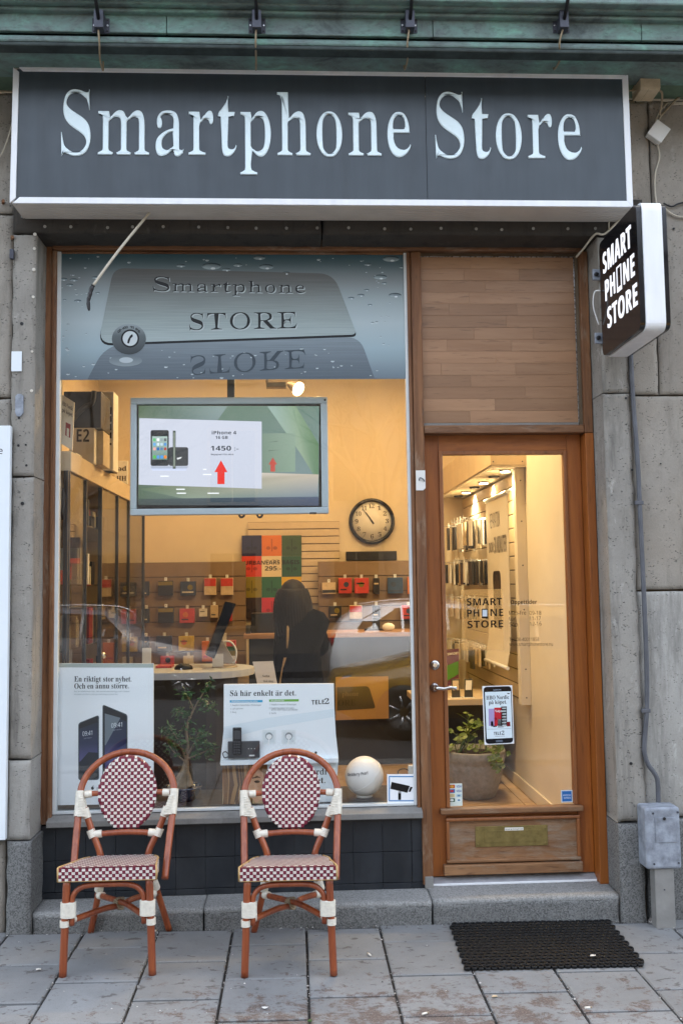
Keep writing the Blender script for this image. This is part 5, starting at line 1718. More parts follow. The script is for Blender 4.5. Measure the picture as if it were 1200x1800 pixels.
# ---------------------------------------------------------------- left showcase
XC, Y0C, Y1C = -1.20, .42, 2.95
CAB = thing('glass_showcase', (-1.45, 1.6, ZFL), 'tall glass showcase along the side wall behind the tall phone poster', 'showcase')
ztc0, ztc1 = 2.262, 2.37
BX(XLW + .002, XC + .012, Y0C, Y1C, ztc0, ztc1).build('fascia', M['slatwall'], CAB, bevel=0.004)
BX(XLW + .002, XC, Y0C, Y1C, ZFL + .001, ZFL + .5).build('plinth', M['counter_body'], CAB, bevel=0.004)
BX(XLW + .002, XLW + .02, Y0C, Y1C, ZFL + .501, ztc0 - .001).build('back_panel', M['slat_brown'], CAB)
BX(XLW + .021, XC - .002, Y1C - .02, Y1C, ZFL + .501, ztc0 - .001).build('end_panel', M['slatwall'], CAB)
M['case_mirror'] = glass('mirrored_showcase_glass', (0.80, 0.78, 0.70), 0.16)
ypost = [Y0C + .01, atx(118, 950, XC).y, atx(151, 950, XC).y, atx(178, 950, XC).y, atx(207, 950, XC).y, atx(227, 950, XC).y, Y1C - .012]
for y in ypost:
    BX(XC - .018, XC + .006, y - .010, y + .010, ZFL + .501, ztc0 - .001).build('post', M['darkgrey'], CAB, bevel=0.002)
for i, (a, b_) in enumerate(zip(ypost, ypost[1:])):
    if i != 2:
        BX(XC - .010, XC - .004, a + .011, b_ - .011, ZFL + .505, ztc0 - .004).build('glass_door', M['case_mirror'], CAB)
for z in (.95, 1.3, 1.65, 2.0):
    BX(XLW + .021, XC - .02, Y0C + .01, Y1C - .022, z, z + .008).build('shelf', M['glass_case'], CAB)
b_ = BX(XC - .004, XC + .01, ypost[2] + .12, ypost[2] + .15, 1.0, 1.06).build('lock', M['chrome'], CAB)
# packages in the open bay
k = 0
ya, yb = ypost[2], ypost[3]
for z, n_, cols in ((.958, 5, ('black', 'white_plastic', 'paper')), (1.308, 6, ('paper', 'white_plastic', 'black')), (1.658, 6, ('white_plastic', 'paper', 'paper')), (2.008, 5, ('black', 'darkgrey', 'paper'))):
    for i in range(n_):
        y = ya + .05 + (yb - ya - .12) * i / n_
        hh = rnd.uniform(.14, .23)
        o = BX(XC - .16, XC - .045 - rnd.random() * .03, y, y + .035, z + .0005, z + hh).build('accessory_box', M[cols[i % 3]], bevel=0.002)
        tag(o, '%s accessory box %s in the open bay of the showcase' % (('narrow', 'pale', 'white', 'dark', 'slim', 'upright')[i], ('on the lowest glass shelf', 'on the second glass shelf', 'on the third glass shelf', 'on the top glass shelf')[(.958, 1.308, 1.658, 2.008).index(z)]), 'box', 'accessory boxes in the showcase')
for bay, nm_ in ((1, 'street-end'), (3, 'middle'), (4, 'far')):
    for z, w_ in ((.958, 'lowest'), (1.308, 'second'), (1.658, 'third'), (2.008, 'top')):
        for i, (q_, m_) in enumerate((('upright pale', 'paper'), ('dark', 'black'), ('small red', 'pk_red'))):
            ya_, yb_ = ypost[bay] + .02, ypost[bay + 1] - .02
            if yb_ - ya_ < .1 or (i == 2 and bay == 4):
                continue
            y = ya_ + (yb_ - ya_) * (i + .15) / 3
            dd = rnd.uniform(.10, .22)
            o = BX(XC - dd - .06, XC - dd, y, y + (yb_ - ya_) * .22, z + .0005, z + rnd.uniform(.08, .22)).build('accessory_box', M[m_], bevel=0.002)
            tag(o, '%s box behind the showcase glass, %s shelf, %s bay' % (q_, w_, nm_), 'box', 'boxes behind the showcase doors')
# on top of the showcase
def carton(name, label, px0_, py0_, px1_, py1_, y0, dy, mat, zbase=None, cat='box'):
    a, c, z0_, z1_ = rect(px0_, py0_, px1_, py1_, y0)
    if zbase is not None:
        z0_ = zbase
    o_ = BX(a, c, y0, y0 + dy, z0_, z1_).build(name, M[mat], bevel=0.003)
    return tag(o_, label, cat), (a, c, z0_, z1_)
ZT = ztc1 + .0008
o, (a, c, z0_, z1_) = carton('carton', 'white carton with dark letters on the showcase, below the black carton', 122, 752, 166, 803, .95, .30, 'paper', ZT)
t_ = B().text('E2', 'bold', (a + (c - a) * .30, .9485, z0_ + .13), ((c - a) * .5, 0, 0), (0, 0, .075), hexc('#2A2320'))
t_.build('lettering', M['print'], o, ink=True)
o, (a2, c2, z2_, z3_) = carton('carton', 'large black display carton on top of the white carton, topmost on the showcase', 112, 688, 178, 752, .96, .28, 'black', z1_ + .001)
ob = B()
ob.tube(spline([(a2 + .06, .955, z2_ + .05), (a2 + .12, .955, z2_ + .12), (a2 + .17, .955, z2_ + .15), (a2 + .18, .955, z2_ + .22)], 5), .016, 8)
ob.build('printed_bottle', M['darkgrey'], o)
o, (a, c, z0_, z1_) = carton('display_card', 'tall white carton side with vertical dark letters beside the black carton', 179, 688, 200, 775, 1.28, .16, 'paper', ZT)
B().text('TELE2', 'bold', ((a + c) / 2 + .025, 1.2785, z0_ + .14), (0, 0, .26), (-.052, 0, 0), hexc('#2A2320')).build('lettering', M['print'], o, ink=True)
o, (a, c, z0_, z1_) = carton('plastic_bag', 'shiny brown wrapped parcel on the showcase beside the white carton', 167, 757, 182, 822, 1.02, .2, 'cream_plastic', ZT, 'parcel')
o, _ = carton('plastic_bag', 'dark glossy wrapped parcel on the showcase behind the brown parcel', 183, 765, 196, 830, 1.3, .2, 'black_gloss', ZT, 'parcel')
lp = [(107.5, 692), (131, 707), (127.5, 792), (106, 779)]
def draw_leaf(b_, Y):
    a, d = at(110, 712, Y), at(130, 723, Y)
    for i, s_ in enumerate(('HBO Nordic', 'på köpet.')):
        q = Vector((0, 0, -.035 * i))
        b_.text(s_, 'serif', a + q + Vector((0, -.0005, 0)), (d - a) * .92, (0, 0, .022), hexc('#2A2018'))
    b_.flat(pxl([(116, 742), (124.5, 746), (124, 770), (115, 765)], Y - .0006), hexc('#9A2A28'))
    b_.flat(pxl([(118, 752), (122, 754), (121.6, 768), (117.6, 766)], Y - .0009), hexc('#E5DCCB'))
sticker('leaflet_card', 'slanted white card leaning at the street end of the showcase top', 'card', lp, hexc('#E9E2D2'), draw_leaf, Y=.50, th=.012, mat='print')
o, (a, c, z0_, z1_) = carton('display_card', 'small pale card with upside-down letters at the far end of the showcase top', 201, 810, 225, 868, 2.1, .02, 'paper', ZT)
B().text('ped', 'serif', (c - .01, 2.0985, z0_ + .12), (-.09, 0, 0), (0, 0, -.035), hexc('#30261E')).text('HH', 'serif', (c - .01, 2.0985, z0_ + .06), (-.07, 0, 0), (0, 0, -.035), hexc('#30261E')).build('lettering', M['print'], o, ink=True)
for i in range(5):
    x = -1.33 + rnd.uniform(-.01, .01)
    b_ = BX(x, x + .10, .68 + i * .004, .84 + i * .003, ZT + i * .0062, ZT + .0055 + i * .0062)
    b_ = b_.build('folded_leaflet', M['paper'])
    tag(b_, ('bottom', 'second lowest', 'middle', 'second highest', 'top')[i] + ' leaflet of the crooked pile in front of the white carton', 'leaflet', 'leaflets piled on the showcase')

# ---------------------------------------------------------------- back wall: slatboards and goods
def slatboard(name, label, px0_, py0_, px1_, py1_, Y, n_, th=.02, zlow=None, m_='slatwall'):
    a, c, z0_, z1_ = rect(px0_, py0_, px1_, py1_, Y)
    if zlow is not None:
        z0_ = zlow
    t = thing(name, ((a + c) / 2, Y, z0_), label, 'slatboard')
    BX(a, c, Y + th * .55, Y + th + .06, z0_, z1_).build('backing', M['groove'], t)
    h_ = (z1_ - z0_) / n_
    for i in range(n_):
        BX(a, c, Y, Y + th * .549, z0_ + i * h_ + .004, z0_ + (i + 1) * h_ - .004).build('slat', M[m_], t, bevel=0.002, seg=1)
    return t, (a, c, z0_, z1_)
slatboard('slatboard', 'narrow-slatted cream board high on the back wall behind the colour poster', 436, 917, 597, 1062, YB - .03, 11)
slatboard('slatboard', 'wide-slatted low board with dark and red packs, beside the showcase', 250, 988, 432, 1172, 3.80, 7, m_='slat_brown')
slatboard('slatboard', 'wide-slatted low board with red and navy packs, under the clock', 560, 986, 760, 1172, 3.80, 7, m_='slat_brown')
YP = 3.797
def pack(px0_, py0_, px1_, py1_, col, where, band=None, Y=YP, dy=.05):
    a, c, z0_, z1_ = rect(px0_, py0_, px1_, py1_, Y - dy)
    t = thing('headphone_pack', ((a + c) / 2, Y - dy, z0_), '%s pack hanging %s' % (col, where), 'pack', 'packs hanging on the back wall')
    BX(a, c, Y - dy, Y - .008, z0_, z1_).build('carton', M['pk_' + col], t, bevel=0.003)
    if band:
        bc, f0, f1 = band
        BX(a + .002, c - .002, Y - dy - .0012, Y - dy - .0002, z0_ + (z1_ - z0_) * f0, z0_ + (z1_ - z0_) * f1).build('printed_band', M['pk_' + bc], t)
    else:
        f0 = rnd.choice((.12, .2, .6))
        lc = {'navy': 'white', 'black': 'cream', 'red': 'black', 'cream': 'navy', 'yellow': 'olive', 'olive': 'yellow', 'orange': 'red', 'white': 'black', 'blue': 'navy'}[col]
        BX(a + (c - a) * .12, a + (c - a) * rnd.uniform(.5, .88), Y - dy - .0012, Y - dy - .0002, z0_ + (z1_ - z0_) * f0, z0_ + (z1_ - z0_) * (f0 + .09)).build('printed_line', M['pk_' + lc], t)
        if c - a > .1:
            B().lathe([(.024, 0), (.024, -.001)], ((a + c) / 2 + rnd.uniform(-.02, .02), Y - dy - .0002, (z0_ + z1_) / 2 + .01), 12, axis='y').build('printed_disc', M['pk_' + rnd.choice(('black', 'olive', 'navy', 'orange'))], t)
    xm = (a + c) / 2
    BX(xm - .012, xm + .012, Y - dy * .6, Y - dy * .6 + .002, z1_ + .0005, z1_ + .03).build('hang_tab', M['white_plastic'], t)
    B().tube([(xm, Y - dy - .01, z1_ + .018), (xm, Y, z1_ + .018)], .003, 6).build('hook', M['steel'], t)
A_ = 'beside the showcase'
C_ = 'under the clock'
E_ = 'at the showcase end'
C_ = 'under the clock'
pack(232, 1022, 262, 1047, 'navy', 'in the top row nearest the showcase ' + A_)
pack(278, 1021, 304, 1047, 'black', 'with a green label, top row ' + A_, ('olive', .7, .95))
pack(317, 1022, 344, 1047, 'navy', 'in the middle of the top row ' + A_)
pack(359, 1016, 380, 1046, 'cream', 'with a red top, fourth in the top row ' + A_, ('red', .52, .98))
pack(388, 1016, 410, 1046, 'cream', 'with a red top, last in the top row ' + A_, ('red', .52, .98))
pack(230, 1069, 249, 1095, 'red', 'in the second row nearest the showcase ' + A_)
pack(252, 1070, 262, 1095, 'navy', 'narrow, second row by the red one ' + A_)
pack(278, 1068, 305, 1095, 'black', 'with a green label, second row ' + A_, ('olive', .7, .95))
pack(316, 1070, 342, 1095, 'red', 'in the middle of the second row ' + A_)
pack(350, 1070, 364, 1084, 'white', 'small, second row, next to the red one ' + A_)
pack(370, 1064, 383, 1086, 'cream', 'small, last in the second row ' + A_)
pack(232, 1117, 248, 1144, 'olive', 'in the third row nearest the showcase ' + A_)
pack(251, 1119, 262, 1144, 'black', 'narrow, third row by the olive one ' + A_)
pack(275, 1118, 302, 1145, 'black', 'wide, third row ' + A_)
pack(314, 1118, 341, 1144, 'yellow', 'in the third row ' + A_)
pack(355, 1127, 374, 1163, 'orange', 'lowest, behind the monitor ' + A_)
pack(384, 1113, 398, 1145, 'white', 'narrow, third row nearest the monitor ' + A_)
pack(391, 1066, 408, 1092, 'red', 'thin, last in the second row ' + A_)
pack(236, 1152, 258, 1172, 'orange', 'lowest row nearest the showcase ' + A_)
pack(282, 1153, 306, 1172, 'red', 'lowest row ' + A_)
pack(322, 1153, 340, 1172, 'white', 'lowest row above the mouse ' + A_)
pack(706, 1064, 730, 1088, 'red', 'lower row nearest the door post ' + C_)
pack(614, 1064, 636, 1088, 'cream', 'lower row between the black ones ' + C_, ('red', .5, .95))
pack(716, 1014, 738, 1044, 'orange', 'top row nearest the door post ' + C_)
pack(566, 1024, 590, 1044, 'cream', 'with a dark label, first ' + C_, ('black', .1, .35))
pack(595, 1016, 618, 1043, 'red', 'the nearer to the cream card of two alike ' + C_)
pack(623, 1016, 648, 1043, 'red', 'the nearer to the black strip of two alike ' + C_)
pack(656, 1016, 667, 1044, 'black', 'narrow, top row ' + C_)
pack(681, 1015, 708, 1043, 'blue', 'in the top row ' + C_)
pack(578, 1065, 600, 1086, 'black', 'lower row, over the wooden counter ' + C_)
pack(655, 1064, 668, 1086, 'black', 'narrow, lower row ' + C_)
# colour poster
PX0, PX1, PY0, PY1 = 425, 530, 941, 1087
GRID = [['#2A2A4C', '#D87422', '#3C5230'], ['#D04430', '#E2CDA2', '#2C5438'], ['#8A7A22', '#2C643C', '#DDB224'], ['#3A2A1E', '#CC3038', '#E4C8A8']]
YPO = YB - .045
PST = thing('colour_poster', at(477, 1087, YPO), 'poster of twelve coloured squares with headphones and a price on the back wall', 'poster')
for r_ in range(4):
    for c_ in range(3):
        x0 = PX0 + (PX1 - PX0) * c_ / 3; x1 = PX0 + (PX1 - PX0) * (c_ + 1) / 3
        y0 = PY0 + (PY1 - PY0) * r_ / 4; y1 = PY0 + (PY1 - PY0) * (r_ + 1) / 4
        a, c, z0_, z1_ = rect(x0, y0, x1, y1, YPO)
        b_ = B()
        b_.box(a + .0005, c - .0005, YPO, YPO + .006, z0_ + .0005, z1_ - .0005)
        b_.ink = [hexc(GRID[r_][c_])] * len(b_.v)
        dark = tuple(q * .55 for q in hexc(GRID[r_][c_]))
        cx_, cy_ = (x0 + x1) / 2, (y0 + y1) / 2
        if (r_, c_) != (1, 1):
            for q in (-6, 6):
                b_.flat(pxl(ellipse(cx_ + q, cy_ + 4, 4, 3, 10), YPO - .0008), dark)
            b_.flat(pxl([(cx_ - 1, cy_ - 12), (cx_ + 1, cy_ - 12), (cx_ + 1.5, cy_ + 10), (cx_ - .5, cy_ + 10)], YPO - .0010), dark)
        else:
            for q in (-8, 3, 10):
                b_.flat(pxl(ellipse(cx_ + q, cy_ - 9, 4.5, 3.6, 12), YPO - .0008), hexc('#B9A684'))
                b_.flat(pxl(ellipse(cx_ + q, cy_ - 9, 2.4, 2.0, 10), YPO - .0011), hexc('#E2CDA2'))
        b_.build('square', M['print'], PST, ink=True)
b_ = B()
b_.textpx('URBANEARS BAGIS', 'bold', 430, 993, 526, 991.5, 7, YPO - .0016, hexc('#171310'))
b_.textpx('295:-', 'bold', 465.5, 1003, 494, 1002.5, 7.6, YPO - .0016, hexc('#171310'))
b_.build('lettering', M['print'], PST, ink=True)
# clock
YCK = YB - .05
p = at(653.5, 916, YCK)
rc = (at(694, 916, YCK).x - at(613, 916, YCK).x) / 2
CK = thing('wall_clock', (p.x, YB, p.z), 'round wall clock with a black rim and cream dial near the back corner', 'clock')
B().lathe([(rc, .049), (rc, .012), (rc * .97, 0), (rc * .90, -.004), (rc * .85, .004), (rc * .84, .018)], (p.x, YCK, p.z), 40, axis='y', cap=False).build('rim', M['black_gloss'], CK)
B().lathe([(rc * .84, .02), (rc * .84, .0185), (.0005, .018)], (p.x, YCK, p.z), 40, axis='y').build('dial', M['paper'], CK)
b_ = B()
for hnum in range(1, 13):
    a = math.radians(90 - 30 * hnum)
    w = .030 if hnum < 10 else .050
    cxn, czn = p.x + math.cos(a) * rc * .66, p.z + math.sin(a) * rc * .66
    b_.text(str(hnum), 'serif', (cxn - w / 2, YCK + .0172, czn - .019), (w, 0, 0), (0, 0, .038), hexc('#2A221A'))
    b_.flat([(p.x + math.cos(a + s_) * rc * k_, YCK + .0174, p.z + math.sin(a + s_) * rc * k_) for s_, k_ in ((-.012, .78), (-.012, .82), (.012, .82), (.012, .78))], hexc('#2A221A'))
b_.build('numerals', M['print'], CK, ink=True)
for ang, ln, w in ((324, .68, .006), (327, .46, .009)):
    a = math.radians(90 - ang)
    d_, q_ = Vector((math.cos(a), 0, math.sin(a))), Vector((-math.sin(a), 0, math.cos(a)))
    c0 = Vector((p.x, YCK + (.012 if ln > .5 else .0145), p.z))
    B().prism([c0 - d_ * .03 - q_ * w, c0 + d_ * rc * ln - q_ * w * .4, c0 + d_ * rc * ln + q_ * w * .4, c0 - d_ * .03 + q_ * w], (0, .002, 0)).build('hand', M['black'], CK)
o, _ = carton('wall_vent', 'dark flat ventilation slot on the back wall below the clock', 608, 969, 697, 985, YB - .02, .019, 'black', None, 'vent')

# ---------------------------------------------------------------- counters
CT = thing('service_counter', (-.7, 1.6, ZFL), 'pale rounded counter top on a charcoal base behind the bonsai plant', 'counter')
xe = -.272
pts = [(-1.19, 1.30)] + [(xe - .34 + .34 * math.sin(t), 1.64 - .34 * math.cos(t)) for t in [math.pi * i / 14 for i in range(15)]] + [(-1.19, 1.98)]
B().prism([(x, y, 1.062) for x, y in pts], (0, 0, .042)).build('counter_top', M['counter_top'], CT, bevel=0.006)
pts2 = [(-1.18, 1.40)] + [(xe - .36 + .25 * math.sin(t), 1.65 - .25 * math.cos(t)) for t in [math.pi * i / 12 for i in range(13)]] + [(-1.18, 1.90)]
B().prism([(x, y, ZFL + .08) for x, y in pts2], (0, 0, 1.061 - ZFL - .08)).build('counter_base', M['counter_body'], CT)
B().prism([(x, y + (.03 if y < 1.6 else -.03), ZFL + .0005) for x, y in pts2], (0, 0, .079)).build('kick_plinth', M['black'], CT)
ZC = 1.1045
BC = thing('bar_counter', (.4, 3.25, ZFL), 'dark bar counter with a wood-edged top below the clock', 'counter')
xb0, xb1 = at(428, 1115, 3.05).x, at(735, 1115, 3.05).x
zt_ = at(600, 1112, 3.05).z
BX(xb0, xb1, 3.05, 3.55, zt_ - .04, zt_).build('counter_top', M['plank'], BC, bevel=0.004)
BX(xb0 + .04, xb1 - .03, 3.10, 3.5, ZFL + .0005, zt_ - .041).build('counter_base', M['counter_body'], BC, bevel=0.004)
# board with plate and letters leaning on the bar front
def draw_tan(b_, Y):
    b_.flat(pxl(rounded([(592, 1208), (648, 1206), (660, 1245), (592, 1249)], [0, 7, 5, 0]), Y - .001), hexc('#3A3028'))
    b_.textpx('phone', 'serif', 601, 1224, 630, 1223, 8, Y - .002, hexc('#6A5A48'))
    b_.textpx('ORE', 'serif', 594, 1241, 625, 1240, 10, Y - .002, hexc('#14100C'))
sticker('counter_board', 'tan board with a dark rounded plate and letters on the bar counter front', 'sign', [(590, 1190.5), (682, 1189), (683, 1263), (590, 1266)], hexc('#A67E4E'), draw_tan, Y=3.07, th=.012, mat='print')

# things on the service counter
MON = thing('desk_monitor', (-.46, 1.70, ZC), 'black monitor seen from its edge on the pale rounded counter', 'monitor')
def mp(x, y, Y):
    return tuple(at(x, y, Y))
B().hexa([mp(362, 1152, 1.50), mp(377, 1158, 1.50), mp(415, 1061, 1.46), mp(396, 1057, 1.46)], [mp(360, 1149, 1.90), mp(366, 1151, 1.92), mp(402, 1063, 1.88), mp(393, 1061, 1.86)]).build('panel', M['black_gloss'], MON, bevel=0.004)
B().prism([mp(377, 1165, 1.66), mp(415, 1168, 1.66), mp(391, 1126, 1.66), mp(386, 1124, 1.66)], (0, .03, 0)).build('stand', M['alu'], MON, bevel=0.002)
a = at(395, 1168, 1.64)
B().lathe([(.085, 0), (.085, .006), (.07, .008)], (a.x, 1.66, ZC), 24).build('foot', M['alu'], MON)
B().tube(spline([mp(389, 1128, 1.68), mp(405, 1128, 1.68), mp(415, 1142, 1.66), mp(414, 1160, 1.66), mp(409, 1166, 1.66)], 6), .006, 7).build('cable', M['white_plastic'], MON)
o = BX(at(374, 1160, 1.62).x, at(393, 1160, 1.62).x, 1.60, 1.606, ZC + .009, at(384, 1149, 1.62).z).build('price_tag', M['paper'])
tag(o, 'small white price tag leaning on the monitor stand', 'tag')
MS = thing('computer_mouse', (at(323, 1168, 1.52).x, 1.52, ZC), 'black computer mouse on a sheet of paper on the pale counter', 'mouse')
mx = MS.location.x
B().ball((mx, 1.52, ZC + .008), .06, 18, 0, (1.0, .62, .55)).build('body', M['black'], MS)
B().ball((mx - .014, 1.49, ZC + .034), .011, 10).build('wheel', M['darkgrey'], MS)
o = BX(mx - .075, mx + .12, 1.45, 1.60, ZC + .0002, ZC + .0016).build('paper_sheet', M['paper'])
tag(o, 'white sheet of paper under the mouse on the pale counter', 'paper')
o = BX(at(250, 1150, 1.5).x, at(266, 1150, 1.5).x, 1.5, 1.506, ZC, at(258, 1139, 1.5).z).build('name_card', M['paper'], bevel=0.001)
tag(o, 'small upright tan card on the counter above the tall phone poster', 'card')
o = BX(at(275, 1168, 1.7).x, at(303, 1168, 1.7).x, 1.66, 1.8, ZC, ZC + .014).build('red_notebook', M['pk_red'], bevel=0.002)
tag(o, 'flat red notebook on the pale counter behind the mouse', 'notebook')
p = at(180, 1157, 1.4)
LN = thing('suction_lens', (p.x, 1.4, ZC), 'small clear ball on a stem standing at the counter end by the showcase', 'ornament')
B().tube([(p.x, 1.4, ZC), (p.x, 1.4, p.z)], .005, 8).build('stem', M['steel'], LN)
B().ball((p.x, 1.4, p.z + .018), .024, 16).build('ball', M['chrome'], LN)
STK = [('pk_red', .03), ('paper', .025), ('pk_olive', .035), ('leaf', .03), ('pk_red', .04)]
z = ZC
xk0, xk1 = at(399, 1110, 1.95).x, at(415, 1110, 1.95).x
SBX = thing('pack_tower', ((xk0 + xk1) / 2, 1.93, ZC), 'upright red, white and green pack behind the monitor on the counter', 'pack')
for mnm, h_ in STK:
    BX(xk0, xk1, 1.90, 1.96, z + .0003, z + h_).build('printed_panel', M[mnm], SBX)
    z += h_
# leaflet stand behind the white display
LFS = thing('leaflet_stand', (at(466, 1300, .75).x, .75, ZFL), 'cream leaflet holder on a thin pole above the white phone display', 'leaflet holder')
lx = LFS.location.x
B().lathe([(.13, 0), (.13, .008), (.02, .014)], (lx, .76, ZFL + .0005), 20).build('foot', M['darkgrey'], LFS)
B().tube([(lx, .765, ZFL + .012), (lx, .765, at(466, 1185, .75).z)], .010, 8).build('pole', M['alu'], LFS)
lb = B().flat(pxl([(453, 1206), (488, 1206), (480, 1162), (444, 1163)], .74), hexc('#D9C2A8'))
q = pxl([(453, 1206), (488, 1206), (480, 1162), (444, 1163)], .755)
lb.add(q + pxl([(453, 1206), (488, 1206), (480, 1162), (444, 1163)], .741), [(3, 2, 1, 0), (0, 1, 5, 4), (1, 2, 6, 5), (2, 3, 7, 6), (3, 0, 4, 7)], 0, False, [hexc('#D9C2A8')] * 8)
lb.textpx('Nordisk', 'serif', 461, 1190, 474, 1190, 3.5, .7385, hexc('#55483A'))
lb.textpx('läsk idag', 'serif', 463, 1199, 480, 1199, 3.5, .7385, hexc('#55483A'))
lb.build('holder', M['print'], LFS, ink=True)
# bar counter goods
o, _ = carton('till_printer', 'black till printer on the bar counter next to the woman', 441, 1078, 487, 1112, 3.2, .25, 'black', zt_ + .0005, 'printer')
o, _ = carton('cash_tray', 'low dark cash tray at the near end of the bar counter', 432, 1100, 440, 1112, 3.12, .2, 'darkgrey', zt_ + .0005, 'tray')
px_ = at(661, 1100, 3.3).x
BM = thing('pole_display', (px_, 3.3, zt_), 'dark customer display on a pole on the bar counter below the clock', 'display')
BX(px_ - .03, px_ + .03, 3.28, 3.33, zt_ + .0005, at(661, 1085, 3.3).z).build('pole', M['black'], BM, bevel=0.004)
BX(px_ - .10, px_ + .10, 3.27, 3.34, zt_ + .0003, zt_ + .02).build('foot', M['black'], BM, bevel=0.003)
o = B().ball(tuple(at(682, 1092, 3.15) + Vector((0, 0, 0))), .05, 9, 0, (1.1, .4, .7)).build('paper_rosette', M['paper'])
o.location.z += zt_ + .034 - at(682, 1092, 3.15).z
tag(o, 'crumpled cream paper rosette on the bar counter', 'decoration')

# ---------------------------------------------------------------- right-hand side seen through the door
XS = 1.545
RS = thing('wall_slatboard', (XS, 2.8, .82), 'long slatted wall board with accessory hooks on the ivory side wall', 'slatboard')
ye0, ye1 = 1.70, 3.95
BX(XS + .012, XRW - .001, ye0 + .085, ye1, .82, 2.40).build('backing', M['groove'], RS)
zz = .83
while zz < 2.38:
    BX(XS, XS + .0115, ye0 + .09, ye1, zz + .004, min(zz + .099, 2.40) - .004).build('slat', M['slatwall'], RS, bevel=0.002, seg=1)
    zz += .099
PB = BX(XS - .035, XRW - .001, ye0, ye0 + .084, .81, 2.415).build('end_post', M['white_wall'], RS, bevel=0.003)
for z in (.86, 1.05, 1.45, 1.75, 2.05, 2.33):
    B().lathe([(.005, 0), (.005, -.002)], (XS + .0, ye0 + .0002, z), 8, axis='y').build('screw', M['bracket'], PB)
CN = thing('lighting_canopy', (1.45, 2.8, 2.42), 'box-shaped cream lighting canopy with downlights above the side-wall slatboard', 'lamp')
BX(1.33, XRW - .002, ye0 - .05, ye1, 2.43, 2.66).build('canopy_box', M['slatwall'], CN, bevel=0.003)
BX(1.338, XRW - .004, ye0 - .045, ye1, 2.418, 2.4295).build('underside', M['white_wall'], CN)
for z in (2.455, 2.63):
    for x in (1.35, 1.55):
        B().lathe([(.005, 0), (.005, -.002)], (x, ye0 - .0502, z), 8, axis='y').build('screw', M['bracket'], CN)
for i in range(6):
    y = ye0 + .12 + i * .38
    lit = i % 2 == 0
    DL = B().lathe([(.042, -.012), (.042, 0)], (1.47, y, 2.4175), 18).build('downlight', M['bracket'], CN)
    B().lathe([(.034, -.003), (.034, 0)], (1.47, y, 2.4052), 18).build('lens', M['spot_lit'] if lit else M['darkgrey'], DL)
    if lit:
        ld = bpy.data.lights.new('downlight_glow', 'SPOT')
        ld.energy, ld.spot_size, ld.spot_blend, ld.color, ld.shadow_soft_size = 15.0, math.radians(130), .8, (1.0, 0.80, 0.46), .03
        lo = bpy.data.objects.new('downlight_glow', ld)
        COL.objects.link(lo)
        lo.location = (1.505, y, 2.398)
        put(lo, CN)
# hanging banner
XBN, yb0, yb1 = 1.47, 1.78, 2.52
zb1, zb0 = 2.255, 1.06
BN = thing('hanging_banner', (XBN, 2.15, zb0), 'cream repair banner with a cracked phone hanging on the side-wall slatboard', 'banner')
b_ = B()
nseg = 14
def bx_(z):
    return XBN + .035 * max(0, (1.35 - z) / .3) ** 2 * -1
for i in range(nseg):
    z0_, z1_ = zb0 + (zb1 - zb0) * i / nseg, zb0 + (zb1 - zb0) * (i + 1) / nseg
    b_.add([(bx_(z0_), yb1, z0_), (bx_(z0_), yb0, z0_), (bx_(z1_), yb0, z1_), (bx_(z1_), yb1, z1_)], [(0, 1, 2, 3)], 0, True, [hexc('#E6DFCF')] * 4)
    b_.add([(bx_(z0_) + .003, yb1, z0_), (bx_(z0_) + .003, yb0, z0_), (bx_(z1_) + .003, yb0, z1_), (bx_(z1_) + .003, yb1, z1_)], [(3, 2, 1, 0)], 0, True, [hexc('#E6DFCF')] * 4)
def bt(s_, style, ya_, yb_, z_, h_, col):
    b_.text(s_, style, (XBN - .0012, ya_, z_), (0, yb_ - ya_, 0), (0, 0, h_), hexc(col))
bt('REPARATION', 'sans', 2.38, 2.04, 2.04, .11, '#5A544C')
bt('INOM', 'bold', 2.44, 2.28, 1.86, .075, '#6A6258')
bt('30 MINUTER', 'bold', 2.25, 1.84, 1.85, .12, '#5A544C')
ph = rounded([(2.32, 1.72), (2.06, 1.72), (2.06, 1.02), (2.32, 1.02)], .05)
ph = [(y, max(z, 1.22)) for y, z in ph]
b_.add([(XBN - .0012, y, z) for y, z in ph], [tuple(range(len(ph)))], 0, False, [hexc('#2A2524')] * len(ph))
for i in range(16):
    a = math.radians(20 + i * 22)
    c0 = (2.18, 1.50)
    r0, r1 = .02, rnd.uniform(.10, .22)
    q = [(c0[0] + r0 * math.cos(a), c0[1] + r0 * math.sin(a)), (c0[0] + min(.12, abs(r1 * math.cos(a))) * (1 if math.cos(a) > 0 else -1), c0[1] + r1 * math.sin(a)), (c0[0] + min(.12, abs(r1 * math.cos(a + .06))) * (1 if math.cos(a + .06) > 0 else -1), c0[1] + r1 * math.sin(a + .06))]
    b_.add([(XBN - .0018, y, z) for y, z in q], [(0, 1, 2)], 0, False, [hexc('#8A7C6C')] * 3)
bt('FLÄCKNING'.replace('Ä', 'A'), 'bold', 2.30, 2.12, 1.135, .035, '#5A544C')
b_.build('cloth', M['print'], BN, ink=True)
B().tube([(XBN, yb0 - .02, zb1 + .005), (XBN, yb1 + .02, zb1 + .005)], .016, 8).build('top_rail', M['white_plastic'], BN)
B().tube([(bx_(zb0), yb0 - .02, zb0 - .008), (bx_(zb0), yb1 + .02, zb0 - .008)], .013, 8).build('bottom_rail', M['white_plastic'], BN)
for y in (yb0 + .01, yb1 - .02):
    B().tube([(XBN, y, zb1 + .02), (XS + .002, y, zb1 + .03)], .004, 6).build('hook', M['steel'], BN)
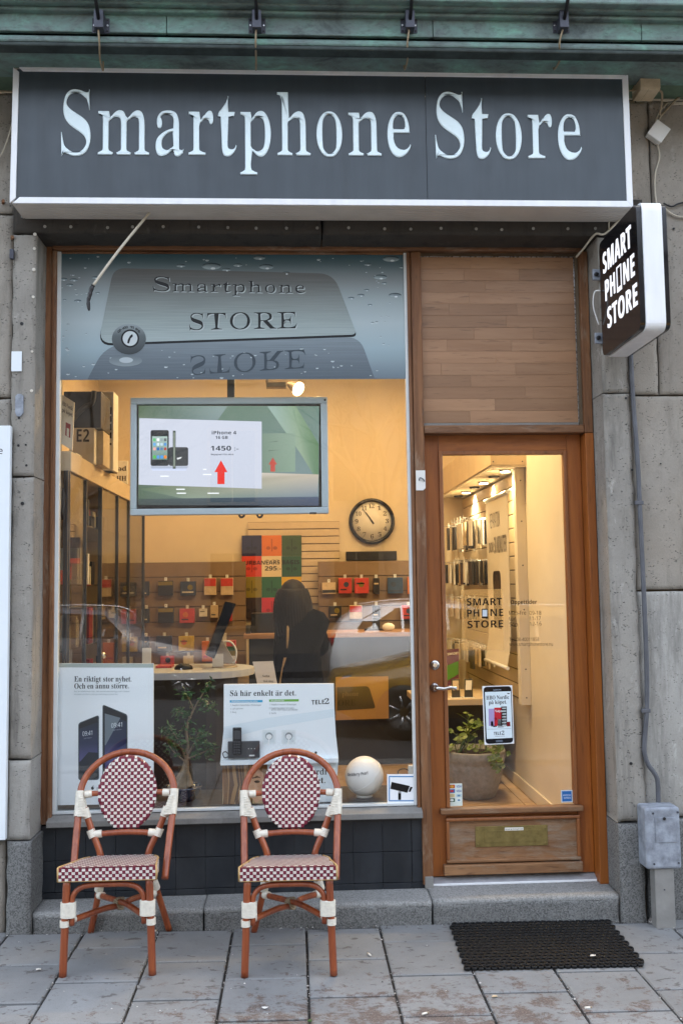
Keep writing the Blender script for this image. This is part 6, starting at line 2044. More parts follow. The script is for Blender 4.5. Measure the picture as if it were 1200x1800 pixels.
# packs on hooks beyond the banner: several thin packs hang one behind the other on every hook
mats = ['paper', 'white_plastic', 'black', 'darkgrey', 'pk_navy', 'pk_cream', 'pk_white', 'paper', 'pk_cream', 'black']
rown = ['top', 'second', 'third', 'lowest']
ordn = ['first', 'second', 'third', 'fourth', 'fifth', 'sixth', 'seventh', 'eighth', 'ninth', 'tenth']
for r_, (z1_, hh) in enumerate(((2.12, .22), (1.80, .19), (1.50, .17), (1.13, .15))):
    for c_ in range(10):
        y = 2.58 + c_ * .132
        nk = rnd.choice((3, 4, 5))
        B().tube([(XS - .05 - .038 * nk, y, z1_ + .018), (XS - .06, y, z1_ + .012), (XS + .001, y, z1_ + .012)], .003, 6).build('hook', M['steel'], RS)
        BX(XS - .055 - .038 * nk, XS - .052 - .038 * nk, y - .012, y + .012, z1_ - .005, z1_ + .04).build('price_clip', M['white_plastic'], RS)
        for k in range(nk):
            xk = XS - .03 - .038 * k - rnd.uniform(0, .01)
            m_ = mats[rnd.randrange(10)] if r_ else mats[rnd.choice((0, 1, 5, 6, 7, 2))]
            sl_ = rnd.uniform(-.012, .012)
            w2 = rnd.uniform(.040, .055)
            h2 = hh * rnd.uniform(.82, 1)
            b_ = B().hexa([(xk - .007, y - w2, z1_ - h2), (xk + .007, y - w2, z1_ - h2), (xk + .007 + sl_, y + w2, z1_ - h2), (xk - .007 + sl_, y + w2, z1_ - h2)], [(xk - .007, y - w2, z1_), (xk + .007, y - w2, z1_), (xk + .007 + sl_, y + w2, z1_), (xk - .007 + sl_, y + w2, z1_)])
            o = b_.build('accessory_pack', M[m_])
            tag(o, 'thin %s pack, %s from the aisle on the %s hook past the banner, %s row' % ('dark' if m_ in ('black', 'darkgrey', 'pk_navy') else 'pale', ordn[nk - 1 - k], ordn[c_], rown[r_]), 'pack', 'packs on the side-wall hooks')
# desk with phones below
DK = thing('phone_desk', (1.22, 2.4, ZFL), 'beige display desk for phones behind the grey planter', 'desk')
zd_ = at(812, 1228, 2.15).z
BX(.86, XS - .04, 2.12, 2.75, zd_ - .045, zd_).build('desk_top', M['slatwall'], DK, bevel=0.004)
BX(.90, XS - .08, 2.25, 2.72, ZFL + .0005, zd_ - .046).build('desk_base', M['counter_body'], DK)
def desk_phone(px, lab, py0, tilt_, m_):
    c0 = at(px, py0, 2.22)
    t = thing('demo_phone', (c0.x, 2.22, zd_), lab, 'phone', 'demonstration phones on the desk')
    B().hexa([(c0.x - .03, 2.19, zd_ + .004), (c0.x + .03, 2.19, zd_ + .004), (c0.x + .03, 2.21, zd_ + .004), (c0.x - .03, 2.21, zd_ + .004)], [(c0.x - .03 + tilt_, 2.24, zd_ + .13), (c0.x + .03 + tilt_, 2.24, zd_ + .13), (c0.x + .03 + tilt_, 2.255, zd_ + .13), (c0.x - .03 + tilt_, 2.255, zd_ + .13)]).build('body', M['black'], t, bevel=0.002)
    B().hexa([(c0.x - .022, 2.199, zd_ + .055), (c0.x + .022, 2.199, zd_ + .055), (c0.x + .022, 2.205, zd_ + .055), (c0.x - .022, 2.205, zd_ + .055)], [(c0.x - .022 + tilt_ * .9, 2.226, zd_ + .12), (c0.x + .022 + tilt_ * .9, 2.226, zd_ + .12), (c0.x + .022 + tilt_ * .9, 2.231, zd_ + .12), (c0.x - .022 + tilt_ * .9, 2.231, zd_ + .12)]).build('screen', M[m_], t)
    BX(c0.x - .04, c0.x + .04, 2.17, 2.26, zd_ + .0003, zd_ + .0038).build('foot', M['white_plastic'], t)
desk_phone(822, 'black demonstration phone with a pale picture on the beige desk', 1220, .012, 'paper')
desk_phone(800, 'cream demonstration phone card on the beige desk by the door lever', 1220, .006, 'pk_cream')
def draw_roll(b_, Y):
    b_.flat(pxl([(785, 1170), (805, 1162), (805, 1185), (785, 1197)], Y - .002), hexc('#3F8A30'))
    b_.textpx('SIMSORT', 'bold', 786, 1152, 805, 1150, 4, Y - .002, W_)
sticker('purple_banner', 'purple and green leaflet board standing on the beige desk by the lock', 'sign', [(784, 1142), (806, 1140), (806, 1210), (784, 1214)], hexc('#5A1F4A'), draw_roll, Y=2.55, th=.01, mat='print')

# planter
pc = at(845, 1397, 1.66)
PLX, PLY = pc.x, 1.88
rr_ = (at(899, 1315, PLY).x - at(791, 1315, PLY).x) / 2
zrim = at(845, 1316, PLY).z
PL = thing('planter', (PLX, PLY, ZFL), 'large round speckled grey planter with a leafy geranium inside the door', 'planter')
hh = zrim - ZFL
B().lathe([(rr_ * .60, .0005), (rr_ * .66, .01), (rr_ * .80, hh * .3), (rr_ * .92, hh * .6), (rr_ * .99, hh * .85), (rr_, hh * .97), (rr_ * .985, hh), (rr_ * .93, hh), (rr_ * .91, hh * .9)], (PLX, PLY, ZFL), 40).build('pot', M['pot_concrete'], PL)
B().lathe([(rr_ * .915, 0), (rr_ * .5, .012), (.001, .02)], (PLX, PLY, ZFL + hh * .9), 20).build('soil', M['soil'], PL)
GR = thing('geranium_plant', (PLX, PLY, ZFL + hh * .92), 'leafy green geranium growing in the grey planter, one sprig hanging over', 'plant')
stb, lfb = B(), B()
zs0 = ZFL + hh * .9
def round_leaf(c, r, nrm):
    nrm = nrm.normalized()
    u = nrm.orthogonal().normalized()
    v = nrm.cross(u)
    n_ = 9
    vs_ = [c] + [c + (u * math.cos(2 * math.pi * i / n_) + v * math.sin(2 * math.pi * i / n_)) * r * (1 + .12 * (i % 2)) + nrm * r * .22 for i in range(n_)]
    lfb.add(vs_, [(0, 1 + i, 1 + (i + 1) % n_) for i in range(n_ - 1)])
for (tx_, ty_, n_) in ((825, 1250, 7), (838, 1262, 8), (828, 1268, 7), (805, 1285, 8), (845, 1268, 6), (798, 1300, 7), (815, 1296, 6), (832, 1285, 7), (822, 1258, 4)):
    tip = at(tx_, ty_ + 8, PLY - .05 + rnd.uniform(-.08, .08))
    root = Vector((PLX - .05 + rnd.uniform(-.08, .06), PLY + rnd.uniform(-.06, .06), zs0))
    sp_ = spline([root, (root + tip) / 2 + Vector((rnd.uniform(-.02, .02), 0, .02)), tip], 5)
    stb.tube(sp_, .004, 6)
    for _ in range(n_ - 3):
        c = tip + Vector((rnd.gauss(0, .034), rnd.gauss(0, .03), rnd.gauss(-.005, .018)))
        stb.tube([sp_[-3], c], .0018, 5)
        round_leaf(c, rnd.uniform(.015, .027), Vector((rnd.gauss(0, .5), rnd.gauss(-.45, .4), 1)))
tip = at(872, 1330, PLY - rr_ * .98)
stb.tube(spline([(PLX + .02, PLY - .05, zs0 + .01), (PLX + .08, PLY - rr_ * .95, zrim + .02), tip], 6), .004, 6)
for _ in range(26):
    round_leaf(tip + Vector((rnd.gauss(0, .028), rnd.gauss(-.02, .012), rnd.gauss(0, .045))), rnd.uniform(.014, .024), Vector((rnd.gauss(0, .5), -1, rnd.gauss(.3, .5))))
for _ in range(14):
    c = Vector((PLX + rnd.uniform(-.15, .1), PLY + rnd.uniform(-.13, .1), zs0 + rnd.uniform(.03, .14)))
    stb.tube([Vector((c.x, c.y, zs0)), c], .002, 5)
    round_leaf(c, rnd.uniform(.012, .022), Vector((rnd.gauss(0, .5), rnd.gauss(-.4, .4), 1)))
stb.build('stem', M['leaf2'], GR)
lfb.build('foliage', M['leaf2'], GR)
# ---------------------------------------------------------------- the woman inside
def skin_body(name, joints, edges, mat, parent, root=0, sub=2):
    me = bpy.data.meshes.new(name)
    bm = bmesh.new()
    sk = bm.verts.layers.skin.verify()
    vl = []
    for i, (p, r) in enumerate(joints):
        v = bm.verts.new(p)
        rx, ry = r if isinstance(r, tuple) else (r, r)
        v[sk].radius = (rx, ry)
        v[sk].use_root = (i == root)
        vl.append(v)
    for a, b_ in edges:
        bm.edges.new((vl[a], vl[b_]))
    bm.to_mesh(me)
    bm.free()
    me.materials.append(mat)
    o = bpy.data.objects.new(name, me)
    COL.objects.link(o)
    md = o.modifiers.new('skin', 'SKIN')
    md.use_smooth_shade = True
    sb_ = o.modifiers.new('smooth', 'SUBSURF')
    sb_.levels = sb_.render_levels = sub
    if parent:
        put(o, parent)
    return o
WX, WY = at(522, 1100, 2.35).x, 2.35
WS_ = (0.62, 0.85, 0.955)
WOM = thing('person', (WX, WY, ZFL), 'woman in a black coat with long dark hair standing with her back to the window', 'person')
def wp(x, y, z):
    return (WX + x * WS_[0], WY + y * WS_[1], ZFL + z * WS_[2])
J = [(wp(-.02, 0, .86), (.15, .12)), (wp(.01, .02, 1.00), (.125, .10)), (wp(.05, .05, 1.15), (.145, .105)), (wp(.05, .07, 1.26), (.12, .09)), (wp(.01, .08, 1.325), .05),
     (wp(0, .09, 1.37), .06), (wp(-.03, .11, 1.44), (.08, .095)), (wp(-.01, .12, 1.51), .06),
     (wp(.19, .08, 1.235), .062), (wp(.29, .12, 1.06), .048), (wp(.24, .34, 1.00), .036), (wp(.22, .42, 1.00), .03),
     (wp(-.14, .05, 1.235), .062), (wp(-.19, .06, .98), .048), (wp(-.17, .18, .78), .036), (wp(-.165, .20, .70), .03),
     (wp(.09, .0, .78), .095), (wp(.10, .02, .42), .06), (wp(.10, -.01, .09), .042), (wp(.11, .12, .03), .035),
     (wp(-.09, .0, .78), .095), (wp(-.10, .02, .42), .06), (wp(-.10, -.01, .09), .042), (wp(-.11, .12, .03), .035)]
E_ = [(0, 1), (1, 2), (2, 3), (3, 4), (4, 5), (5, 6), (6, 7), (3, 8), (8, 9), (9, 10), (10, 11), (3, 12), (12, 13), (13, 14), (14, 15), (0, 16), (16, 17), (17, 18), (18, 19), (0, 20), (20, 21), (21, 22), (22, 23)]
for base_, dz, d in ((11, 1, Vector((0, 1, -.1))), (15, -1, Vector((.1, .25, -1)))):
    bpt = Vector(J[base_][0])
    side = d.cross(Vector((0, 0, 1)) if dz > 0 else Vector((0, 1, 0))).normalized()
    for f_, ln in ((-.022, .062), (-.008, .072), (.006, .068), (.019, .055)):
        r0 = len(J)
        J.append((tuple(bpt + d.normalized() * .055 + side * f_), .0085))
        J.append((tuple(bpt + d.normalized() * (.055 + ln) + side * f_ * 1.2 + Vector((0, 0, -.012))), .007))
        E_ += [(base_, r0), (r0, r0 + 1)]
    r0 = len(J)
    J.append((tuple(bpt + d.normalized() * .03 - side * .035), .009))
    J.append((tuple(bpt + d.normalized() * .065 - side * .045), .0075))
    E_ += [(base_, r0), (r0, r0 + 1)]
skin_body('body', J, E_, M['skin'], WOM)
# coat: lofted shell over trunk, sleeves as its own shapes
def loft(name, rings, mat, parent, n=20, wob=.0, smooth=True):
    vs_, fs_ = [], []
    for c, rx, ry in rings:
        for k in range(n):
            a = 2 * math.pi * k / n
            w = 1 + wob * math.sin(5 * a + c[2] * 9)
            vs_.append((c[0] + rx * w * math.cos(a), c[1] + ry * w * math.sin(a), c[2]))
    for i in range(len(rings) - 1):
        for k in range(n):
            fs_.append((i * n + k, i * n + (k + 1) % n, (i + 1) * n + (k + 1) % n, (i + 1) * n + k))
    fs_.append(tuple(range(n))[::-1])
    fs_.append(tuple((len(rings) - 1) * n + k for k in range(n)))
    return B().add(vs_, fs_, 0, smooth).build(name, mat, parent)
loft('coat', [(wp(0, .0, .50), .205, .175), (wp(0, 0, .70), .195, .17), (wp(0, .0, .90), .180, .155), (wp(.01, .02, 1.03), .165, .14), (wp(.05, .04, 1.14), .185, .145), (wp(.085, .06, 1.24), .195, .135), (wp(.08, .07, 1.31), .15, .11), (wp(.02, .08, 1.35), .085, .075)], M['coat'], WOM, wob=.025)
for js in ((8, 9, 10), (12, 13, 14)):
    pts_ = [Vector(J[j][0]) for j in js]
    pts_ = [pts_[0] + Vector((-.05 if js[0] == 8 else .05, 0, .02))] + pts_
    sp_ = spline(pts_, 6)
    B().tube(sp_, [.078 - .026 * i / (len(sp_) - 1) for i in range(len(sp_))], 12).build('sleeve', M['coat'], WOM)
for s_ in (-1, 1):
    B().tube(spline([wp(s_ * .09, 0, .80), wp(s_ * .10, .02, .42), wp(s_ * .10, -.01, .10)], 6), [.10 - .04 * i / 12 for i in range(13)], 12).build('trouser_leg', M['coat'], WOM)
    B().ball(wp(s_ * .105, .05, .045), .12, 12, 0, (.40, 1.05, .38)).build('shoe', M['black'], WOM)
hb = B()
hd = Vector(wp(-.045, .10, 1.450))
hb.ball(tuple(hd), .112, 18, 0, (.92, 1.0, 1.06))
for i in range(26):
    a = math.radians(-200 + 220 * i / 25)
    top = hd + Vector((math.cos(a) * .085, math.sin(a) * .095, .04))
    mid_ = hd + Vector((math.cos(a) * .118, math.sin(a) * .10 - .03, -.10))
    low = hd + Vector((math.cos(a) * (.12 + rnd.uniform(0, .02)) + .02, -.11 + math.sin(a) * .05, -.28 - rnd.uniform(0, .12)))
    sp_ = spline([top, mid_, low], 5)
    hb.tube(sp_, [.026, .03, .032, .033, .033, .032, .030, .026, .022, .016, .004][:len(sp_)], 7)
hb.build('hair', M['hair'], WOM)
TB = thing('tote_bag', wp(-.20, -.02, .35), 'tan canvas tote bag hanging from the shoulder of the woman in black', 'bag')
B().prism([wp(-.10, -.13, .98), wp(-.16, -.14, .98), wp(-.33, -.15, .42), wp(-.12, -.16, .34)], (0, .07, 0)).build('bag_body', M['tote'], TB, bevel=0.012)
B().tube(spline([wp(-.12, -.10, .96), wp(-.11, -.10, 1.18), wp(-.10, .03, 1.30), wp(-.11, .12, 1.15), wp(-.13, -.06, .96)], 6), .010, 6).build('strap', M['tote'], TB)

# ================================================================ rattan bistro chairs
def weave_panel(b_, inside, cw, ch, x0, x1, z0, z1, place, two=True):
    """checker of woven pads: white weft over burgundy warp; place(u, v, h) -> point"""
    nu, nv = int(round((x1 - x0) / cw)), int(round((z1 - z0) / ch))
    cw, ch = (x1 - x0) / nu, (z1 - z0) / nv
    for i in range(nu):
        for j in range(nv):
            u0, v0 = x0 + i * cw, z0 + j * ch
            uc, vc = u0 + cw / 2, v0 + ch / 2
            if not inside(uc, vc):
                continue
            white = (i + j) % 2 == 0
            h = .0018 if white else .0012
            g = .0006
            if white:      # two strands side by side
                strips = [(u0 - .0010, u0 + cw + .0010, v0 + ch * .10, v0 + ch / 2 - g * .4), (u0 - .0010, u0 + cw + .0010, v0 + ch / 2 + g * .4, v0 + ch * .90)]
            else:
                t3 = cw / 3
                strips = [(u0 + t3 * q + g * .4, u0 + t3 * (q + 1) - g * .4, v0 - ch * .10, v0 + ch * 1.10) for q in range(3)]
            for a, c, d, e in strips:
                if white:
                    m_ = (a + c) / 2
                    vs_ = [place(a, d, 0), place(m_, d, h), place(c, d, 0), place(c, e, 0), place(m_, e, h), place(a, e, 0)]
                    b_.add(vs_, [(0, 1, 4, 5), (1, 2, 3, 4)], 0, True)
                else:
                    m_ = (d + e) / 2
                    vs_ = [place(a, d, 0), place(c, d, 0), place(c, m_, h), place(c, e, 0), place(a, e, 0), place(a, m_, h)]
                    b_.add(vs_, [(0, 1, 2, 5), (5, 2, 3, 4)], 1, True)
def lashing(b_, pts, r, n=12, turn=.0062, flat=1.0):
    """cord wound round a cane: the radius swells at every turn"""
    ln = sum((Vector(a) - Vector(c)).length for a, c in zip(pts, pts[1:]))
    k = max(2, int(ln / turn))
    full = []
    acc = [0.0]
    for a, c in zip(pts, pts[1:]):
        acc.append(acc[-1] + (Vector(a) - Vector(c)).length)
    def pos(s_):
        for i in range(len(pts) - 1):
            if s_ <= acc[i + 1] + 1e-9:
                t = (s_ - acc[i]) / max(1e-9, acc[i + 1] - acc[i])
                return Vector(pts[i]).lerp(Vector(pts[i + 1]), t)
        return Vector(pts[-1])
    rs = []
    for i in range(k * 4 + 1):
        full.append(pos(ln * i / (k * 4)))
        rs.append(r + (.0011, .0004, -.0009, .0004)[i % 4] * 1.0)
    b_.tube(full, rs, n)
def make_chair(label):
    C = thing('rattan_chair', (0, 0, 0), label, 'chair', 'rattan bistro chairs on the pavement')
    CN_, LS = M['cane'], M['lash']
    # seat: front edge straight, back rounded; cushion-like woven panel with a cane rim
    def half_w(y):
        if y < .20:
            return .203 - .05 * (y / .38)
        t = min(1, (y - .20) / .195)
        return (.203 - .05 * (.2 / .38)) * math.sqrt(max(0, 1 - (t * .86) ** 2.4)) 
    def ztop(y):
        return .452 - .060 * max(0, y) / .38
    outline = [(half_w(y), y) for y in [0, .05, .10, .15, .20, .24, .28, .31, .34, .36, .375]]
    ring_ = [(x, y) for x, y in outline] + [(-x, y) for x, y in outline[::-1]]
    core = B()
    n_ = len(ring_)
    topv = [(x, y - .018, ztop(y) - .001) for x, y in ring_]
    botv = [(x * .985, y - .018, ztop(y) - .058) for x, y in ring_]
    core.add(topv + botv, [tuple(range(n_)), tuple(range(n_, 2 * n_))[::-1]] + [(i, n_ + i, n_ + (i + 1) % n_, (i + 1) % n_) for i in range(n_)])
    SEAT = core.build('seat', M['weave_red'], C, bevel=.008, seg=3)
    w_ = B()
    weave_panel(w_, lambda u, v: abs(u) < half_w(v + .012) - .004 and v < .378, 0.0165, .0215, -.206, .206, -.012, .372, lambda u, v, h: (u, v - .012, ztop(v) + .0006 + h))
    weave_panel(w_, lambda u, v: True, .0138, .0130, -.203, .203, .396, .448, lambda u, v, h: (u, -.0205 - h - (.0015 if v < .44 else 0), v))
    for s_ in (-1, 1):
        weave_panel(w_, lambda u, v: True, .0138, .0130, .0, .33, .396, .448, lambda u, v, h: (s_ * (half_w(max(0, u)) + .0022 + h), u - .018, v - .060 * u / .38))
    w_.build('weave', [M['weave_white'], M['weave_red']], SEAT, kind='stuff')
    rim = B()
    lowr = [(x * 1.004, y - .0185, ztop(y) - .056) for x, y in ring_]
    rim.tube(lowr + [lowr[0]], .0042, 8, cap=False)
    for s_ in (-1, 1):
        rim.tube([(s_ * .2045, -.020, .395), (s_ * .2050, -.021, .452)], .0042, 8)
        rim.tube([(s_ * (half_w(y) + .001), y - .0185, ztop(y) + .0005) for y in (0, .05, .10, .15, .20, .25, .30, .34)], .0042, 8)
    rim.build('cane_rim', M['tan_rim'], SEAT)
    # hoop: arms rise from the seat sides and meet in an arch
    hp = [(-.204, .235, .318), (-.207, .275, .39), (-.212, .33, .48), (-.217, .39, .57), (-.219, .43, .64)]
    arch = [(-.219 * math.cos(t), .43 + .075 * math.sin(t), .655 + .182 * math.sin(t)) for t in [math.pi * i / 18 for i in range(19)]]
    sp_ = spline(hp, 4)[:-1] + arch + [(-x, y, z) for x, y, z in (spline(hp, 4)[:-1])[::-1]]
    HOOP = B().tube(sp_, .0158, 14).build('hoop', CN_, C)
    # rear legs run on up to the hoop
    for s_ in (-1, 1):
        q = spline([(s_ * .192, .405, .60), (s_ * .154, .390, .50), (s_ * .112, .368, .405), (s_ * .108, .385, .33), (s_ * .140, .465, .18), (s_ * .184, .515, .0)], 6)
        B().tube(q, .0150, 12).build('leg', CN_, C)
        fl = [(s_ * .186, .0, .0), (s_ * .181, .0, .14), (s_ * .176, .0, .28), (s_ * .172, .0, .395)]
        LG = B().tube(spline(fl, 4), .0160, 12).build('leg', CN_, C)
        lb_ = B()
        for dx in (0, .030):
            pass
        # wide lashing round leg and bracket together
        lv = []
        for i in range(41):
            z = .243 + .062 * i / 40
            lv.append((z, (.0009, .0003, -.0011, .0003)[i % 4]))
        vs_, fs_ = [], []
        nn = 20
        for z, dr in lv:
            for k in range(nn):
                a = 2 * math.pi * k / nn
                vs_.append((s_ * (.165 + (.0325 + dr) * math.cos(a)), (.0205 + dr) * math.sin(a) + .001, z))
        for i in range(len(lv) - 1):
            for k in range(nn):
                fs_.append((i * nn + k, i * nn + (k + 1) % nn, (i + 1) * nn + (k + 1) % nn, (i + 1) * nn + k))
        fs_ += [tuple(range(nn))[::-1], tuple((len(lv) - 1) * nn + k for k in range(nn))]
        lb_.add(vs_, fs_, 0, True)
        lashing(lb_, [(s_ * .180, 0, .206), (s_ * .180, 0, .231)], .0195)
        lashing(lb_, [(s_ * .170, .014, .221), (s_ * .148, .040, .227)], .0165)
        lb_.build('lashing', LS, LG)
    # bracket under the seat front
    br = spline([(-.150, .002, .21), (-.150, .002, .30), (-.143, .002, .335), (-.115, .002, .362), (-.07, .002, .372), (0, .002, .373), (.07, .002, .372), (.115, .002, .362), (.143, .002, .335), (.150, .002, .30), (.150, .002, .21)], 4)
    B().tube(br, .0115, 10).build('front_bracket', CN_, C)
    # crossed stretchers
    for s_ in (-1, 1):
        B().tube(spline([(s_ * .172, .012, .219), (s_ * .06, .17, .222 + .006 * s_), (0, .25, .214 + .008 * s_), (-s_ * .06, .34, .208), (-s_ * .142, .452, .192)], 5), .0128, 10).build('stretcher', CN_, C)
    kb_ = B()
    for dz_, rr2 in ((0, .026), (.008, .024), (-.008, .024)):
        kb_.tube([(.021 * math.cos(t), .25 + .020 * math.sin(t) + dz_ * .4, .214 + dz_ + .012 * math.sin(2 * t)) for t in [2 * math.pi * i / 20 for i in range(21)]], .0042, 7, cap=False)
    for ang in (.6, -.6, 1.5):
        kb_.tube([(math.cos(t) * .024 * math.sin(ang), .25 + .022 * math.cos(t) * math.cos(ang), .214 + .024 * math.sin(t)) for t in [2 * math.pi * i / 18 for i in range(19)]], .004, 7, cap=False)
    kb_.build('centre_knot', M['cable_tan'], C)
    for s_ in (-1, 1):
        r_ = B()
        lashing(r_, [(s_ * .132, .447, .215), (s_ * .121, .418, .265)], .020)
        lashing(r_, [(s_ * .128, .432, .195), (s_ * .105, .404, .200)], .0165)
        r_.build('rear_lashing', LS, C)
    # back: two bars and the woven oval
    B().tube(spline([(-.217, .436, .655), (-.13, .448, .657), (0, .455, .658), (.13, .448, .657), (.217, .436, .655)], 5), .0125, 10).build('back_bar', CN_, C)
    B().tube(spline([(-.148, .384, .482), (-.07, .392, .487), (0, .395, .489), (.07, .392, .487), (.148, .384, .482)], 5), .0130, 10).build('back_bar', CN_, C)
    oc = (0, .436, .660)
    tilt_ = .115
    rx_, rz_ = .1345, .166
    ob_ = B()
    nn = 40
    f_ = [(rx_ * math.cos(2 * math.pi * i / nn), rz_ * math.sin(2 * math.pi * i / nn)) for i in range(nn)]
    def op(u, v, h):
        k = max(0, 1 - (u / rx_) ** 2 - (v / rz_) ** 2)
        return (oc[0] + u, oc[1] - h - .006 * k + tilt_ * v * 2 / 1.0 * .9 * .5 + .0, oc[2] + v)
    fr = [op(u * .97, v * .97, .004) for u, v in f_]
    md_ = [op(u, v, -.006) for u, v in f_]
    bk = [op(u * .97, v * .97, -.020) for u, v in f_]
    ob_.add(fr + md_ + bk, [tuple(range(nn)), tuple(range(2 * nn, 3 * nn))[::-1]] + [(i, nn + i, nn + (i + 1) % nn, (i + 1) % nn) for i in range(nn)] + [(nn + i, 2 * nn + i, 2 * nn + (i + 1) % nn, nn + (i + 1) % nn) for i in range(nn)], 0, True)
    BR = ob_.build('backrest', M['weave_red'], C)
    w_ = B()
    weave_panel(w_, lambda u, v: (u / (rx_ - .003)) ** 2 + (v / (rz_ - .003)) ** 2 < 1, .0149, .0148, -.1344, .1344, -.1705, .1705, lambda u, v, h: op(u, v, .0050 + h))
    weave_panel(w_, lambda u, v: (u / (rx_ - .006)) ** 2 + (v / (rz_ - .006)) ** 2 < 1, .0149, .0148, -.1344, .1344, -.1705, .1705, lambda u, v, h: op(u, v, -.0215 - h))
    # the edge of the oval, wrapped
    for i in range(nn * 2):
        a0, a1 = 2 * math.pi * (i + .06) / (nn * 2), 2 * math.pi * (i + .94) / (nn * 2)
        q = []
        for a in (a0, a1):
            for rr2, hh_ in ((.985, .0045), (1.022, -.004), (1.022, -.010), (.985, -.020)):
                q.append(op(rx_ * rr2 * math.cos(a), rz_ * rr2 * math.sin(a), hh_))
        w_.add(q, [(0, 4, 5, 1), (1, 5, 6, 2), (2, 6, 7, 3)], 0 if i % 4 == 0 else 1, True)
    w_.build('weave', [M['weave_white'], M['weave_red']], BR, kind='stuff')
    # lashings where hoop, bar and rear leg meet
    for s_ in (-1, 1):
        h_ = B()
        lashing(h_, [(s_ * .2195, .437, .672), (s_ * .2188, .42, .625), (s_ * .2165, .387, .565)], .0196, 14)
        lashing(h_, [(s_ * .199, .439, .6555), (s_ * .166, .443, .656)], .0165)
        lashing(h_, [(s_ * .191, .404, .598), (s_ * .176, .398, .556)], .0185)
        # the wrapped web between hoop and leg
        rows = 12
        for i in range(rows):
            t = i / (rows - 1)
            z = .645 - .075 * t
            y_ = .428 - .034 * t
            x_out = .219 - .002 * t
            x_in = .208 - .024 * t
            h_.tube([(s_ * (x_in - .010), y_ - .020, z), (s_ * x_out, y_ - .0225, z + .003)], .0037, 6)
            h_.tube([(s_ * (x_in - .010), y_ + .016, z), (s_ * x_out, y_ + .0195, z + .003)], .0037, 6)
        h_.build('lashing', LS, HOOP)
        g_ = B()
        lashing(g_, [(s_ * .146, .386, .483), (s_ * .108, .390, .486)], .0172)
        lashing(g_, [(s_ * .160, .391, .503), (s_ * .146, .384, .470)], .0190)
        g_.build('bar_lashing', LS, C)
    return C
CH = make_chair('burgundy and white rattan bistro chair in front of the tall smartphone poster')
CH2 = copy_thing(CH, (-.041, -.560, ground_z(-.04) + .001), math.radians(-1.6), 'burgundy and white rattan bistro chair in front of the cordless phone display')
CH.location = (-.800, -.520, ground_z(-.8) + .001)
CH.rotation_euler = (0, 0, math.radians(-0.4))

# ================================================================ rubber ring mat
MAT_ = thing('door_mat', (1.1, -.28, ground_z(1.1)), 'black rubber ring door mat on the paving before the shop door', 'door mat')
rb = B()
mx0, mx1, my0, my1 = .705, 1.478, -.556, -.012
nc, nr = 27, 16
px_, py_ = (mx1 - mx0) / nc, (my1 - my0) / nr
for j in range(nr):
    for i in range(nc):
        cx, cy2 = mx0 + px_ * (i + .5 + (.25 if j % 2 else -.25)), my0 + py_ * (j + .5)
        sk_ = (cy2 - my0) / (my1 - my0) * .02
        cx += sk_
        zg = ground_z(cx) + .0045
        nn = 12
        prof = [(.5, 0), (.52, .008), (.46, .011), (.34, .011), (.30, .008), (.32, 0)]
        zj = rnd.uniform(-.001, .0015)
        vs_ = []
        for rr2, h in prof:
            for k in range(nn):
                a = 2 * math.pi * k / nn
                vs_.append((cx + px_ * 1.06 * rr2 * math.cos(a), cy2 + py_ * 1.10 * rr2 * math.sin(a), zg + h + zj * (h > 0)))
        fs_ = [(q * nn + k, q * nn + (k + 1) % nn, (q + 1) * nn + (k + 1) % nn, (q + 1) * nn + k) for q in range(5) for k in range(nn)]
        rb.add(vs_, fs_, 0, True)
rb.build('rubber_ring', M['rubber'], MAT_, kind='stuff')

# ================================================================ projecting sign
XF = 1.552
def fp(x, y):
    return atx(x, y, XF)
tl, br_, tr_ = fp(1057, 415), fp(1141, 575), fp(1118, 362)
yw_, yv_ = -.055, tr_.y
zt2, zb2 = at(1130, 352, yv_).z, at(1142, 580, yv_).z
PS = thing('projecting_sign', (XF + .08, -.02, zb2), 'black and white light-box sign projecting from the pilaster with raised white capitals', 'sign')
def rrect(y0, y1, z0, z1, r):
    return rounded([(y0, z0), (y1, z0), (y1, z1), (y0, z1)], r, 6)
SW = .138
core = [(XF + .024, y, z) for y, z in rrect(yv_, yw_, zb2, zt2, .045)]
B().prism(core, (SW - .048, 0, 0), smooth=False).build('white_band', M['white_alu'], PS, bevel=0.004, seg=2)
for xx, dx in ((XF, .0235), (XF + SW, -.0235)):
    f_ = [(xx, y, z) for y, z in rrect(yv_ + .008, yw_ - .008, zb2 + .008, zt2 - .008, .040)]
    f_ = f_ if dx > 0 else f_
    B().prism(f_, (dx, 0, 0)).build('face_panel', M['black_gloss'], PS, bevel=0.007, seg=3)
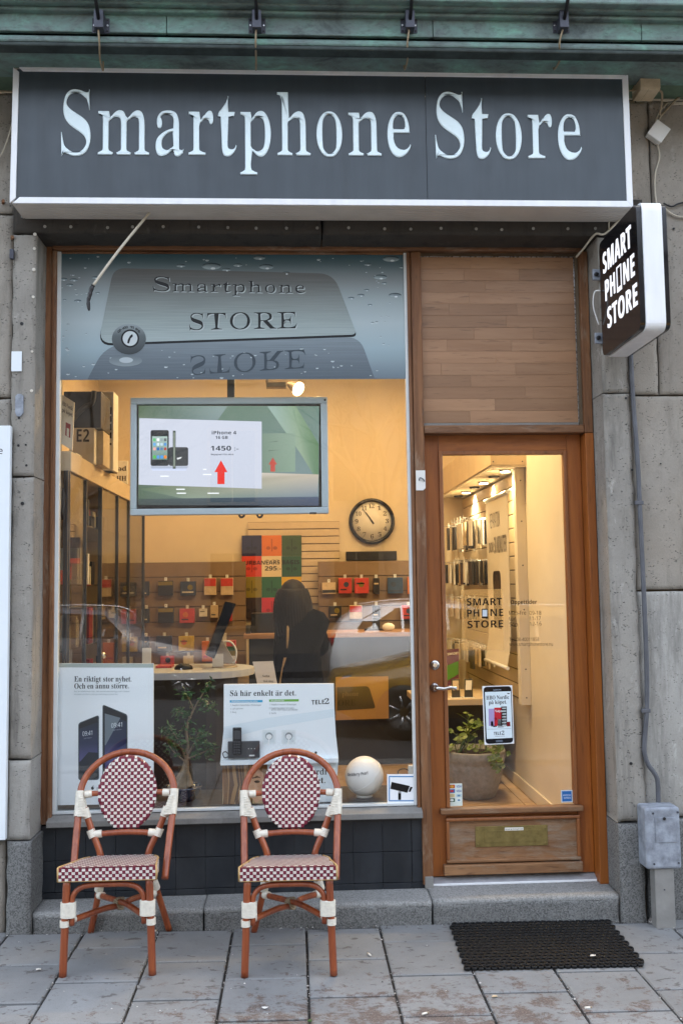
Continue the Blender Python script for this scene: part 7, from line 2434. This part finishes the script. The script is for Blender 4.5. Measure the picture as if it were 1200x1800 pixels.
def side_letters(s_, bl, br2, h, skip=None):
    p0, p1 = fp(*bl), fp(*br2)
    L = p1.y - p0.y
    zz_ = (p0.z + p1.z) / 2
    xs_, x = [], 0.0
    for ch in s_:
        g = glyph('bold', ch) if ch != '#' else glyph('bold', 'O')
        xs_.append((x, ch, g)); x += g[2] + .05
    first = min(v[0] for v in xs_[0][2][0])
    tot = xs_[-1][0] + max(v[0] for v in xs_[-1][2][0]) - first
    kz = h / cap_height('bold')
    ky = L / tot
    for xo, ch, g in xs_:
        y0 = p0.y + (xo - first) * ky
        if ch == '#':      # the phone outline that stands for the O
            w = max(v[0] for v in g[2 - 2]) * ky
            ya_, yb_ = y0 + w * .16, y0 + w * .92
            b_ = B()
            for (a, c, d, e) in ((ya_, yb_, zz_ - h * .10, zz_ + h * .10), (ya_, yb_, zz_ + h * 1.04, zz_ + h * 1.10), (ya_, ya_ + w * .08, zz_ + h * .102, zz_ + h * 1.038), (yb_ - w * .08, yb_, zz_ + h * .102, zz_ + h * 1.038)):
                b_.box(XF - .0024, XF - .0004, a, c, d, e)
            b_.build('letter', M['lit_letter'], PS)
            continue
        me = _curve_mesh(_code('bold', ch), 4, .0010 / kz, 0, 0)
        vs_ = [(XF - .0014 - v.co.z * kz, y0 + v.co.x * ky, zz_ + v.co.y * kz) for v in me.vertices]
        fs_ = [tuple(q.vertices) for q in me.polygons]
        bpy.data.meshes.remove(me)
        B().add(vs_, fs_).build('letter', M['lit_letter'], PS)
hS = fp(1083, 420).z - fp(1083, 458).z
side_letters('SMART', (1060, 481), (1109, 434), hS)
side_letters('PH#NE', (1064, 529), (1115, 484), hS)
side_letters('STORE', (1068, 578), (1120, 535), hS)
for py in (468, 586):
    z = fp(1062, py).z
    BR_ = BX(XF + .03, XF + .07, yw_ - .002, .001, z - .03, z + .03).build('wall_bracket', M['zinc'], PS, bevel=0.003)
    BX(XF - .02, XF + .03, -.014, -.0002, z - .028, z + .028).build('bracket_plate', M['zinc'], BR_, bevel=0.002)
    B().lathe([(.011, 0), (.011, -.010), (.006, -.012)], (XF - .004, -.0145, z), 8, axis='y').build('bolt', M['black'], BR_)
B().tube(spline([(XF - .004, -.075, fp(1060, 507).z), (XF - .03, -.06, fp(1048, 520).z), (XF - .035, -.05, fp(1048, 545).z), (XF - .01, -.05, fp(1066, 562).z)], 6), .0035, 7).build('feed_cable', M['white_plastic'], PS)

# ================================================================ junction boxes and cables
p = at(1137, 148, -.13)
JB = thing('junction_box', (p.x, -.13, 4.15), 'beige junction box under the copper cornice beyond the sign', 'junction box')
BX(p.x - .052, p.x + .052, -.17, -.05, 4.105, 4.165).build('box', M['cream_plastic'], JB, bevel=0.004)
BX(p.x - .050, p.x + .050, -.168, -.052, 4.098, 4.1045).build('lid', M['cream_plastic'], JB, bevel=0.003)
B().tube([(p.x - .01, -.169, 4.0985), (p.x - .01, -.053, 4.0985)], .0012, 5).build('lid_groove', M['cable_tan'], JB)
B().tube(spline([(p.x + .052, -.11, 4.13), (p.x + .085, -.10, 4.12), (p.x + .095, -.07, 4.08), (p.x + .105, -.03, 4.04), tuple(at(1192, 172, 0.015)), tuple(at(1215, 171, .012)), tuple(at(1400, 178, .012)), tuple(at(1560, 181, .012))], 7), .0055, 8).build('cable', M['cable_tan'], JB)
B().tube(spline([(p.x - .05, -.10, 4.13), (p.x - .09, -.11, 4.122), (p.x - .15, -.10, 4.12)], 5), .0045, 7).build('cable', M['cable_tan'], JB)
p = at(1157, 231, -.02)
JW = thing('junction_box', (p.x, .02, p.z), 'white square junction box mounted askew on the stone beside the sign', 'junction box')
ang = math.radians(-37)
def rot2(x, z):
    return (p.x + x * math.cos(ang) - z * math.sin(ang), p.z + x * math.sin(ang) + z * math.cos(ang))
def rbox(name, hx_, hz_, y0, y1, m):
    q = [rot2(*a) for a in ((-hx_, -hz_), (hx_, -hz_), (hx_, hz_), (-hx_, hz_))]
    return B().hexa([(x, y0, z) for x, z in q], [(x, y1, z) for x, z in q]).build(name, m, JW, bevel=0.004)
rbox('box', .042, .045, -.018, .022, M['white_plastic'])
rbox('lid', .044, .047, -.026, -.0185, M['white_plastic'])
for off in (0, .012):
    B().tube(spline([(p.x - .005 + off, .0, p.z + .045), (p.x + .005 + off, .01, p.z + .09 - off), (p.x + .05 + off, .012, p.z + .155 - off), (p.x + .12, .013, p.z + .172 - off * .6), (p.x + .5, .013, p.z + .17 - off * .6), (p.x + 1.0, .013, p.z + .17 - off * .6)], 7), .0042, 7).build('cable', M['cable'], JW)
B().tube(spline([(p.x + .0, .01, p.z - .05), (p.x + .012, .015, p.z - .12), (p.x - .015, .016, p.z - .22), tuple(at(1152, 352, .0)), (p.x - .03, -.1, zt2 + .002)], 7), .0045, 7).build('cable', M['cable'], JW)
def cable(pts, r, m, label, n=7):
    o = B().tube(spline(pts, n), r, 8).build('cable', M[m])
    return tag(o, label, 'cable')
cable([tuple(at(1165, 357, 0.015)), tuple(at(1180, 363, .012)), tuple(at(1205, 356, .012)), tuple(at(1300, 358, .012)), tuple(at(1560, 366, .012))], .0045, 'black', 'short black cable along the stone behind the projecting sign')
cable([tuple(at(1167, 366, 0.012)), tuple(at(1182, 377, .012)), tuple(at(1205, 382, .012)), tuple(at(1300, 386, .012)), tuple(at(1560, 392, .012))], .0045, 'cable', 'cream cable drooping on the stone behind the projecting sign')
cable([tuple(at(1012, 452, .12)), tuple(at(1025, 437, .06)), tuple(at(1045, 412, -.005)), tuple(at(1062, 411, -.006)), tuple(at(1090, 384, -.03)), tuple(at(1098, 372, -.06))], .0055, 'cable', 'off-white cable from the sign corner down into the lintel corner')
cable([tuple(at(1070, 404, -.008)), tuple(at(1070, 390, -.012)), tuple(at(1080, 378, -.02))], .0035, 'cable', 'thin looped cable end beside the projecting sign top')
cable([tuple(at(-5, 282, .0)), tuple(at(8, 262, -.006)), tuple(at(20, 225, -.01)), tuple(at(26, 205, -.02))], .004, 'cable', 'thin pale cable running behind the upper corner of the long sign')
cable([tuple(at(-8, 160, -.004)), tuple(at(20, 161, -.004)), tuple(at(40, 162, -.004))], .005, 'cable_tan', 'tan cable under the cornice at the far end of the sign')
HC = thing('hanging_cable', tuple(at(262, 380, -.10)), 'cut white cable hanging below the sign, its end bound in black tape', 'cable')
B().tube(spline([tuple(at(268, 368, -.09)), tuple(at(240, 402, -.10)), tuple(at(214, 434, -.115)), tuple(at(189, 467, -.125)), tuple(at(164, 502, -.13))], 6), .0068, 10).build('core', M['cable'], HC)
tp = spline([tuple(at(164.5, 501, -.13)), tuple(at(161, 508, -.131)), tuple(at(158, 520, -.132)), tuple(at(155.5, 530, -.133)), tuple(at(157, 546, -.134))], 4)
B().tube(tp, [.007, .012, .0085, .0105, .012, .011, .0095, .0115, .010, .009, .0105, .009, .008, .0095, .0085, .007, .004][:len(tp)], 8, smooth=False).build('tape', M['black'], HC)
# conduit down to the meter box
YCD = -.006
cp = [(1107, 606), (1111, 690), (1119, 800), (1124, 900), (1131, 1050), (1135, 1150), (1136, 1240), (1132, 1300), (1132, 1325), (1139, 1345), (1150, 1360), (1155, 1375), (1156, 1410), (1156, 1424)]
CD = B().tube(spline([tuple(at(x, y, YCD)) for x, y in cp], 4), .0115, 12).build('conduit', M['conduit'])
tag(CD, 'dark grey conduit pipe running down the stone into the meter box', 'pipe')
for x, y in ((1123.5, 884), (1135.5, 1249)):
    p = at(x, y, YCD)
    BX(p.x - .028, p.x + .016, YCD - .014, YCD + .004, p.z - .010, p.z + .010).build('pipe_clip', M['conduit'], CD, bevel=0.003)
x0, x1, z0, z1 = rect(1132, 1418, 1194, 1527, -.10)
MB_ = thing('meter_box', ((x0 + x1) / 2, -.05, z0), 'dented grey metal meter box on a flat post by the pilaster foot', 'meter box')
BX(x0, x1, -.115, -.002, z0, z1).build('case', M['zinc'], MB_, bevel=0.014, seg=3)
dxa, dxb, dza, dzb2 = rect(1151, 1437, 1186, 1481, -.117)
DR = BX(dxa, dxb, -.1185, -.1152, dza, dzb2).build('access_door', M['zinc'], MB_, bevel=0.0015)
p = at(1166.5, 1439, -.12)
B().lathe([(.0075, 0), (.0075, -.003), (.004, -.004)], (p.x, -.1186, p.z), 12, axis='y').build('lock', M['black'], DR)
for x, y in ((1147, 1430), (1190, 1428), (1149, 1519), (1192, 1517)):
    p = at(x, y, -.117)
    B().lathe([(.005, 0), (.005, -.003)], (p.x, -.1152, p.z), 8, axis='y').build('screw', M['bracket'], MB_)
x0p, x1p = at(1150, 1580, -.09).x, at(1184, 1580, -.09).x
PO = BX(x0p, x1p, -.10, -.035, ground_z(x0p) - .02, z0 + .01).build('post', M['post'], MB_, bevel=0.003)
p = at(1167, 1564, -.101)
B().lathe([(.004, 0), (.004, -.0015)], (p.x, -.1001, p.z), 8, axis='y').build('screw', M['bracket'], PO)
# white sign sheet at the edge
xe_ = at(14.5, 1100, -.045).x
zw1, zw0 = at(8, 748, -.045).z, at(8, 1477, -.045).z
WS = thing('wall_sign', (xe_ - .3, -.03, zw0), 'tall plain white sheet sign fixed to the stone beside the pilaster foot', 'sign')
BX(xe_ - .62, xe_, -.045, -.012, zw0, zw1).build('sheet', M['white_board'], WS, bevel=0.003)
B().textpx('e', 'sans', -2, 798, 5, 798, 12, -.0458, hexc('#2A2E30')).build('lettering', M['print'], WS, ink=True)
for z in (zw0 + .1, zw1 - .1):
    BX(xe_ - .5, xe_ - .45, -.0118, .03, z - .02, z + .02).build('standoff', M['bracket'], WS)

# ================================================================ litter
def butt(px, py, ang, lab):
    p = atz(px, py, ground_z(at(px, py, -.3).x) + .006)
    d_ = Vector((math.cos(ang), math.sin(ang), 0))
    t = thing('cigarette_butt', tuple(p), lab, 'cigarette butt')
    B().tube([p - d_ * .016, p + d_ * .005], .0042, 8).build('paper_end', M['paper'], t)
    B().tube([p + d_ * .0052, p + d_ * .012], .0042, 8).build('filter', M['cable_tan'], t)
butt(648, 1677, 2.0, 'white cigarette butt on the paving left of the rubber mat')
butt(748, 1781, .4, 'white cigarette butt on the gritty paving below the mat')
butt(272, 1636, .3, 'cigarette butt by the step behind the chair near the tall poster')
butt(1034, 1771, .1, 'white cigarette butt on a paving joint below the mat corner')
def scrap(px, py, s_, m, lab, nm='paper_scrap', cat='paper scrap', z=.004):
    p = atz(px, py, ground_z(at(px, py, -.3).x) + z)
    n_ = 7
    q = [(p.x + s_ * (1 + rnd.uniform(-.3, .3)) * math.cos(2 * math.pi * i / n_), p.y + s_ * .7 * (1 + rnd.uniform(-.3, .3)) * math.sin(2 * math.pi * i / n_), p.z + rnd.uniform(0, .004)) for i in range(n_)]
    o = B().prism(q, (0, 0, .0015)).build(nm, M[m])
    tag(o, lab, cat)
scrap(1042, 1680, .013, 'paper', 'pale paper scrap lying on the black rubber mat', z=.022)
scrap(466, 1772, .013, 'white_plastic', 'white scrap on the paving below the chair by the phone display')
scrap(68, 1705, .011, 'paper', 'pale scrap on the paving near the first chair leg')
scrap(869, 1752, .014, 'cream_plastic', 'dry yellowish leaf on the reddish gritty paving', 'dry_leaf', 'leaf')
scrap(545, 1795, .009, 'leaf', 'small green scrap in the paving joint at the picture bottom')
gb = B()
def pebble(x, y, r):
    z = ground_z(x) + r * .3
    k = [(1, 0, 0), (0, 1, 0), (-1, 0, 0), (0, -1, 0)]
    vs_ = [(x + r * a * rnd.uniform(.6, 1.2), y + r * b_ * rnd.uniform(.6, 1.2), z) for a, b_, _ in k] + [(x, y, z + r * .8), (x, y, z - r * .6)]
    gb.add(vs_, [(0, 1, 4), (1, 2, 4), (2, 3, 4), (3, 0, 4)], 0)
for k in range(-5, 6):
    xj_ = .037 + .349 * k
    for i in range(70):
        pebble(xj_ + rnd.gauss(0, .006), rnd.uniform(-1.3, 0), abs(rnd.gauss(.0022, .0012)) + .0008)
for i in range(420):
    pebble(rnd.uniform(-1.7, 2.0), rnd.uniform(-1.3, .0), abs(rnd.gauss(.0015, .001)) + .0007)
for i in range(260):
    pebble(rnd.uniform(-1.4, 1.8), rnd.gauss(-.012, .008), abs(rnd.gauss(.0022, .0014)) + .001)
for i in range(90):
    pebble(rnd.uniform(1.70, 1.80), rnd.uniform(-.03, .015), abs(rnd.gauss(.006, .003)) + .001)
def grit_mat():
    n = N('loose_grit')
    gi = n.new('NewGeometry')
    n.base(n.ramp(gi.outputs['Random Per Island'], [(0, (.05, .045, .04)), (.6, (.20, .18, .16)), (.9, (.5, .48, .45)), (1, (.65, .62, .58))]))
    n.rough(.9)
    return n.m
o = gb.build('gravel', grit_mat())
o['kind'] = 'stuff'
# ================================================================ the street behind the camera, seen in the glass
def car(label, cx, cy_, facing, paint, L=4.2, W=1.75, Hh=1.47, stubby=True):
    t = thing('parked_car', (cx, cy_, -.14), label, 'car', 'cars in the street')
    z0 = -.14
    # side stations: x along the car from nose to tail, belt height, roof height, half widths
    st = [(-.50, .48, .60, .52, .50), (-.485, .62, .70, .70, .62), (-.43, .72, .76, .80, .70), (-.30, .82, .86, .86, .74), (-.20, .92, .96, .875, .74), (-.10, .94, 1.25, .88, .68), (-.02, .95, 1.42, .88, .63),
          (.12, .96, Hh, .88, .62), (.26, .97, Hh - .01, .88, .61), (.38, .98, Hh - .07, .87, .58), (.45, .98, 1.22, .85, .62), (.485, .90, .98, .80, .66), (.50, .55, .62, .70, .60)]
    n_ = 12
    vs_ = []
    def P(u, y, z):
        return (cx + facing * u * L, cy_ + y, z0 + z)
    for u, zb_, zr_, hw, hr in st:
        hw *= W / 1.76
        hr *= W / 1.76
        zlow = .22 if abs(u) < .47 else .32
        ring_ = [(-hw * .94, zlow), (-hw, .5), (-hw * .99, zb_), (-hr, zr_ - .03), (-hr * .8, zr_), (0, zr_ + .01), (hr * .8, zr_), (hr, zr_ - .03), (hw * .99, zb_), (hw, .5), (hw * .94, zlow), (0, zlow - .02)]
        vs_ += [P(u, y, z) for y, z in ring_]
    fs_ = []
    for i in range(len(st) - 1):
        for k in range(n_):
            fs_.append((i * n_ + k, i * n_ + (k + 1) % n_, (i + 1) * n_ + (k + 1) % n_, (i + 1) * n_ + k))
    fs_ += [tuple(range(n_))[::-1], tuple((len(st) - 1) * n_ + k for k in range(n_))]
    BD = B().add(vs_, fs_, 0, True).build('body', paint, t)
    wm = M['car_window']
    for s_ in (-1, 1):
        def W_p(u, f):
            for a, c in zip(st, st[1:]):
                if a[0] <= u <= c[0]:
                    q = (u - a[0]) / (c[0] - a[0])
                    zb_, zr_, hw, hr = [a[i] + (c[i] - a[i]) * q for i in (1, 2, 3, 4)]
                    return P(u, s_ * ((hw * .99 + (hr - hw * .99) * f) * W / 1.76 + .006), zb_ + (zr_ - .03 - zb_) * f)
        for ua, ub, nm in ((-.085, .06, 'window'), (.07, .23, 'window'), (.24, .40, 'window')):
            f1a, f1b = (.35 if ua < -.05 else .88), .88
            if ub > .38:
                f1b = .55
            q = [W_p(ua, .08), W_p(ub, .08), W_p(ub, f1b), W_p((ua + ub) / 2, .90), W_p(ua, f1a)]
            B().add(q, [(0, 1, 2, 3, 4)]).build(nm, wm, t)
        for uw in (-.31, .30):
            wx_, wy_ = cx + facing * uw * L, cy_ + s_ * (W / 2 - .10)
            WH = B().lathe([(.20, -.10), (.30, -.10), (.315, -.06), (.315, .06), (.30, .10), (.20, .10)], (wx_, wy_, z0 + .315), 26, axis='y', cap=False).build('tyre', M['rubber'], t)
            B().lathe([(.205, -.085), (.06, -.06), (.06, .06), (.205, .085)], (wx_, wy_, z0 + .315), 20, axis='y', cap=False).build('rim', M['darkgrey'], WH)
            for k in range(7):
                a = 2 * math.pi * k / 7
                B().tube([(wx_ + .05 * math.cos(a), wy_ + s_ * .075, z0 + .315 + .05 * math.sin(a)), (wx_ + .19 * math.cos(a), wy_ + s_ * .09, z0 + .315 + .19 * math.sin(a))], .016, 6).build('spoke', M['steel'], WH)
        B().ball(P(-.44, s_ * .60, .66), .13, 12, 0, (1.3, .9, .55)).build('headlight', M['chrome'], t)
        B().ball(P(.478, s_ * .66, .86), .15, 12, 0, (.6, .9, .8)).build('tail_light', M['tail'], t)
        B().ball(P(-.07, s_ * (W / 2 + .08), .98), .09, 12, 0, (.6, 1.1, .7)).build('mirror', paint, t)
    B().tube(spline([P(-.09, -.63, 1.24), P(-.02, -.62, 1.44), P(.2, -.60, Hh + .02), P(.38, -.57, Hh - .05)], 4), .012, 6).build('roof_rail', M['steel'], t)
    return t
M['car_window'] = plain('dark_car_window', (.010, .011, .012), .35, 0, .05, 4, spec=.12)
M['tail'] = plain('red_lamp_glass', (.40, .012, .012), .15, 0, .05, 9)
M['silver_paint'] = plain('silver_car_paint', (.90, .92, .94), .25, .0, .03, 3, coat=.8)
M['yellow_paint'] = plain('yellow_car_paint', (.40, .21, .010), .3, 0, .03, 3, coat=.8)
M['grey_paint'] = plain('grey_car_paint', (.10, .105, .12), .2, .0, .03, 3, coat=.8)
car('silver estate car parked by the far kerb, reflected in the window under the clock', 2.75, -10.9, -1, M['silver_paint'], 4.4, 1.78, 1.48)
car('yellow car passing in the near lane, reflected low in the window by the door', 2.55, -6.6, 1, M['yellow_paint'], 4.3, 1.76, 1.45)
car('grey car parked by the far kerb, its roof line reflected beside the monitor', -3.1, -10.9, -1, M['grey_paint'], 4.3, 1.78, 1.46)
# opposite house
OB = thing('apartment_house', (0, -18, 0), 'grey plastered apartment house across the street with rows of windows', 'building')
M['plaster'] = plain('grey_plaster', (.11, .10, .09), .9, 0, .15, 1.2, .2, 30)
BX(-16, 16, -24, -18, -.2, 9.5).build('wall', M['plaster'], OB)
BX(-16.2, 16.2, -24.2, -17.7, 9.502, 9.9).build('cornice', M['granite_top'], OB)
for r_ in range(3):
    for k in range(10):
        x = -13.5 + k * 3.0
        zb_ = .6 + r_ * 3.0
        fr_ = BX(x - .62, x + .62, -18.0 + .002, -17.94, zb_, zb_ + 1.9).build('window', M['groove'], OB)
        BX(x - .54, x - .02, -17.938, -17.93, zb_ + .08, zb_ + 1.82).build('pane', M['black_gloss'], fr_)
        BX(x + .02, x + .54, -17.938, -17.93, zb_ + .08, zb_ + 1.82).build('pane', M['black_gloss'], fr_)
# bare street tree
def bare_tree(x, y, h, seed, label):
    t = thing('street_tree', (x, y, -.02), label, 'tree', 'bare street trees')
    r_ = random.Random(seed)
    trunk, crown = B(), B()
    top = Vector((x + r_.uniform(-.2, .2), y, h * .35))
    trunk.tube(spline([(x, y, -.05), (x + .04, y, h * .18), tuple(top)], 5), [.17 - .05 * i / 10 for i in range(11)], 10)
    def grow(p, d, ln, rad, lev):
        mid_ = p + d * ln * .5 + Vector((r_.gauss(0, .06), r_.gauss(0, .06), r_.gauss(.03, .05))) * ln
        e = p + d * ln + Vector((r_.gauss(0, .12), r_.gauss(0, .12), r_.gauss(.05, .1))) * ln
        crown.tube(spline([p, mid_, e], 3), [rad * (1 - .45 * i / 6) for i in range(7)], 5 if lev > 1 else 7)
        if lev < 4:
            for _ in range(3 if lev else 4):
                nd = (d + Vector((r_.gauss(0, .55), r_.gauss(0, .55), r_.gauss(.12, .35)))).normalized()
                grow(e if r_.random() < .6 else mid_, nd, ln * r_.uniform(.55, .8), rad * .55, lev + 1)
    for _ in range(5):
        grow(top, Vector((r_.gauss(0, .6), r_.gauss(0, .6), 1)).normalized(), h * .2, .075, 0)
    trunk.build('trunk', M['bark_dark'], t)
    crown.build('crown', M['bark_dark'], t)
bare_tree(1.9, -13.6, 8.5, 3, 'bare street tree across the road, reflected above the clock')
bare_tree(-4.6, -13.8, 8.0, 9, 'bare street tree across the road, nearer the grey car')
